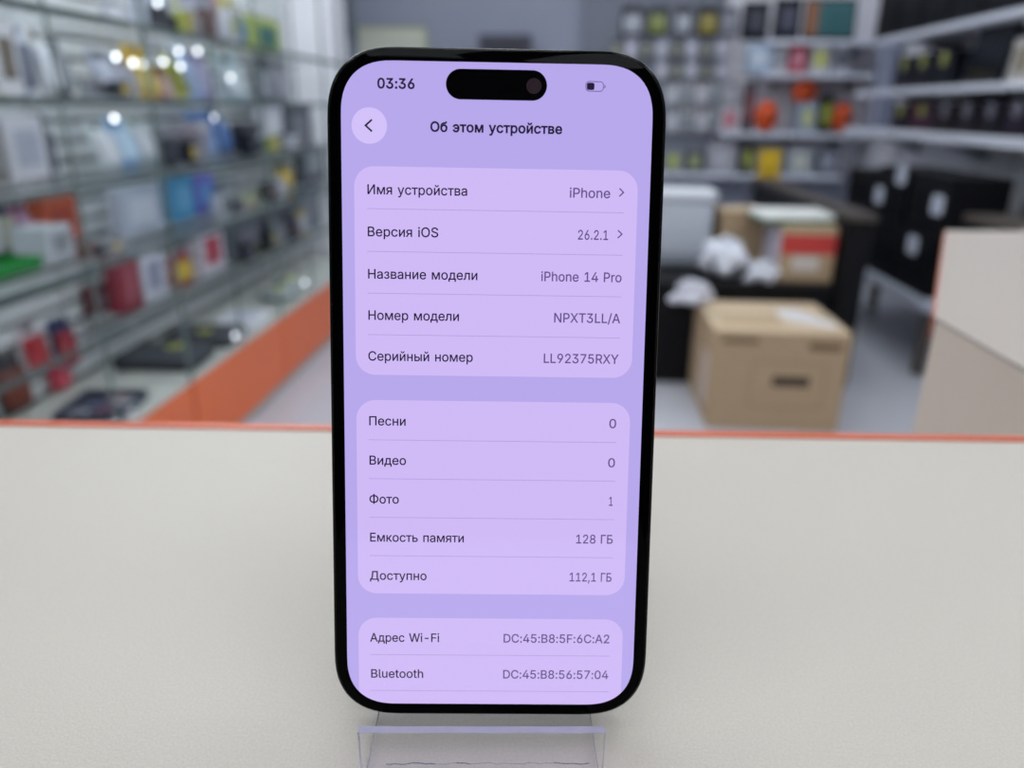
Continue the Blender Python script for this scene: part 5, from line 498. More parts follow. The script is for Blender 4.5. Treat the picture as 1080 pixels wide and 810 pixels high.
def card(y0, y1, seps, clip=False):
    if clip:   # the third card runs off the bottom of the display and follows its rounded corners
        bottom = 850.2
        top = rrect(15.5, y0, 377.5, bottom, 25, bottom=False)
        W2, H2, EX, p = .0652 / 2, .1412 / 2, .0113, 2.5
        out = []
        pts = [scr(x_, y_) for x_, y_ in [(377.5, y0 + 25)]]
        lim = []
        for k in range(0, 41):
            x_ = 377.5 + (15.5 - 377.5) * k / 40
            xx, _ = scr(x_, 0)
            over = max(0, abs(xx) - (W2 - EX)) / EX
            yy = PHH / 2 - (H2 - EX) - EX * (max(0, 1 - over ** p)) ** (1 / p)
            lim.append((xx, yy + .00001))
        n_ = 9
        pts = [q for q in top if q[1] > scr(0, y0 + 26)[1]]
        # order: right top corner, bottom limit right to left, left top corner
        rt = [q for q in pts if q[0] > 0]; lt = [q for q in pts if q[0] < 0]
        pl = rt + lim + lt
    else:
        pl = rrect(15.5, y0, 377.5, y1, 25)
    c = flat(pl, LY * 1.6, 'settings_card', M_CARD, disp)
    for s_ in seps:
        flat([scr(31.5, s_ - .35), scr(360.5, s_ - .35), scr(360.5, s_ + .35), scr(31.5, s_ + .35)], LY * 2.4, 'divider_line', M_LINE, disp)
card(128.3, 394.6, (181.2, 235.0, 288.4, 342.0))
card(428.0, 693.0, (481.2, 533.8, 586.8, 640.0))
card(727.6, 850, (780.4, 832.4), clip=True)

def text_obj(name, s_, x, y, width, m, size=17.0, bold=0.0, right=False, depth=3.2):
    """string set from the outlines; x,y baseline start (or end) in points; width fitted"""
    keys = [(('*' + ch) if bold and ('*' + ch) in GL else ch) for ch in s_]
    adv = sum(GL[k][0] if k in GL else 245 for k in keys)
    k_ = width / ((adv - 75) / 1000)
    sy = size * SYF
    pen = -38 * k_ / 1000
    base = x - width if right else x
    bm = bmesh.new()
    for ch in keys:
        if ch not in GL:
            pen += .245 * k_
            continue
        a_, vs, ts = GL[ch]
        c = [int(q) for q in vs.split()]
        vv = []
        for j in range(0, len(c), 2):
            u_, v_ = scr(base + pen + c[j] / 1000 * k_, y - c[j + 1] / 1000 * sy)
            vv.append(bm.verts.new((u_, LY * depth, v_)))
        for f_ in ts.split(','):
            try:
                bm.faces.new([vv[int(q)] for q in f_.split()])
            except ValueError:
                pass
        pen += a_ / 1000 * k_
    me = bpy.data.meshes.new(name)
    bm.to_mesh(me); bm.free()
    me.materials.append(m)
    o = bpy.data.objects.new(name, me)
    COL.objects.link(o); o.parent = disp
    return o
SYF = 12.0 / 17 / 0.5090
B1, B2 = 0, 1
TX = [('Имя устройства', 163.0, 127.5, 'iPhone', 342.0, 51.5), ('Версия iOS', 215.8, 90.5, '26.2.1', 341.5, 39.5),
      ('Название модели', 269.5, 141.5, 'iPhone 14 Pro', 360.0, 104.0), ('Номер модели', 322.6, 118.0, 'NPXT3LL/A', 359.5, 86.0),
      ('Серийный номер', 375.8, 136.0, 'LL92375RXY', 359.0, 98.0),
      ('Песни', 461.6, 48.5, '0', 359.3, 9.3), ('Видео', 514.6, 48.5, '0', 359.3, 9.3), ('Фото', 567.5, 38.8, '1', 358.0, 5.5),
      ('Емкость памяти', 620.2, 126.5, '128 ГБ', 359.3, 50.0), ('Доступно', 673.6, 76.0, '112,1 ГБ', 359.3, 57.5),
      ('Адрес Wi-Fi', 761.6, 93.5, 'DC:45:B8:5F:6C:A2', 359.5, 146.0), ('Bluetooth', 813.6, 72.0, 'DC:45:B8:56:57:04', 359.0, 145.5)]
for a, y, wa, v, xr, wv in TX:
    text_obj('setting_name_text', a, 32.0, y, wa, M_INK, bold=B1)
    text_obj('setting_value_text', v, xr, y, wv, M_INK2, right=True, bold=B1)
text_obj('title_text', 'Об этом устройстве', 112.6, 84.3, 166.0, M_INK, bold=B2)
text_obj('clock_text', '03:36', 46.0, 32.8, 46.8, M_INK, bold=B2, size=17)
def stroke(pts, wd, name, m, depth=3.4):
    """polyline of constant width in screen points"""
    P_ = [Vector(p) for p in pts]
    L_, R_ = [], []
    for i, p in enumerate(P_):
        if 0 < i < len(P_) - 1:
            d0, d1 = (p - P_[i - 1]).normalized(), (P_[i + 1] - p).normalized()
            n0 = Vector((-d0.y, d0.x)) + Vector((-d1.y, d1.x))
            n_ = n0.normalized() * wd / 2 / max(.3, n0.length / 2)
        else:
            d = (P_[1] - P_[0] if i == 0 else P_[-1] - P_[-2]).normalized()
            n_ = Vector((-d.y, d.x)) * wd / 2
        L_.append(p + n_); R_.append(p - n_)
    me = bpy.data.meshes.new(name); bm = bmesh.new()
    lv = [bm.verts.new((scr(*p)[0], LY * depth, scr(*p)[1])) for p in L_]
    rv = [bm.verts.new((scr(*p)[0], LY * depth, scr(*p)[1])) for p in R_]
    for i in range(len(lv) - 1):
        bm.faces.new((lv[i], lv[i + 1], rv[i + 1], rv[i]))
    bm.to_mesh(me); bm.free(); me.materials.append(m)
    o = bpy.data.objects.new(name, me); COL.objects.link(o); o.parent = disp
    return o
stroke([(354.0, 150.6), (359.3, 155.6), (354.0, 160.6)], 1.6, 'chevron_icon', M_INK2)
stroke([(353.6, 203.2), (358.9, 208.2), (353.6, 213.2)], 1.6, 'chevron_icon', M_INK2)
flat(rrect(13.0, 56.2, 57.6, 100.8, 22.2, 12), LY * 2, 'back_button', M_BTN, disp)
stroke([(38.6, 71.2), (30.6, 78.4), (38.6, 85.6)], 2.3, 'back_arrow_icon', M_INK)
flat(rrect(131.6, 7.6, 258.6, 44.6, 18.4, 12), LY * 3, 'camera_cutout', mat((2, 2, 3), rough=.05), disp)
flat(rrect(232.6, 17.2, 251.6, 36.2, 9.4, 12), LY * 4, 'front_camera', mat((58, 44, 52), rough=.1), disp)
# battery outline, fill and nub
ring = [scr(308.4 + 0, 0)]
def rr_pts(x0, y0, x1, y1, r, n=6):
    o_ = []
    for cx, cy, a0 in ((x1 - r, y0 + r, -90), (x1 - r, y1 - r, 0), (x0 + r, y1 - r, 90), (x0 + r, y0 + r, 180)):
        for k in range(n + 1):
            a = R(a0 + 90 * k / n); o_.append((cx + r * math.cos(a), cy + r * math.sin(a)))
    return o_
rp = rr_pts(307.6, 20.0, 329.6, 31.6, 4.0)
stroke(rp + [rp[0]], .9, 'battery_outline_icon', M_INK2)
flat(rrect(308.8, 21.4, 318.4, 30.2, 2.4, 6), LY * 3.4, 'battery_level_icon', M_INK, disp)
stroke([(331.0, 24.0), (331.9, 25.8), (331.0, 27.6)], 1.1, 'battery_tip_icon', M_INK2)

# ------------------------------------------------------------ glass showcases along the left wall
slat_m = mat((226, 230, 231), rough=.5, noise=.03, scale=6)
groove_m = mat((108, 114, 118), rough=.6)
def slatwall(name_label, y0, y1, group=None):
    t_ = thing('slatwall_panel', name_label, 'wall panel', (-1.55, (y0 + y1) / 2, .0), 0)
    w_ = (y1 - y0) / 2
    MB().box(-.30, -.016, -w_, w_, .30, 2.3).build('backing', groove_m, t_)
    m_ = MB()
    z = .31
    while z < 2.28:
        m_.box(-.016, 0, -w_ + .001, w_ - .001, z, z + .046, .004, 1)
        z += .060
    m_.build('slat_face', slat_m, t_)
for i, (a, b_) in enumerate(((.9, 2.19), (2.2, 3.29), (3.3, 4.4))):
    slatwall(('grey slatted wall panel in the showcase nearest the camera', 'grey slatted wall panel in the middle of the showcases', 'grey slatted wall panel at the far end beside the white column')[i], a, b_)
glass = sheet_glass((253, 254, 254), 1.0, 1.08)
glass_edge = mat((118, 134, 132), rough=.15)
shade_strip_m = mat((92, 104, 104), rough=.35)  # dark strip colour painting the shade under the shelf edges
chrome = mat((225, 228, 232), rough=.12, metal=1.0)
base_top = mat((196, 197, 190), rough=.45, noise=.03, scale=10)
SH = (.496, .745, .945, 1.147, 1.345)
STRIP = LM.copy()
STRIP.name = 'added_light_strip'
STRIP.node_tree.nodes['Principled BSDF'].inputs['Emission Strength'].default_value = STRIP_POWER
SPOT = LM.copy()  # glowing discs added to stand for reflected highlights over the showcases
SPOT.name = 'glint_disc'
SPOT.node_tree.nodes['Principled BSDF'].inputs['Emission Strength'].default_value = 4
def showcase(label, y0, y1, glints=()):
    t_ = thing('glass_showcase', label, 'showcase', (-1.18, (y0 + y1) / 2, 0), 0)
    w_ = (y1 - y0) / 2
    MB().box(-.36, -.012, -w_ + .001, w_ - .001, .0, .292).build('base_cabinet', mat((190, 186, 178), rough=.6), t_)
    MB().box(-.010, 0, -w_ + .002, w_ - .002, .035, .300, .001, 1).build('base_front', orange, t_)
    MB().box(-.36, .002, -w_ + .001, w_ - .001, .300, .306, .001, 1).build('base_top', base_top, t_)
    for k, z in enumerate(SH):
        d = .20 if k == 0 else .345
        x0 = -.365
        mb = MB().box(x0, x0 + d, -w_ + .004, w_ - .004, z - .007, z)
        mb.build('glass_shelf', [glass, glass_edge], t_)
        MB().box(x0 + d, x0 + d + .004, -w_ + .004, w_ - .004, z - .016, z + .001, .001, 1).build('shelf_shade_strip', shade_strip_m, t_)
        for yy in (-w_ + .03, w_ - .03):
            MB().cyl((x0, yy, z - .016), (x0 + .05, yy, z - .016), .006, n=12).ball((x0 + .05, yy, z - .016), .0075).build('shelf_bracket', chrome, t_)
    for s_ in (-1, 1):
        d_ = MB().box(-.003, .001, min(0, s_ * w_), max(0, s_ * w_), .308, 2.25)
        d_.box(-.004, .002, s_ * w_ - s_ * .0035, s_ * w_ - s_ * .001, .308, 2.25, mi=1)
        d_.box(-.004, .002, s_ * .0005, s_ * .003, .308, 2.25, mi=1)
        dd = d_.build('glass_door', [glass, glass_edge], t_)
        MB().cyl((.002, s_ * .04, .345), (.016, s_ * .04, .345), .011, n=16).ball((.017, s_ * .04, .345), .012).build('door_knob', chrome, dd)
    MB().box(-.36, .002, -w_ + .001, w_ - .001, 2.25, 2.28).build('top_rail', chrome, t_)
    MB().box(-.075, -.045, -w_ + .03, w_ - .03, 2.235, 2.249).build('added_light_strip', STRIP, t_)  # added under the top rail to brighten the goods
    for (yy, zz, xx) in glints:
        MB().cyl((xx, yy - (y0 + y1) / 2, zz), (xx + .006, yy - (y0 + y1) / 2, zz), .0075, n=20).build('glint_disc', SPOT, t_)
    return t_
showcase('glass showcase on an orange base nearest the camera, at the left edge', 1.385, 2.195, glints=((2.066, 1.25, -0.012), (2.145, 1.241, -0.012), (2.013, 1.099, -0.012)))
showcase('glass showcase on an orange base, second from the camera', 2.205, 2.995, glints=((2.203, 1.239, -0.012), (2.311, 1.252, -0.012), (2.412, 1.286, -0.012), (2.412, 1.244, -0.012), (2.538, 1.295, -0.012), (2.768, 1.225, -0.012), (2.324, 1.407, -0.012), (2.605, 1.095, -0.012), (2.569, 0.348, -0.012)))
showcase('glass showcase on an orange base, partly behind the phone', 3.005, 3.795, glints=((3.336, 0.376, -0.012),))
showcase('farthest glass showcase on an orange base, beside the white column', 3.805, 4.39, glints=())

# ------------------------------------------------------------ shelving on the right and at the back
shelf_m = mat((226, 230, 242), rough=.4, noise=.02, scale=6)
def wall_shelf(label, x0, x1, y0, y1, z, th=.03, front='y'):
    t_ = thing('wall_shelf', label, 'shelf', ((x0 + x1) / 2, (y0 + y1) / 2, z))
    a, b_ = (x1 - x0) / 2, (y1 - y0) / 2
    MB().box(-a, a, -b_, b_, -th, 0, .003, 1).build('board', shelf_m, t_)
    n_ = 3
    for k in range(n_):
        q = -1 + 2 * (k + .5) / n_
        m_ = MB()
        if front == 'y':
            m_.prism([(b_ - .001, -th), (b_ - .001, -th - .1), (-b_ * .5, -th)], q * a - .008, q * a + .008, 'X')
        else:
            m_.prism([(a - .001, -th), (a - .001, -th - .1), (-a * .5, -th)], q * b_ - .008, q * b_ + .008, 'Y')
        m_.build('bracket', mat((150, 152, 162), rough=.4), t_)
    return t_
ZB = (1.596,1.386,0.993,0.707)
wall_shelf('grey top shelf on the back wall with black boxes and a tablet', 1.32, 2.11, 5.77, 6.07, ZB[0])
wall_shelf('grey second shelf on the back wall with small white and red boxes', 1.32, 2.11, 5.77, 6.07, ZB[1])
wall_shelf('grey third shelf on the back wall with orange round speakers', 1.08, 2.11, 5.77, 6.07, ZB[2])
wall_shelf('grey lowest shelf on the back wall with the yellow sheet', .52, 1.95, 5.77, 6.07, ZB[3])
t = thing('wall_lightening_panel', 'pale grey panel added to lighten the wall behind the back shelves', 'panel', (1.6, 6.099, 0))
MB().box(-.52, .54, -.025, 0, .72, 2.2).build('panel_face', mat((226, 224, 232), rough=.6), t)  # added pale face, lightens the wall that the shelves shade
t = thing('shelf_end_panel', 'pale blue grey upright panel in the far right corner', 'panel', (2.05, 5.62, 0))
MB().box(-.01, .08, -.09, .12, 1.02, 2.1, .003).build('panel_face', mat((150, 156, 178), rough=.5), t)
t = thing('slatwall_panel', 'grey slatted panel behind the hanging packs on the back wall', 'wall panel', (.56, 6.09, 0))
MB().box(-.5, .5, -.012, 0, .85, 2.2).build('backing', groove_m, t)
m_ = MB()
for k in range(20):
    m_.box(-.5, .5, -.03, -.012, .85 + .067 * k, .85 + .067 * k + .058)
m_.build('slat_face', mat((128, 132, 146), rough=.6), t)
wall_shelf('grey top shelf on the right wall, highest of three', 1.80, 2.14, 3.0, 5.10, 1.545 - .0, front='x')
wall_shelf('grey middle shelf on the right wall with lime tagged black boxes', 1.80, 2.14, 3.0, 5.35, 1.262, front='x')
wall_shelf('grey lowest shelf on the right wall with dark tagged boxes', 1.80, 2.14, 3.0, 5.45, 1.044, th=.04, front='x')

# ------------------------------------------------------------ small goods (kind, name, label, category, group, x, y, z, width, depth, height, colours, facing, lean)
ITEMS = [
 ('pack', 'accessory_pack', 'pale grey pack on the top left glass shelf, nearest to the camera', 'package', None, -1.345, 2.386, 1.349, 0.107, 0.05, 0.074, (170, 175, 190), (225, 228, 235), 90, 0),
 ('box', 'gadget_box', 'white box on the top left glass shelf, below the brightest ceiling reflection', 'box', None, -1.345, 2.578, 1.349, 0.178, 0.05, 0.118, (205, 210, 225), (110, 120, 150), 90, 0),
 ('pack', 'accessory_pack', 'small lime green pack on the top left glass shelf', 'package', None, -1.345, 2.752, 1.349, 0.101, 0.05, 0.124, (168, 176, 84), (225, 228, 235), 90, 0),
 ('box', 'gadget_box', 'pale lilac box on the top left glass shelf, between the lime and the red packs', 'box', None, -1.345, 2.907, 1.349, 0.155, 0.05, 0.149, (185, 185, 205), (150, 155, 160), 90, 0),
 ('pack', 'accessory_pack', 'dull red narrow pack on the top left glass shelf', 'package', None, -1.365, 3.115, 1.349, 0.104, 0.05, 0.176, (165, 70, 60), (225, 190, 50), 90, 0),
 ('pack', 'accessory_pack', 'pale yellow narrow pack on the top left glass shelf', 'package', None, -1.365, 3.251, 1.349, 0.13, 0.05, 0.186, (215, 205, 110), (225, 228, 235), 90, 0),
 ('box', 'gadget_box', 'tall bright white box on the top left glass shelf, behind the low lime green one', 'box', None, -1.455, 3.766, 1.349, 0.195, 0.05, 0.138, (240, 240, 245), (225, 228, 235), 90, 0),
 ('box', 'gadget_box', 'lime and teal low box on the top left glass shelf', 'box', None, -1.385, 3.607, 1.349, 0.316, 0.05, 0.145, (170, 185, 70), (50, 110, 110), 90, 0),
 ('box', 'gadget_box', 'white box on the second left glass shelf, at the left photo edge', 'box', None, -1.405, 1.918, 1.151, 0.086, 0.05, 0.171, (220, 220, 225), (120, 110, 100), 90, 0),
 ('pack', 'accessory_pack', 'white pack with grey print on the second left glass shelf, second from the left', 'package', None, -1.405, 2.016, 1.151, 0.082, 0.05, 0.176, (215, 220, 230), (120, 125, 140), 90, 0),
 ('pack', 'accessory_pack', 'cream and white pack on the second left glass shelf beside a dark one', 'package', None, -1.385, 2.099, 1.151, 0.071, 0.05, 0.175, (205, 207, 205), (225, 228, 235), 90, 8),
 ('pack', 'accessory_pack', 'slim dark charcoal pack on the second left glass shelf', 'package', None, -1.385, 2.163, 1.151, 0.048, 0.05, 0.148, (60, 64, 75), (150, 155, 160), 90, 8),
 ('pack', 'accessory_pack', 'silver leaning pack on the second left glass shelf, left of the yellow one', 'package', None, -1.365, 2.353, 1.151, 0.123, 0.05, 0.137, (165, 170, 185), (200, 205, 220), 90, 14),
 ('pack', 'accessory_pack', 'brown grey leaning pack on the second left glass shelf', 'package', None, -1.365, 2.462, 1.151, 0.073, 0.05, 0.133, (130, 122, 125), (190, 190, 200), 90, 14),
 ('pack', 'phone_case_pack', 'bright yellow leaning pack on the second left glass shelf', 'package', None, -1.365, 2.572, 1.151, 0.123, 0.05, 0.168, (235, 195, 50), (250, 225, 120), 90, 16),
 ('pack', 'phone_case_pack', 'pinkish red small pack on the second left glass shelf below the yellow one', 'package', None, -1.365, 2.676, 1.151, 0.086, 0.05, 0.099, (185, 100, 90), (220, 190, 180), 90, 12),
 ('pack', 'phone_case_pack', 'pale yellow green leaning pack on the second left glass shelf', 'package', None, -1.365, 2.787, 1.151, 0.092, 0.05, 0.154, (215, 215, 130), (170, 175, 70), 90, 16),
 ('pack', 'phone_case_pack', 'light blue leaning pack on the second left glass shelf', 'package', None, -1.385, 2.942, 1.151, 0.094, 0.05, 0.183, (160, 190, 230), (190, 210, 240), 90, 16),
 ('pack', 'phone_case_pack', 'lavender leaning pack on the second left glass shelf', 'package', None, -1.385, 3.056, 1.151, 0.124, 0.05, 0.171, (165, 155, 205), (200, 195, 225), 90, 16),
 ('pack', 'phone_case_pack', 'silvery blue glossy pack on the second left glass shelf, farther from the lavender one', 'package', None, -1.385, 3.316, 1.151, 0.254, 0.05, 0.186, (185, 205, 215), (220, 230, 235), 90, 14),
 ('pack', 'accessory_pack', 'dark grey pack on the second left glass shelf at its far end', 'package', None, -1.405, 3.662, 1.151, 0.217, 0.05, 0.185, (95, 98, 108), (170, 175, 185), 90, 0),
 ('pack', 'accessory_pack', 'mid grey pack on the second left glass shelf beside the white column', 'package', None, -1.405, 3.884, 1.151, 0.195, 0.05, 0.186, (140, 142, 150), (180, 180, 190), 90, 0),
 ('box', 'gadget_box', 'white box with a yellow tag on top on the third left glass shelf', 'box', None, -1.405, 1.927, 0.949, 0.144, 0.05, 0.156, (212, 212, 220), (180, 185, 200), 90, 0),
 ('box', 'gadget_box', 'grey narrow box on the third left glass shelf, at the left photo edge', 'box', None, -1.405, 1.813, 0.949, 0.058, 0.05, 0.135, (130, 128, 125), (160, 160, 160), 90, 0),
 ('pack', 'accessory_pack', 'dark slate pack on the third left glass shelf beside the white box', 'package', None, -1.385, 2.021, 0.949, 0.047, 0.05, 0.16, (70, 75, 90), (110, 110, 120), 90, 0),
 ('pack', 'screen_protector_pack', 'leaning pack with glare in its white colour, on the third left glass shelf', 'package', None, -1.365, 2.295, 0.949, 0.103, 0.05, 0.145, (215, 225, 225), (225, 228, 235), 90, 18),  # glare is put into the white of this pack
 ('pack', 'screen_protector_pack', 'sky blue leaning pack on the third left glass shelf', 'package', None, -1.365, 2.398, 0.949, 0.101, 0.05, 0.152, (140, 185, 230), (200, 225, 245), 90, 18),
 ('pack', 'screen_protector_pack', 'pale mint leaning pack on the third left glass shelf', 'package', None, -1.365, 2.513, 0.949, 0.11, 0.05, 0.157, (205, 220, 220), (225, 228, 235), 90, 18),
 ('cup', 'lens_ring_tin', 'dark grey round tin on the third left glass shelf, nearest of the three tins', 'tin', None, -1.365, 2.612, 0.949, 0.108, 0.05, 0.114, (85, 82, 92), (140, 140, 150), 90, 0),
 ('cup', 'lens_ring_tin', 'brown grey round tin on the third left glass shelf, middle of the three tins', 'tin', None, -1.385, 2.771, 0.949, 0.105, 0.05, 0.123, (110, 100, 110), (160, 150, 160), 90, 0),
 ('cup', 'lens_ring_tin', 'silver grey round tin on the third left glass shelf, farthest of the three tins', 'tin', None, -1.385, 2.871, 0.949, 0.092, 0.05, 0.128, (150, 150, 165), (190, 190, 200), 90, 0),
 ('pack', 'screen_protector_pack', 'cornflower blue leaning pack on the third left glass shelf', 'package', None, -1.385, 2.991, 0.949, 0.138, 0.05, 0.168, (95, 150, 220), (140, 180, 235), 90, 16),
 ('pack', 'screen_protector_pack', 'deep blue leaning pack on the third left glass shelf', 'package', None, -1.385, 3.14, 0.949, 0.134, 0.05, 0.175, (60, 105, 180), (90, 130, 200), 90, 16),
 ('box', 'gadget_box', 'charcoal box on the third left glass shelf behind the blue packs', 'box', None, -1.385, 3.317, 0.949, 0.196, 0.05, 0.114, (55, 56, 66), (90, 90, 100), 90, 0),
 ('box', 'gadget_box', 'white rounded box on the third left glass shelf, near the far end', 'box', None, -1.405, 3.628, 0.949, 0.262, 0.05, 0.183, (205, 205, 215), (235, 235, 240), 90, 0),
 ('box', 'gadget_box', 'dark grey box on the third left glass shelf beside the white column', 'box', None, -1.405, 3.99, 0.949, 0.368, 0.05, 0.186, (75, 75, 85), (130, 130, 140), 90, 0),
 ('pack', 'cable_pack', 'dark navy pack on the fourth left glass shelf, at the left photo edge', 'package', None, -1.485, 1.875, 0.749, 0.066, 0.05, 0.157, (40, 45, 75), (225, 228, 235), 90, 0),
 ('pack', 'cable_pack', 'navy pack with pale stripe on the fourth left glass shelf, second from the left', 'package', None, -1.485, 1.938, 0.749, 0.052, 0.05, 0.141, (50, 55, 90), (190, 190, 170), 90, 0),
 ('pack', 'cable_pack', 'pinkish mauve pack on the fourth left glass shelf', 'package', None, -1.485, 2.003, 0.749, 0.059, 0.05, 0.134, (165, 110, 140), (190, 150, 180), 90, 0),
 ('box', 'gadget_box', 'rusty orange box on the fourth left glass shelf', 'box', None, -1.505, 2.154, 0.749, 0.156, 0.05, 0.128, (190, 90, 60), (165, 70, 50), 90, 0),
 ('box', 'gadget_box', 'pale silver flat box on the fourth left glass shelf', 'box', None, -1.385, 2.385, 0.749, 0.234, 0.05, 0.135, (180, 190, 205), (205, 212, 222), 90, 0),
 ('box', 'gadget_box', 'teal blue box on the fourth left glass shelf', 'box', None, -1.385, 2.663, 0.749, 0.15, 0.05, 0.147, (70, 150, 195), (110, 175, 215), 90, 0),
 ('box', 'gadget_box', 'violet blue box on the fourth left glass shelf', 'box', None, -1.385, 2.833, 0.749, 0.155, 0.05, 0.14, (110, 110, 200), (95, 150, 210), 90, 0),
 ('box', 'gadget_box', 'slate grey box on the fourth left glass shelf', 'box', None, -1.385, 3.043, 0.749, 0.178, 0.05, 0.102, (120, 128, 135), (170, 175, 180), 90, 0),
 ('box', 'gadget_box', 'yellowish green flat box on the fourth left glass shelf', 'box', None, -1.365, 3.282, 0.749, 0.324, 0.05, 0.03, (160, 170, 120), (190, 195, 150), 90, 0),
 ('pack', 'accessory_pack', 'pack with a yellow front on the fourth left glass shelf, near the far end', 'package', None, -1.385, 3.75, 0.749, 0.22, 0.05, 0.116, (150, 150, 90), (225, 190, 50), 90, 0),
 ('box', 'gadget_box', 'black box on the fourth left glass shelf behind the phone edge', 'box', None, -1.405, 4.178, 0.749, 0.384, 0.05, 0.186, (50, 52, 60), (150, 155, 160), 90, 0),
 ('tray', 'parts_tray', 'bright green plastic tray on the fourth left glass shelf near the left edge', 'tray', None, -1.36, 1.699, 0.749, 0.172, 0.12, 0.031, (25, 130, 50), (40, 150, 70), 90, 0),
 ('box', 'gadget_box', 'white low box on the fourth left glass shelf beside the green tray', 'box', None, -1.37, 1.901, 0.749, 0.104, 0.1, 0.086, (195, 200, 208), (150, 155, 160), 90, 0),
 ('box', 'gadget_box', 'dark maroon small box on the lowest left glass shelf at the back', 'box', None, -1.505, 2.295, 0.5, 0.089, 0.05, 0.086, (110, 50, 60), (160, 150, 160), 90, 0),
 ('box', 'gadget_box', 'deep red box with a white front on the lowest left glass shelf', 'box', None, -1.425, 2.317, 0.5, 0.117, 0.05, 0.175, (145, 45, 60), (165, 70, 85), 90, 0),
 ('box', 'gadget_box', 'tall white box with grey picture on the lowest left glass shelf', 'box', None, -1.425, 2.464, 0.5, 0.142, 0.05, 0.174, (215, 218, 228), (150, 150, 175), 90, 0),
 ('pack', 'accessory_pack', 'small yellow topped red pack on the lowest left glass shelf', 'package', None, -1.425, 2.716, 0.5, 0.144, 0.05, 0.117, (190, 60, 80), (225, 190, 50), 90, 0),
 ('box', 'gadget_box', 'white box with red lettering marks on the lowest left glass shelf', 'box', None, -1.425, 2.915, 0.5, 0.209, 0.05, 0.187, (220, 215, 225), (190, 60, 80), 90, 0),
 ('box', 'gadget_box', 'dark grey box on the lowest left glass shelf under the far shelf', 'box', None, -1.425, 3.28, 0.5, 0.316, 0.05, 0.16, (85, 88, 98), (130, 130, 140), 90, 0),
 ('box', 'gadget_box', 'charcoal stacked box on the lowest left glass shelf nearest the phone', 'box', None, -1.425, 3.671, 0.5, 0.345, 0.05, 0.134, (65, 68, 78), (130, 130, 120), 90, 0),
 ('box', 'gadget_box', 'grey blue box on the lowest left glass shelf, farthest along the row', 'box', None, -1.425, 4.094, 0.5, 0.37, 0.05, 0.208, (95, 105, 118), (130, 130, 140), 90, 0),
 ('hang', 'tool_pack', 'red pack with white centre hanging low on the left slatted panel near the left edge', 'package', None, -1.512, 1.997, 0.392, 0.093, 0.05, 0.147, (215, 205, 210), (190, 40, 52), 90, 6),
 ('hang', 'tool_pack', 'red and navy pack hanging low on the left slatted panel', 'package', None, -1.512, 2.132, 0.358, 0.088, 0.05, 0.162, (50, 60, 110), (180, 42, 56), 90, 6),
 ('hang', 'tool_pack', 'rust brown pack with a white dot hanging low on the left slatted panel', 'package', None, -1.512, 1.887, 0.312, 0.111, 0.05, 0.173, (60, 55, 60), (125, 62, 48), 90, 6),
 ('hang', 'tool_pack', 'crimson low pack hanging low on the left slatted panel behind the counter edge', 'package', None, -1.512, 2.074, 0.312, 0.079, 0.05, 0.073, (200, 50, 80), (210, 80, 100), 90, 0),
 ('box', 'small_goods_box', 'small charcoal in front of the round tins, leftmost', 'box', 'small goods in the showcases', -1.28, 2.446, 0.949, 0.048, 0.04, 0.084, (60, 62, 72), (60, 62, 72), 90, 0),
 ('pack', 'small_goods_pack', 'small white in front of the round tins, second from the left', 'package', 'small goods in the showcases', -1.28, 2.508, 0.949, 0.051, 0.04, 0.076, (205, 208, 216), (35, 38, 46), 90, 0),
 ('box', 'small_goods_box', 'small black in front of the round tins, third from the left', 'box', 'small goods in the showcases', -1.28, 2.572, 0.949, 0.052, 0.04, 0.068, (35, 38, 46), (205, 180, 90), 90, 0),
 ('pack', 'small_goods_pack', 'small grey in front of the round tins, fourth from the left', 'package', 'small goods in the showcases', -1.28, 2.642, 0.949, 0.055, 0.04, 0.074, (150, 152, 160), (150, 152, 160), 90, 0),
 ('box', 'small_goods_box', 'small black at the far front of the third left shelf, leftmost', 'box', 'small goods in the showcases', -1.29, 3.107, 0.949, 0.092, 0.04, 0.083, (35, 38, 46), (60, 62, 72), 90, 0),
 ('pack', 'small_goods_pack', 'small white at the far front of the third left shelf, second from the left', 'package', 'small goods in the showcases', -1.29, 3.225, 0.949, 0.1, 0.04, 0.072, (205, 208, 216), (35, 38, 46), 90, 0),
 ('box', 'small_goods_box', 'small lime at the far front of the third left shelf, third from the left', 'box', 'small goods in the showcases', -1.29, 3.353, 0.949, 0.107, 0.04, 0.06, (170, 178, 90), (205, 180, 90), 90, 0),
 ('pack', 'small_goods_pack', 'small charcoal at the far front of the third left shelf, fourth from the left', 'package', 'small goods in the showcases', -1.29, 3.493, 0.949, 0.116, 0.04, 0.068, (60, 62, 72), (150, 152, 160), 90, 0),
 ('box', 'small_goods_box', 'small white at the far front of the third left shelf, fifth from the left', 'box', 'small goods in the showcases', -1.29, 3.643, 0.949, 0.126, 0.04, 0.055, (205, 208, 216), (110, 70, 66), 90, 0),
 ('box', 'small_goods_box', 'small white at the far front of the fourth left shelf, leftmost', 'box', 'small goods in the showcases', -1.29, 2.788, 0.749, 0.084, 0.04, 0.071, (205, 208, 216), (60, 62, 72), 90, 0),
 ('pack', 'small_goods_pack', 'small charcoal at the far front of the fourth left shelf, second from the left', 'package', 'small goods in the showcases', -1.29, 2.895, 0.749, 0.09, 0.04, 0.053, (60, 62, 72), (35, 38, 46), 90, 0),
 ('box', 'small_goods_box', 'small grey at the far front of the fourth left shelf, third from the left', 'box', 'small goods in the showcases', -1.29, 3.01, 0.749, 0.098, 0.04, 0.033, (150, 152, 160), (205, 180, 90), 90, 0),
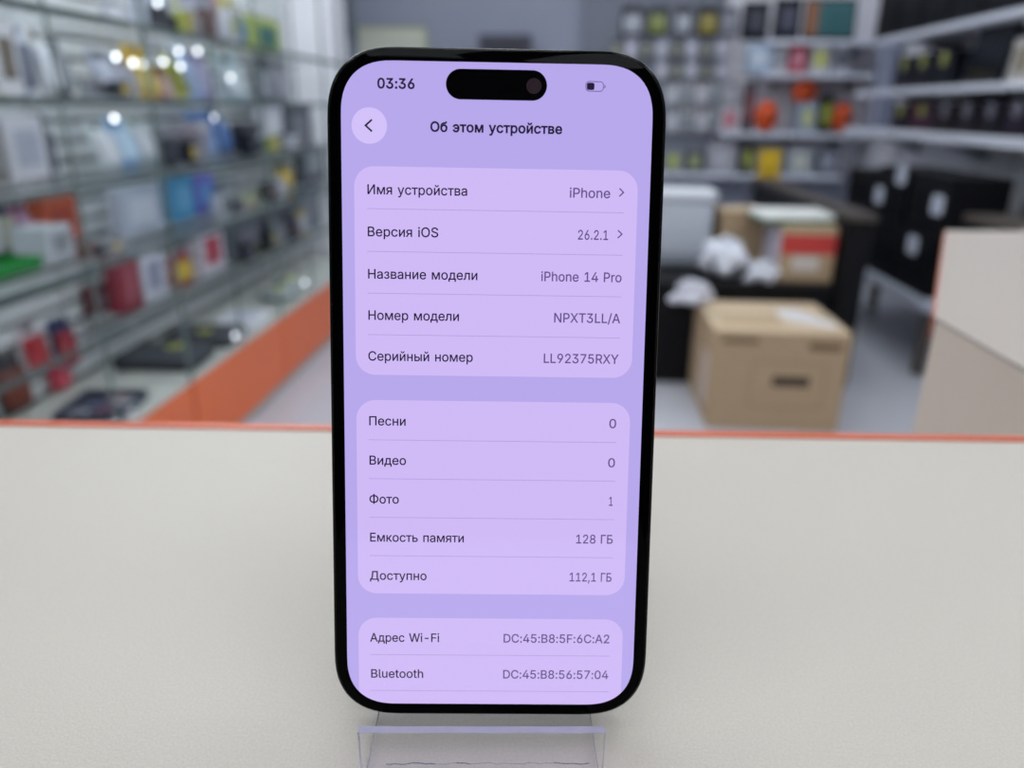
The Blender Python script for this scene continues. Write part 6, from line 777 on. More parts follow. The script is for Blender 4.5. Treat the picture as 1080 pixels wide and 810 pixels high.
 ('pack', 'small_goods_pack', 'small lime at the far front of the fourth left shelf, fourth from the left', 'package', 'small goods in the showcases', -1.29, 3.136, 0.749, 0.106, 0.04, 0.031, (170, 178, 90), (150, 152, 160), 90, 0),
 ('box', 'small_goods_box', 'small black at the far front of the fourth left shelf, fifth from the left', 'box', 'small goods in the showcases', -1.29, 3.272, 0.749, 0.115, 0.04, 0.075, (35, 38, 46), (110, 70, 66), 90, 0),
 ('pack', 'small_goods_pack', 'small white at the far front of the fourth left shelf, sixth from the left', 'package', 'small goods in the showcases', -1.29, 3.42, 0.749, 0.126, 0.04, 0.09, (205, 208, 216), (205, 208, 216), 90, 0),
 ('box', 'small_goods_box', 'small grey at the front of the second left shelf, leftmost', 'box', 'small goods in the showcases', -1.27, 2.068, 1.151, 0.05, 0.04, 0.049, (150, 152, 160), (60, 62, 72), 90, 0),
 ('pack', 'small_goods_pack', 'small white at the front of the second left shelf, second from the left', 'package', 'small goods in the showcases', -1.27, 2.13, 1.151, 0.052, 0.04, 0.046, (205, 208, 216), (35, 38, 46), 90, 0),
 ('box', 'small_goods_box', 'small charcoal at the front of the second left shelf, third from the left', 'box', 'small goods in the showcases', -1.27, 2.195, 1.151, 0.056, 0.04, 0.043, (60, 62, 72), (205, 180, 90), 90, 0),
 ('pack', 'small_goods_pack', 'small white at the front of the second left shelf, fourth from the left', 'package', 'small goods in the showcases', -1.27, 2.266, 1.151, 0.059, 0.04, 0.053, (205, 208, 216), (150, 152, 160), 90, 0),
 ('box', 'small_goods_box', 'small charcoal at the front of the top left shelf, leftmost', 'box', 'small goods in the showcases', -1.27, 2.482, 1.349, 0.058, 0.04, 0.065, (60, 62, 72), (60, 62, 72), 90, 0),
 ('pack', 'small_goods_pack', 'small white at the front of the top left shelf, second from the left', 'package', 'small goods in the showcases', -1.27, 2.555, 1.349, 0.062, 0.04, 0.067, (205, 208, 216), (35, 38, 46), 90, 0),
 ('box', 'small_goods_box', 'small lime at the front of the top left shelf, third from the left', 'box', 'small goods in the showcases', -1.27, 2.633, 1.349, 0.064, 0.04, 0.07, (170, 178, 90), (205, 180, 90), 90, 0),
 ('pack', 'small_goods_pack', 'small white at the front of the top left shelf, fourth from the left', 'package', 'small goods in the showcases', -1.27, 2.717, 1.349, 0.068, 0.04, 0.088, (205, 208, 216), (150, 152, 160), 90, 0),
 ('box', 'small_goods_box', 'small brown red at the front of the top left shelf, fifth from the left', 'box', 'small goods in the showcases', -1.27, 2.804, 1.349, 0.074, 0.04, 0.092, (110, 70, 66), (110, 70, 66), 90, 0),
 ('pack', 'small_goods_pack', 'small grey at the front of the top left shelf, sixth from the left', 'package', 'small goods in the showcases', -1.27, 2.899, 1.349, 0.077, 0.04, 0.112, (150, 152, 160), (205, 208, 216), 90, 0),
 ('box', 'small_goods_box', 'small white at the front of the top left shelf, seventh from the left', 'box', 'small goods in the showcases', -1.27, 2.998, 1.349, 0.083, 0.04, 0.116, (205, 208, 216), (170, 178, 90), 90, 0),
 ('pack', 'small_goods_pack', 'small charcoal at the front of the top left shelf, eighth from the left', 'package', 'small goods in the showcases', -1.27, 3.104, 1.349, 0.088, 0.04, 0.122, (60, 62, 72), (90, 130, 185), 90, 0),
 ('box', 'small_goods_box', 'small charcoal at the far front of the lowest left shelf, leftmost', 'box', 'small goods in the showcases', -1.378, 3.2, 0.5, 0.097, 0.04, 0.074, (60, 62, 72), (60, 62, 72), 90, 0),
 ('pack', 'small_goods_pack', 'small lime at the far front of the lowest left shelf, second from the left', 'package', 'small goods in the showcases', -1.378, 3.324, 0.5, 0.104, 0.04, 0.045, (170, 178, 90), (35, 38, 46), 90, 0),
 ('box', 'small_goods_box', 'small black at the far front of the lowest left shelf, third from the left', 'box', 'small goods in the showcases', -1.378, 3.458, 0.5, 0.112, 0.04, 0.093, (35, 38, 46), (205, 180, 90), 90, 0),
 ('pack', 'small_goods_pack', 'small grey at the far front of the lowest left shelf, fourth from the left', 'package', 'small goods in the showcases', -1.378, 3.604, 0.5, 0.122, 0.04, 0.111, (150, 152, 160), (150, 152, 160), 90, 0),
 ('box', 'small_goods_box', 'small charcoal at the far front of the lowest left shelf, fifth from the left', 'box', 'small goods in the showcases', -1.378, 3.761, 0.5, 0.132, 0.04, 0.106, (60, 62, 72), (110, 70, 66), 90, 0),
 ('pack', 'small_goods_pack', 'small ochre at the far front of the lowest left shelf, sixth from the left', 'package', 'small goods in the showcases', -1.378, 3.934, 0.5, 0.144, 0.04, 0.126, (205, 180, 90), (205, 208, 216), 90, 0),
 ('box', 'small_goods_box', 'small brown red at the near front of the fourth left shelf, leftmost', 'box', 'small goods in the showcases', -1.26, 1.912, 0.749, 0.039, 0.04, 0.042, (110, 70, 66), (60, 62, 72), 90, 0),
 ('pack', 'small_goods_pack', 'small black at the near front of the fourth left shelf, second from the left', 'package', 'small goods in the showcases', -1.26, 1.961, 0.749, 0.04, 0.04, 0.03, (35, 38, 46), (35, 38, 46), 90, 0),
 ('box', 'small_goods_box', 'small grey at the near front of the fourth left shelf, third from the left', 'box', 'small goods in the showcases', -1.26, 2.013, 0.749, 0.043, 0.04, 0.03, (150, 152, 160), (205, 180, 90), 90, 0),
 ('pack', 'small_goods_pack', 'small brown red at the near front of the fourth left shelf, fourth from the left', 'package', 'small goods in the showcases', -1.26, 2.069, 0.749, 0.045, 0.04, 0.03, (110, 70, 66), (150, 152, 160), 90, 0),
 ('box', 'speaker_box', 'black cube shaped box on the top shelf of the back wall, leftmost', 'box', None, 1.23, 5.84, 1.596, 0.168, 0.08, 0.233, (22, 24, 36), (60, 62, 75), 0, 0),
 ('box', 'speaker_box', 'black box on the top shelf of the back wall with a clear tag below it', 'box', None, 1.443, 5.84, 1.596, 0.167, 0.08, 0.256, (25, 27, 40), (80, 82, 98), 0, 0),
 ('screen', 'tablet', 'tablet with orange brown and teal picture on the top shelf of the back wall', 'tablet', None, 1.723, 5.81, 1.596, 0.344, 0.02, 0.257, (20, 22, 28), (70, 110, 115), 0, 6),
 ('box', 'gadget_box', 'pale blue and white box on the second shelf of the back wall', 'box', None, 1.285, 5.84, 1.386, 0.171, 0.08, 0.185, (165, 185, 210), (205, 215, 230), 0, 0),
 ('box', 'gadget_box', 'white upright box on the second shelf of the back wall left of the red one', 'box', None, 1.429, 5.84, 1.386, 0.079, 0.08, 0.18, (200, 200, 208), (150, 150, 160), 0, 0),
 ('box', 'gadget_box', 'crimson red box on the second shelf of the back wall', 'box', None, 1.544, 5.84, 1.386, 0.115, 0.08, 0.181, (175, 35, 60), (210, 150, 165), 0, 0),
 ('box', 'gadget_box', 'white box with lime square on the second shelf of the back wall', 'box', None, 1.693, 5.84, 1.386, 0.121, 0.08, 0.182, (195, 195, 200), (200, 205, 110), 0, 0),
 ('box', 'gadget_box', 'white and charcoal box on the second shelf of the back wall, rightmost', 'box', None, 1.833, 5.84, 1.386, 0.096, 0.08, 0.183, (180, 182, 195), (70, 75, 90), 0, 0),
 ('box', 'gadget_box', 'tall slim dark box on the third shelf of the back wall', 'box', None, 1.261, 5.89, 0.993, 0.063, 0.08, 0.338, (60, 50, 62), (140, 60, 60), 0, 0),
 ('ball', 'helmet_speaker', 'orange round speaker on the third shelf of the back wall, leftmost of three orange ones', 'speaker', None, 1.39, 5.88, 0.993, 0.162, 0.16, 0.214, (225, 85, 30), (60, 30, 20), 0, 0),
 ('box', 'gadget_box', 'white and navy box under an orange speaker on the third shelf of the back wall', 'box', None, 1.659, 5.88, 0.993, 0.123, 0.16, 0.204, (150, 165, 185), (200, 205, 150), 0, 0),
 ('ball', 'helmet_speaker', 'orange round speaker standing on a white and navy box', 'speaker', None, 1.635, 5.88, 1.185, 0.172, 0.16, 0.159, (225, 85, 30), (60, 30, 20), 0, 0),
 ('box', 'gadget_box', 'black box with a lime tag on the third shelf of the back wall', 'box', None, 1.8, 5.89, 0.993, 0.1, 0.08, 0.256, (25, 25, 35), (168, 176, 84), 0, 0),
 ('ball', 'helmet_speaker', 'orange round speaker on the third shelf of the back wall, rightmost of three orange ones', 'speaker', None, 1.915, 5.88, 0.993, 0.142, 0.16, 0.207, (215, 85, 35), (60, 30, 20), 0, 0),
 ('box', 'gadget_box', 'white and pink small box on the third shelf of the back wall', 'box', None, 1.121, 5.84, 0.993, 0.126, 0.08, 0.173, (190, 185, 195), (200, 120, 130), 0, 0),
 ('box', 'gadget_box', 'grey white box on the lowest shelf of the back wall left of the yellow sheet', 'box', None, 1.09, 5.84, 0.707, 0.192, 0.08, 0.203, (165, 165, 175), (190, 190, 200), 0, 0),
 ('box', 'gadget_box', 'dark small box on the lowest shelf of the back wall', 'box', None, 0.903, 5.84, 0.707, 0.142, 0.08, 0.161, (85, 88, 98), (150, 160, 120), 0, 0),
 ('box', 'gadget_box', 'grey box with lime corner on the lowest shelf of the back wall, nearest the phone', 'box', None, 0.747, 5.84, 0.707, 0.129, 0.08, 0.159, (140, 145, 150), (180, 190, 110), 0, 0),
 ('box', 'gadget_box', 'black box on the lowest shelf of the back wall just left of the yellow sheet', 'box', None, 1.282, 5.84, 0.707, 0.096, 0.08, 0.206, (40, 42, 55), (168, 176, 84), 0, 0),
 ('box', 'gadget_box', 'silver box on the lowest shelf of the back wall right of the yellow sheet', 'box', None, 1.646, 5.84, 0.707, 0.177, 0.08, 0.186, (165, 172, 182), (205, 210, 200), 0, 0),
 ('box', 'gadget_box', 'steel grey box on the lowest shelf of the back wall, rightmost', 'box', None, 1.846, 5.84, 0.707, 0.15, 0.08, 0.176, (120, 124, 138), (160, 165, 180), 0, 0),
 ('hang', 'headphone_pack', 'dark hanging headphone pack in the top row of the back wall, leftmost', 'package', 'hanging packs on the back wall', 0.41, 6.025, 1.63, 0.159, 0.05, 0.196, (40, 44, 58), (170, 175, 185), 0, 0),
 ('hang', 'headphone_pack', 'dark hanging headphone pack in the top row of the back wall, second from the left', 'package', 'hanging packs on the back wall', 0.588, 6.025, 1.631, 0.151, 0.05, 0.196, (45, 50, 60), (130, 140, 80), 0, 0),
 ('hang', 'headphone_pack', 'dark hanging headphone pack in the top row of the back wall, third from the left', 'package', 'hanging packs on the back wall', 0.77, 6.025, 1.632, 0.132, 0.05, 0.195, (50, 54, 66), (165, 170, 180), 0, 0),
 ('hang', 'headphone_pack', 'dark hanging headphone pack in the top row of the back wall, fourth from the left', 'package', 'hanging packs on the back wall', 0.946, 6.025, 1.633, 0.151, 0.05, 0.195, (40, 38, 40), (150, 138, 70), 0, 0),
 ('hang', 'headphone_pack', 'dark hanging headphone pack in the top row of the back wall, fifth from the left', 'package', 'hanging packs on the back wall', 1.097, 6.025, 1.634, 0.112, 0.05, 0.194, (110, 112, 125), (150, 152, 165), 0, 0),
 ('hang', 'accessory_pack', 'dark hanging pack in the second row of the back wall, leftmost', 'package', 'hanging packs on the back wall', 0.304, 6.02, 1.48, 0.078, 0.04, 0.137, (95, 97, 112), (145, 148, 135), 0, 0),
 ('hang', 'accessory_pack', 'pale hanging pack in the second row of the back wall, second from the left', 'package', 'hanging packs on the back wall', 0.412, 6.02, 1.481, 0.077, 0.04, 0.137, (175, 178, 195), (205, 205, 218), 0, 0),
 ('hang', 'accessory_pack', 'dark hanging pack in the second row of the back wall, third from the left', 'package', 'hanging packs on the back wall', 0.52, 6.02, 1.481, 0.077, 0.04, 0.138, (95, 97, 112), (145, 148, 135), 0, 0),
 ('hang', 'accessory_pack', 'pale hanging pack in the second row of the back wall, fourth from the left', 'package', 'hanging packs on the back wall', 0.629, 6.02, 1.482, 0.077, 0.04, 0.137, (175, 178, 195), (205, 205, 218), 0, 0),
 ('hang', 'accessory_pack', 'dark hanging pack in the second row of the back wall, fifth from the left', 'package', 'hanging packs on the back wall', 0.736, 6.02, 1.483, 0.077, 0.04, 0.137, (95, 97, 112), (145, 148, 135), 0, 0),
 ('hang', 'accessory_pack', 'pale hanging pack in the second row of the back wall, sixth from the left', 'package', 'hanging packs on the back wall', 0.843, 6.02, 1.484, 0.076, 0.04, 0.136, (175, 178, 195), (205, 205, 218), 0, 0),
 ('hang', 'accessory_pack', 'dark hanging pack in the second row of the back wall, seventh from the left', 'package', 'hanging packs on the back wall', 0.95, 6.02, 1.484, 0.076, 0.04, 0.137, (95, 97, 112), (145, 148, 135), 0, 0),
 ('hang', 'accessory_pack', 'pale hanging pack in the second row of the back wall, eighth from the left', 'package', 'hanging packs on the back wall', 1.057, 6.02, 1.485, 0.076, 0.04, 0.137, (175, 178, 195), (205, 205, 218), 0, 0),
 ('hang', 'accessory_pack', 'pale hanging pack in the third row of the back wall, leftmost', 'package', 'hanging packs on the back wall', 0.639, 6.02, 1.343, 0.077, 0.04, 0.133, (175, 178, 195), (205, 205, 218), 0, 0),
 ('hang', 'accessory_pack', 'dark hanging pack in the third row of the back wall, second from the left', 'package', 'hanging packs on the back wall', 0.748, 6.02, 1.344, 0.077, 0.04, 0.133, (95, 97, 112), (145, 148, 135), 0, 0),
 ('hang', 'accessory_pack', 'pale hanging pack in the third row of the back wall, third from the left', 'package', 'hanging packs on the back wall', 0.855, 6.02, 1.345, 0.077, 0.04, 0.132, (175, 178, 195), (205, 205, 218), 0, 0),
 ('hang', 'accessory_pack', 'dark hanging pack in the third row of the back wall, fourth from the left', 'package', 'hanging packs on the back wall', 0.964, 6.02, 1.346, 0.077, 0.04, 0.132, (95, 97, 112), (145, 148, 135), 0, 0),
 ('hang', 'accessory_pack', 'pale hanging pack in the third row of the back wall, fifth from the left', 'package', 'hanging packs on the back wall', 1.071, 6.02, 1.347, 0.077, 0.04, 0.132, (175, 178, 195), (205, 205, 218), 0, 0),
 ('hang', 'cable_pack', 'clear white hanging pack in the fourth row of the back wall, leftmost', 'package', 'clear hanging packs on the back wall', 0.731, 6.025, 1.163, 0.098, 0.05, 0.168, (178, 182, 190), (200, 204, 212), 0, 0),
 ('hang', 'cable_pack', 'clear white hanging pack in the fourth row of the back wall, second from the left', 'package', 'clear hanging packs on the back wall', 0.84, 6.025, 1.164, 0.097, 0.05, 0.168, (184, 186, 190), (150, 155, 165), 0, 0),
 ('hang', 'cable_pack', 'clear white hanging pack in the fourth row of the back wall, third from the left', 'package', 'clear hanging packs on the back wall', 0.949, 6.025, 1.165, 0.097, 0.05, 0.168, (190, 182, 190), (200, 204, 212), 0, 0),
 ('hang', 'cable_pack', 'clear white hanging pack in the fourth row of the back wall, fourth from the left', 'package', 'clear hanging packs on the back wall', 1.058, 6.025, 1.166, 0.097, 0.05, 0.168, (178, 186, 190), (150, 155, 165), 0, 0),
 ('hang', 'cable_pack', 'clear white hanging pack in the fourth row of the back wall, fifth from the left', 'package', 'clear hanging packs on the back wall', 1.167, 6.025, 1.167, 0.096, 0.05, 0.168, (184, 182, 190), (200, 204, 212), 0, 0),
 ('hang', 'cable_pack', 'clear white hanging pack in the fifth row of the back wall, leftmost', 'package', 'clear hanging packs on the back wall', 0.746, 6.025, 0.971, 0.099, 0.05, 0.178, (178, 182, 190), (200, 204, 212), 0, 0),
 ('hang', 'cable_pack', 'clear white hanging pack in the fifth row of the back wall, second from the left', 'package', 'clear hanging packs on the back wall', 0.857, 6.025, 0.973, 0.099, 0.05, 0.178, (184, 186, 190), (150, 155, 165), 0, 0),
 ('hang', 'cable_pack', 'clear white hanging pack in the fifth row of the back wall, third from the left', 'package', 'clear hanging packs on the back wall', 0.967, 6.025, 0.974, 0.099, 0.05, 0.178, (190, 182, 190), (200, 204, 212), 0, 0),
 ('hang', 'cable_pack', 'clear white hanging pack in the fifth row of the back wall, fourth from the left', 'package', 'clear hanging packs on the back wall', 1.077, 6.025, 0.976, 0.097, 0.05, 0.177, (178, 186, 190), (150, 155, 165), 0, 0),
 ('box', 'appliance_box', 'large black box on the top shelf of the right wall, leftmost', 'box', 'black boxes on the right wall shelves', 1.94, 5.108, 1.545, 0.314, 0.2, 0.442, (10, 11, 18), (14, 15, 22), -90, 0),
 ('box', 'appliance_box', 'large black box on the top shelf of the right wall, second from the left', 'box', 'black boxes on the right wall shelves', 1.94, 4.779, 1.545, 0.311, 0.2, 0.412, (10, 11, 18), (14, 15, 22), -90, 0),
 ('box', 'appliance_box', 'large black box on the top shelf of the right wall, third from the left', 'box', 'black boxes on the right wall shelves', 1.94, 4.455, 1.545, 0.31, 0.2, 0.383, (10, 11, 18), (14, 15, 22), -90, 0),
 ('box', 'appliance_box', 'large black box on the top shelf of the right wall, fourth from the left', 'box', 'black boxes on the right wall shelves', 1.94, 4.128, 1.545, 0.318, 0.2, 0.353, (10, 11, 18), (14, 15, 22), -90, 0),
 ('box', 'appliance_box', 'large black box on the top shelf of the right wall, fifth from the left', 'box', 'black boxes on the right wall shelves', 1.94, 3.802, 1.545, 0.314, 0.2, 0.324, (10, 11, 18), (14, 15, 22), -90, 0),
 ('tagbox', 'speaker_box', 'lime tagged black box on the middle shelf of the right wall, leftmost', 'box', 'black boxes on the right wall shelves', 1.955, 4.838, 1.262, 0.231, 0.15, 0.175, (20, 22, 32), (168, 176, 84), -90, 0),
 ('tagbox', 'speaker_box', 'lime tagged black box on the middle shelf of the right wall, second from the left', 'box', 'black boxes on the right wall shelves', 1.955, 4.587, 1.262, 0.23, 0.15, 0.174, (20, 22, 32), (168, 176, 84), -90, 0),
 ('tagbox', 'speaker_box', 'lime tagged black box on the middle shelf of the right wall, third from the left', 'box', 'black boxes on the right wall shelves', 1.955, 4.341, 1.262, 0.225, 0.15, 0.172, (20, 22, 32), (168, 176, 84), -90, 0),
 ('screen', 'monitor', 'black flat screen leaning on the middle shelf of the right wall', 'monitor', None, 1.875, 3.92, 1.262, 0.332, 0.03, 0.256, (14, 17, 26), (15, 18, 28), -90, 10),
 ('box', 'gadget_box', 'cream and white box on the middle shelf of the right wall', 'box', None, 1.94, 3.615, 1.262, 0.167, 0.12, 0.177, (200, 195, 190), (150, 140, 120), -90, 0),
 ('tagbox', 'speaker_box', 'round tagged dark box on the lowest shelf of the right wall, leftmost', 'box', 'dark boxes with round tags', 1.955, 4.774, 1.044, 0.229, 0.15, 0.138, (26, 24, 30), (168, 176, 84), -90, 0),
 ('tagbox', 'speaker_box', 'round tagged dark box on the lowest shelf of the right wall, second from the left', 'box', 'dark boxes with round tags', 1.955, 4.492, 1.044, 0.28, 0.15, 0.139, (52, 28, 48), (168, 176, 84), -90, 0),
 ('tagbox', 'speaker_box', 'round tagged dark box on the lowest shelf of the right wall, third from the left', 'box', 'dark boxes with round tags', 1.955, 4.222, 1.044, 0.207, 0.15, 0.14, (26, 24, 26), (125, 125, 140), -90, 0),
 ('tagbox', 'speaker_box', 'round tagged dark box on the lowest shelf of the right wall, fourth from the left', 'box', 'dark boxes with round tags', 1.955, 3.994, 1.044, 0.202, 0.15, 0.141, (30, 28, 34), (125, 125, 140), -90, 0),
 ('tagbox', 'speaker_box', 'round tagged dark box on the lowest shelf of the right wall, fifth from the left', 'box', 'dark boxes with round tags', 1.955, 3.775, 1.044, 0.196, 0.15, 0.141, (24, 22, 30), (125, 125, 140), -90, 0),
 ('tagbox', 'speaker_box', 'round tagged dark box on the lowest shelf of the right wall, sixth from the left', 'box', 'dark boxes with round tags', 1.955, 3.563, 1.044, 0.187, 0.15, 0.142, (34, 26, 40), (125, 125, 140), -90, 0),
]

def item(kind, name, label, cat, group, x, y, z, w_, d, h, c1, c2, face, lean):
    t_ = thing(name, label, cat, (x, y, z + .0006), R(face), group)
    dark = max(c1) < 48
    m1 = mat(c1, rough=.42, coat=0 if dark else .3, noise=.06, scale=25, spec=.2 if dark else .5)
    m2 = mat(c2, rough=.4, spec=.2) if max(c2) < 48 else mat(c2, rough=.3, coat=.4)
    a = w_ / 2
    L_ = []
    if kind in ('box', 'tagbox'):
        L_.append(MB().box(-a, a, -d / 2, d / 2, 0, h, min(.004, d * .08), 2).build('carton', m1, t_))
        if kind == 'box':
            L_.append(MB().box(-a * .62, a * .62, -d / 2 - .0015, -d / 2 + .001, h * .22, h * .78, .0006, 1).build('printed_label', m2, t_))
            L_.append(MB().box(-a * .96, a * .96, -d * .28, -d * .22, h - .001, h + .0012).build('lid_seam', mat((90, 90, 96), rough=.7), t_))
        else:
            L_.append(MB().cyl((0, -d / 2 - .004, h * .78), (0, -d / 2 + .001, h * .78), min(.035, a * .5), n=20).build('price_tag', m2, t_))
            L_.append(MB().box(-a * .8, a * .8, -d / 2 - .0015, -d / 2 + .001, h * .12, h * .5, .0006, 1).build('printed_label', mat(tuple(v + 8 for v in c1), rough=.5, spec=.2), t_))
    elif kind in ('pack', 'hang'):
        th = .003
        yb_ = d / 2 - .004
        L_.append(MB().prism(shift(outline(w_, h, min(w_, h) * .12, n=4), h / 2), yb_ - th, yb_, 'Y').build('card', m1, t_))
        bz0, bz1 = h * .1, h * .72
        L_.append(MB().prism(shift(outline(w_ * .8, bz1 - bz0, min(w_, h) * .16, n=4), (bz0 + bz1) / 2), yb_ - th - min(.022, d * .5), yb_ - th, 'Y', bev=.003, seg=3).build('blister', m2, t_, 50))
        L_.append(MB().box(-a * .35, a * .35, yb_ - th - .0012, yb_ - th + .0005, h * .82, h * .94).build('header_print', mat((70, 72, 84), rough=.5), t_))
        if kind == 'hang':
            L_.append(MB().cyl((0, yb_ - .02, h * .97), (0, d / 2 + .0098, h * .97), .0028, n=10).ball((0, yb_ - .02, h * .97), .005, n=12).build('hook', chrome, t_))
        elif lean == 0:
            L_.append(MB().box(-a * .8, a * .8, -d * .3, yb_, 0, .0025).build('foot_flap', m1, t_))
    elif kind == 'cup':
        r = min(a, .045)
        L_.append(MB().cyl((0, 0, 0), (0, 0, h * .72), r, n=32).build('tin_body', m1, t_, 40))
        L_.append(MB().cyl((0, 0, h * .72), (0, 0, h), r * 1.04, n=32).build('lid', m2, t_, 40))
    elif kind == 'ball':
        r = min(a, h / 2)
        L_.append(MB().ball((0, 0, h / 2 + .001), h / 2, (a / (h / 2), .85, 1), 28).build('shell', mat(c1, rough=.4), t_))
        L_.append(MB().cyl((0, -h * .40, h / 2), (0, -h * .425, h / 2), r * .34, n=24).build('speaker_grille', mat((150, 60, 30), rough=.7), t_))
        L_.append(MB().cyl((0, 0, 0), (0, 0, h * .12), r * .5, n=24).build('foot', mat(c2, rough=.5), t_))
    elif kind == 'screen':
        L_.append(MB().box(-a, a, -d / 2, d / 2, 0, h, .003).build('casing', mat(c1, rough=.3), t_))
        L_.append(MB().box(-a * .45 if name == 'tablet' else -a * .9, a * .92, -d / 2 - .0015, -d / 2 + .001, h * .1, h * .92).build('display', mat(c2, rough=.1), t_))
        if name == 'tablet':
            L_.append(MB().box(-a * .9, -a * .46, -d / 2 - .0015, -d / 2 + .001, h * .1, h * .92).build('display_picture', mat((150, 105, 80), rough=.2), t_))
        L_.append(MB().box(-a * .3, a * .3, d / 2, d / 2 + .05, 0, .004).build('foot', mat((20, 20, 24)), t_))
    elif kind == 'tray':
        mb = MB()
        mb.box(-a, a, -d / 2, d / 2, 0, .006)
        for q in ((-a, a, -d / 2, -d / 2 + .006), (-a, a, d / 2 - .006, d / 2), (-a, -a + .006, -d / 2, d / 2), (a - .006, a, -d / 2, d / 2)):
            mb.box(*q, .006, h)
        L_.append(mb.build('tray_body', m1, t_))
        L_.append(MB().box(-a - .004, a + .004, -d / 2 - .004, -d / 2, h - .012, h, .002).build('rim', m2, t_))
    if lean:
        t_.rotation_euler = (R(-lean), 0, R(face)) if False else Matrix.Rotation(R(face), 3, 'Z').to_euler()
        rot_ = (Matrix.Rotation(R(face), 4, 'Z') @ Matrix.Rotation(R(-lean), 4, 'X')).to_euler()
        t_.rotation_euler = rot_
        t_.location.z += (d / 2) * math.sin(R(lean)) * .8
    return t_
for row in ITEMS:
    item(*row)
# the yellow tag folded over the white box on the third shelf
# ------------------------------------------------------------ flat goods on the base inside the showcases
def soft_case(label, x, y, rz, L1, W1, Hh, tags):
    t_ = thing('soft_case', label, 'case', (x, y, .3066), R(rz))
    MB().box(-L1 / 2, L1 / 2, -W1 / 2, W1 / 2, 0, Hh, .016, 4).build('case_body', mat((58, 62, 70), rough=.7, noise=.15, scale=60), t_, 50)
    MB().box(-L1 / 2 - .001, L1 / 2 + .001, -W1 / 2 - .0012, W1 / 2 + .0012, Hh * .45, Hh * .55, .0005, 1).build('zip', mat((30, 30, 34), rough=.4), t_)
    for (tx, ty) in tags:
        MB().cyl((tx, ty, Hh - .001), (tx, ty, Hh + .004), .027, n=20).cyl((tx, ty, Hh + .003), (tx, ty, Hh + .0048), .015, n=20, mi=1).build('price_tag', [mat((196, 200, 90), rough=.5), mat((120, 126, 80), rough=.5)], t_)
soft_case('dark grey soft case with a lime ring tag, on the orange base, nearer one', -1.345, 2.36, 4, .27, .20, .05, [(.02, .03)])
soft_case('dark grey soft case with a lime ring tag, on the orange base, behind the first', -1.33, 2.62, 2, .25, .19, .045, [(.01, -.02)])
t = thing('handset_box', 'bright white flat box lying on the orange base beyond the dark cases', 'box', (-1.30, 2.90, .3066), R(6))
MB().box(-.085, .085, -.09, .09, 0, .028, .003).build('carton', mat((235, 235, 242), rough=.35), t)
MB().box(-.05, .05, -.06, .06, .028, .0292).build('printed_label', mat((200, 205, 220), rough=.3), t)
t = thing('accessory_tray', 'dark navy tray lying on the orange base at the front', 'tray', (-1.31, 1.93, .3066), R(8))
MB().box(-.09, .09, -.10, .10, 0, .010).box(-.09, .09, -.10, -.094, .01, .03).box(-.09, .09, .094, .10, .01, .03).box(-.09, -.084, -.1, .1, .01, .03).box(.084, .09, -.1, .1, .01, .03).build('tray_body', mat((60, 66, 84), rough=.5), t)
for k, (x_, y_, c_) in enumerate(((-.04, -.05, (200, 200, 212)), (.02, -.02, (150, 90, 110)), (-.03, .03, (90, 100, 130)), (.04, .05, (210, 210, 215)), (.0, .07, (190, 150, 160)))):
    cc = thing('memory_card_pack', ('white small card pack at the near end of the navy tray', 'mauve small card pack in the navy tray', 'slate blue small card pack in the navy tray', 'white small card pack at the far end of the navy tray', 'pinkish small card pack at the far end of the navy tray')[k], 'package', (-1.31 + x_, 1.93 + y_, .3168), R(20 * k))
    MB().box(-.022, .022, -.016, .016, 0, .006, .001, 1).build('card_sleeve', mat(c_, rough=.3), cc)
    MB().box(-.012, .012, -.008, .008, .006, .007).build('memory_card', mat((40, 40, 50), rough=.3), cc)
for k, (x_, y_) in enumerate(((-1.28, 3.25), (-1.30, 3.46))):
    t = thing('cable_bag', ('clear bag with a lime tag on the orange base, nearer of two', 'clear bag with a lime tag on the orange base, farther of two')[k], 'bag', (x_, y_, .3066), R(30 + 40 * k))
    MB().ball((0, 0, .03), .09, (1, .75, .33), 20).build('bag', mat((150, 158, 160), rough=.25, noise=.2, scale=40), t)
    MB().cyl((0, .0, .055), (0, .0, .064), .03, n=16).build('price_tag', mat((205, 208, 110), rough=.5), t)
t = thing('gadget_tag', 'yellow folded tag on top of the white box near the left edge', 'tag', (-1.404, 1.895, 1.133))
o = t
MB().prism([(-.05, 0), (.05, 0), (.035, .045), (-.03, .05)], -.002, .002, 'X').build('tag_card', mat((205, 200, 60), rough=.5), t)
MB().box(-.003, .003, -.03, .03, .02, .023).build('tag_print', mat((120, 115, 40), rough=.5), t)

# ------------------------------------------------------------ middle ground on the right: carton, low black desk, goods on it
card_m = mat((178, 153, 122), rough=.8, noise=.06, scale=18)
card_top = mat((206, 184, 154), rough=.8, noise=.05, scale=14)
tape_m = mat((206, 190, 160), rough=.25)
def carton_box(name, label, cx, cy, z, w_, d, h, rz=0.0, col=card_m, marks=True):
    t_ = thing(name, label, 'carton', (cx, cy, z), R(rz))
    MB().box(-w_ / 2, w_ / 2, -d / 2, d / 2, 0, h - .004, .004, 2).build('carton_body', col, t_)
    MB().box(-w_ / 2 + .001, w_ / 2 - .001, -d / 2 + .001, -.0015, h - .004, h, .001, 1).build('top_flap', card_top, t_)
    MB().box(-w_ / 2 + .001, w_ / 2 - .001, .0015, d / 2 - .001, h - .004, h, .001, 1).build('top_flap', card_top, t_)
    MB().box(-w_ / 2 - .0006, w_ / 2 + .0006, -.03, .03, h, h + .0006).build('tape', tape_m, t_)
    return t_
cx0, cx1, cyf, chh = .553, 1.040, 2.71, .385
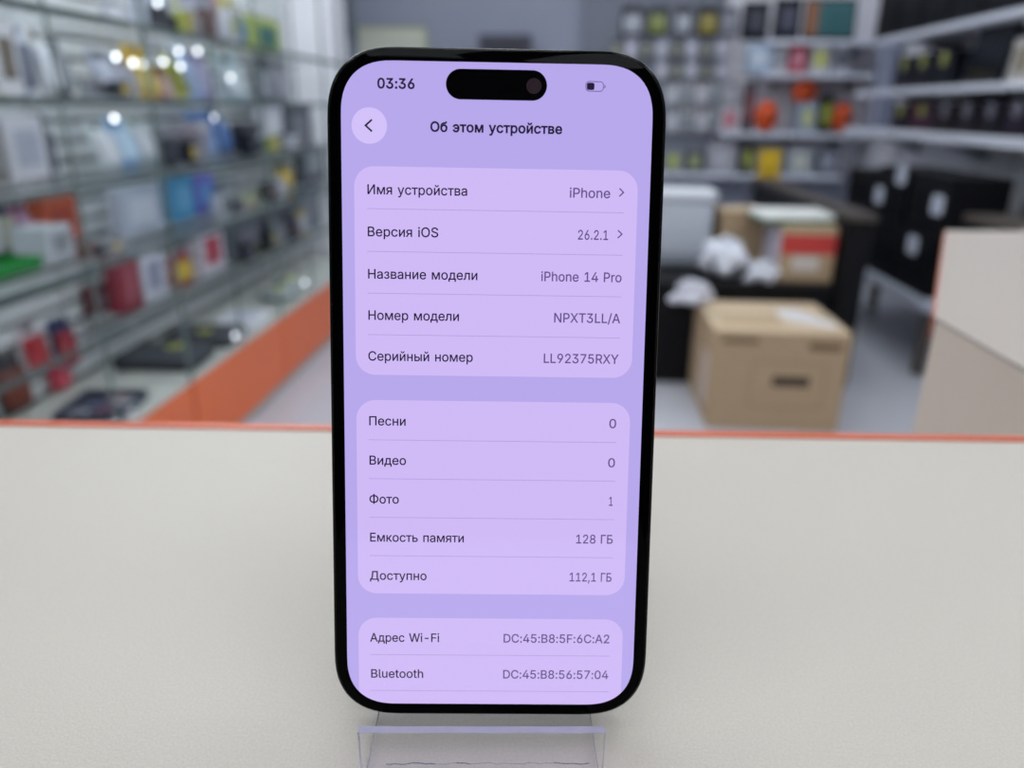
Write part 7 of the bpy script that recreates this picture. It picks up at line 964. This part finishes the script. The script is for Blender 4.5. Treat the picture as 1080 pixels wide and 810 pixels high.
t = carton_box('cardboard_carton', 'large brown cardboard carton on the floor with a printed dark panel', (cx0 + cx1) / 2, cyf + .235, 0, cx1 - cx0, .47, chh, 0)
ink = mat((112, 88, 62), rough=.8)
W_ = cx1 - cx0
fy = -.235 - .0008
MB().box(-.02, .115, fy, fy + .001, chh * .46, chh * .56).build('printed_name', mat((66, 54, 44), rough=.8), t)
fr = MB()
for q in ((-.10, .17, chh * .70, chh * .71), (-.10, .17, chh * .24, chh * .25), (-.10, -.096, chh * .24, chh * .71), (.166, .17, chh * .24, chh * .71)):
    fr.box(q[0], q[1], fy, fy + .001, q[2], q[3])
fr.build('printed_frame', mat((150, 124, 92), rough=.8), t)
MB().box(-W_ * .44, -W_ * .18, fy, fy + .001, chh * .88, chh * .93).build('printed_mark', ink, t)
MB().box(W_ * .20, W_ * .44, fy, fy + .001, chh * .83, chh * .90).build('printed_mark', ink, t)
lb = MB().prism([(.04, -.04), (.20, -.16), (.225, -.12), (.14, .10), (.05, .10)], chh + .0006, chh + .0016, 'Z').build('shipping_label', mat((226, 226, 230), rough=.4), t)
MB().box(-W_ / 2 - .0012, -W_ / 2, -.16, -.02, .06, .26).build('side_label', mat((205, 190, 178), rough=.5), t)
MB().box(-.20, .03, -.15, -.05, chh + .0006, chh + .0012).build('printed_top_mark', mat((184, 158, 124), rough=.8), t)

blk = mat((12, 12, 16), rough=.6, noise=.1, scale=10, spec=.25)
DZ = .452
t = thing('low_black_desk', 'low black desk behind the cardboard carton', 'desk', (.70, 3.5, 0))
MB().box(-.46, .42, -.3, .34, DZ - .03, DZ, .003).build('desk_top', blk, t)
MB().box(-.44, .41, -.285, -.265, 0, DZ - .03).build('front_panel', blk, t)
for s_ in (-.44, .39):
    MB().box(s_, s_ + .02, -.264, .32, 0, DZ - .03).build('side_panel', blk, t)
t = thing('tall_dark_desk', 'taller black desk with a dark brown top running towards the back wall', 'desk', (1.19, 4.1, 0))
MB().box(-.057, .058, -.9, .85, .72, .75, .003).build('desk_top', mat((72, 66, 62), rough=.5, noise=.1, scale=8), t)
MB().box(-.052, .053, -.88, .83, 0, .72).build('black_body', blk, t)

bag_m = mat((222, 226, 236), rough=.35, noise=.05, scale=12)
def crumpled(name, label, x, y, z, sx, sy, sz, seed, m_=bag_m, cat='bag'):
    rnd = random.Random(seed)
    t_ = thing(name, label, cat, (x, y, z))
    bm = bmesh.new()
    bmesh.ops.create_icosphere(bm, subdivisions=4, radius=1)
    dirs = [(Vector((rnd.uniform(-1, 1), rnd.uniform(-1, 1), rnd.uniform(-1, 1))).normalized(), rnd.uniform(.08, .2), rnd.uniform(3, 7), rnd.uniform(0, 6)) for _ in range(9)]
    for v in bm.verts:
        k = 1 + sum(a_ * math.sin(f_ * v.co.dot(d_) + p_) for d_, a_, f_, p_ in dirs) * .75
        v.co = Vector((v.co.x * k * sx, v.co.y * k * sy, max(-.96, v.co.z * k) * sz + sz * .96))
    mb = MB(); mb._add(bm, 0, False)
    mb.build('plastic_film', m_, t_)
    kb = MB()
    kb.cyl((0, 0, sz * 1.7), (sx * .15, 0, sz * 2.15), .018, .03, n=10)
    kb.build('knotted_neck', m_, t_)
    return t_
# rounded grey white bin
t = thing('storage_bin', 'rounded grey white plastic bin on the low desk beside the phone', 'bin', (.52, 3.66, DZ + .0005))
MB().box(-.14, .14, -.12, .12, 0, .30, .03, 5).build('bin_body', mat((196, 202, 212), rough=.4), t, 50)
MB().box(-.15, .15, -.13, .13, .30, .345, .016, 4).build('lid', mat((226, 230, 238), rough=.35), t, 50)
MB().box(-.14, .14, -.122, -.118, .02, .06).build('bottom_band', mat((150, 156, 166), rough=.4), t)
carton_box('brown_carton', 'brown carton standing behind the white bags on the low desk', .80, 3.66, DZ + .0005, .22, .20, .26, 6)
crumpled('plastic_bag', 'crumpled white plastic bag heap in front of the brown carton', .69, 3.37, DZ + .0005, .09, .08, .08, 3)
crumpled('plastic_bag', 'smaller crumpled white plastic bag lying at the desk front edge', .835, 3.27, DZ + .0005, .055, .05, .042, 5)
# white film spilling over the left front corner
crumpled('plastic_bag', 'white and grey film bundle on the back left corner of the large carton', .515, 3.09, .3862, .085, .06, .045, 11, mat((205, 206, 216), rough=.4, noise=.12, scale=30))
t = carton_box('open_carton', 'brown carton with a red label and green taped white lining, on the low desk', 1.012, 3.42, DZ + .0005, .228, .30, .235, 0)
MB().box(-.112, .112, -.1518, -.1508, .12, .20).build('red_label', mat((196, 60, 56), rough=.5), t)
MB().box(-.06, .05, -.1518, -.1508, .05, .11).build('white_mark', mat((205, 198, 190), rough=.6), t)
MB().box(-.1155, -.1145, -.14, .14, .01, .215).build('white_side_sheet', mat((205, 200, 216), rough=.5), t)
t = thing('foam_liner', 'white foam liner with green tape lying on the red labelled carton', 'foam', (.965, 3.43, DZ + .2362), R(3))
MB().box(-.15, .15, -.12, .12, 0, .045, .012, 3).build('foam_block', mat((226, 228, 224), rough=.8, noise=.05, scale=30), t, 50)
MB().box(-.152, .152, -.1225, -.1185, .004, .02).build('green_tape', mat((40, 92, 66), rough=.4), t)
MB().box(-.1535, -.1495, -.12, .12, .004, .02).build('green_tape', mat((40, 92, 66), rough=.4), t)
t = thing('yellow_sheet', 'bright yellow price sheet standing at the lowest back shelf', 'sheet', (1.42, 5.745, .60))
MB().box(-.075, .075, -.003, 0, 0, .28, .001, 1).build('paper', mat((235, 196, 50), rough=.5), t)
MB().box(-.05, .05, -.004, -.003, .10, .16).build('print', mat((200, 160, 40), rough=.5), t)
MB().box(-.06, .06, -.002, .016, .268, .278).build('clip', mat((60, 60, 62), rough=.4), t)

# black boxes with white tags on a low pale platform
t = thing('low_platform', 'pale grey low platform under the black tagged cases', 'platform', (1.74, 4.08, 0))
MB().box(-.16, .18, -.72, .70, .31, .35, .004).build('platform_top', mat((196, 202, 216), rough=.4), t)
for (x_, y_) in ((-.1, -.62), (.14, -.62), (-.1, .60), (.14, .60)):
    MB().box(x_ - .02, x_ + .02, y_ - .02, y_ + .02, 0, .31).build('leg', mat((92, 84, 80), rough=.5), t)
# (y, z, height, tag y, tag z)
cases = [(3.66, .351, .27, .0, .30 - .01), (4.06, .351, .22, None, 0), (4.46, .351, .25, None, 0), (3.62, .622, .26, -.12, .13), (4.04, .572, .31, -.11, .28), (4.46, .602, .24, None, 0)]
tags = [(3.667, .56), None, None, (3.50, .76), (3.926, .852), None]
nm = ['black case with a white tag, lower one at the near end of the pale platform', 'plain black case, lower one in the middle of the pale platform', 'black case at the far end of the pale platform, lower one',
      'black case with a white tag, upper one at the near end of the pale platform', 'black case with two white tags, upper one in the middle of the platform', 'black case at the far end of the pale platform, upper one']
for (y_, z_, h_, _a, _b), l_, tg in zip(cases, nm, tags):
    t = thing('black_case', l_, 'case', (1.74, y_, z_), R(-90))
    MB().box(-.19, .19, -.13, .13, 0, h_ - .002, .008, 2).build('case_body', mat((7, 8, 14), rough=.6, spec=.25), t)
    MB().box(-.15, .15, -.134, -.13, h_ * .25, h_ * .75, .002, 1).build('front_grille', mat((11, 12, 18), rough=.8, spec=.2), t)
    tl = [tg] if tg else []
    if y_ == 4.04:
        tl.append((4.16, .735))
    for (ty, tz) in tl:
        MB().prism([(u_ - (ty - y_), v_ + tz - z_) for u_, v_ in outline(.10, .085, .02, n=6)], -.139, -.1345, 'Y').build('price_tag', mat((205, 210, 226), rough=.4), t)
# dark brown desk on the right with a small dark gadget, cables on the wall
t = thing('brown_desk', 'dark brown desk behind the cream side counter', 'desk', (1.87, 3.05, 0))
MB().box(-.24, .25, -.25, .26, .72, .75, .003).build('desk_top', mat((84, 76, 70), rough=.5, noise=.1, scale=8), t)
for (x_, y_) in ((.0, -.21), (.2, -.21), (.0, .21), (.2, .21)):
    MB().box(x_ - .02, x_ + .02, y_ - .02, y_ + .02, 0, .72).build('leg', mat((60, 56, 54), rough=.5), t)
MB().box(-.17, .17, .20, .21, .50, .715).build('modesty_panel', mat((70, 64, 60), rough=.6), t)
t = thing('desk_gadget', 'small dark speaker on the brown desk', 'speaker', (1.86, 3.2, .7506))
MB().box(-.045, .045, -.04, .04, 0, .06, .01, 3).build('casing', mat((44, 46, 56), rough=.5), t)
MB().cyl((0, -.041, .03), (0, -.0395, .03), .02, n=20).build('speaker_cone', mat((24, 24, 30), rough=.7), t)
for k, (y_, l_) in enumerate(((3.9, 'thin pale cable hanging on the right wall below the shelves, nearer one'), (4.35, 'thin pale cable hanging on the right wall below the shelves, farther one'))):
    t = thing('hanging_cable', l_, 'cable', (2.149, y_, .6))
    m_ = MB()
    pts = [(-.006 - .004 * math.sin(q * 2), .09 * math.sin(q * 1.3 + k), .4 - .08 * q * .9) for q in [j * .5 for j in range(9)]]
    for a, b_ in zip(pts, pts[1:]):
        m_.cyl(a, b_, .004, n=8)
    m_.build('cable', mat((172, 174, 186), rough=.5), t)
    MB().box(-.02, 0, -.02, .02, .39, .43, .002, 1).build('wall_socket', mat((190, 192, 200), rough=.4), t)
# far wall, over the phone
t = thing('notice_board', 'pale cream board on the far wall above the phone', 'board', (-1.345, 6.099, 0))
MB().box(-.255, .255, -.03, 0, .75, 1.68, .003).build('board_face', mat((204, 206, 190), rough=.7, noise=.02, scale=5), t)
MB().box(-.262, .262, -.034, -.004, 1.676, 1.69).box(.25, .262, -.034, -.004, .75, 1.69).build('board_frame', mat((170, 176, 130), rough=.5), t)
t = thing('wall_box', 'dark box mounted on the far wall right above the phone', 'box', (-.50, 6.099, 1.40))
MB().box(-.19, .19, -.12, 0, 0, .235, .008).build('casing', mat((70, 70, 84), rough=.5), t)
MB().box(-.15, .15, -.122, -.119, .04, .19).build('front_cover', mat((52, 52, 64), rough=.4), t)
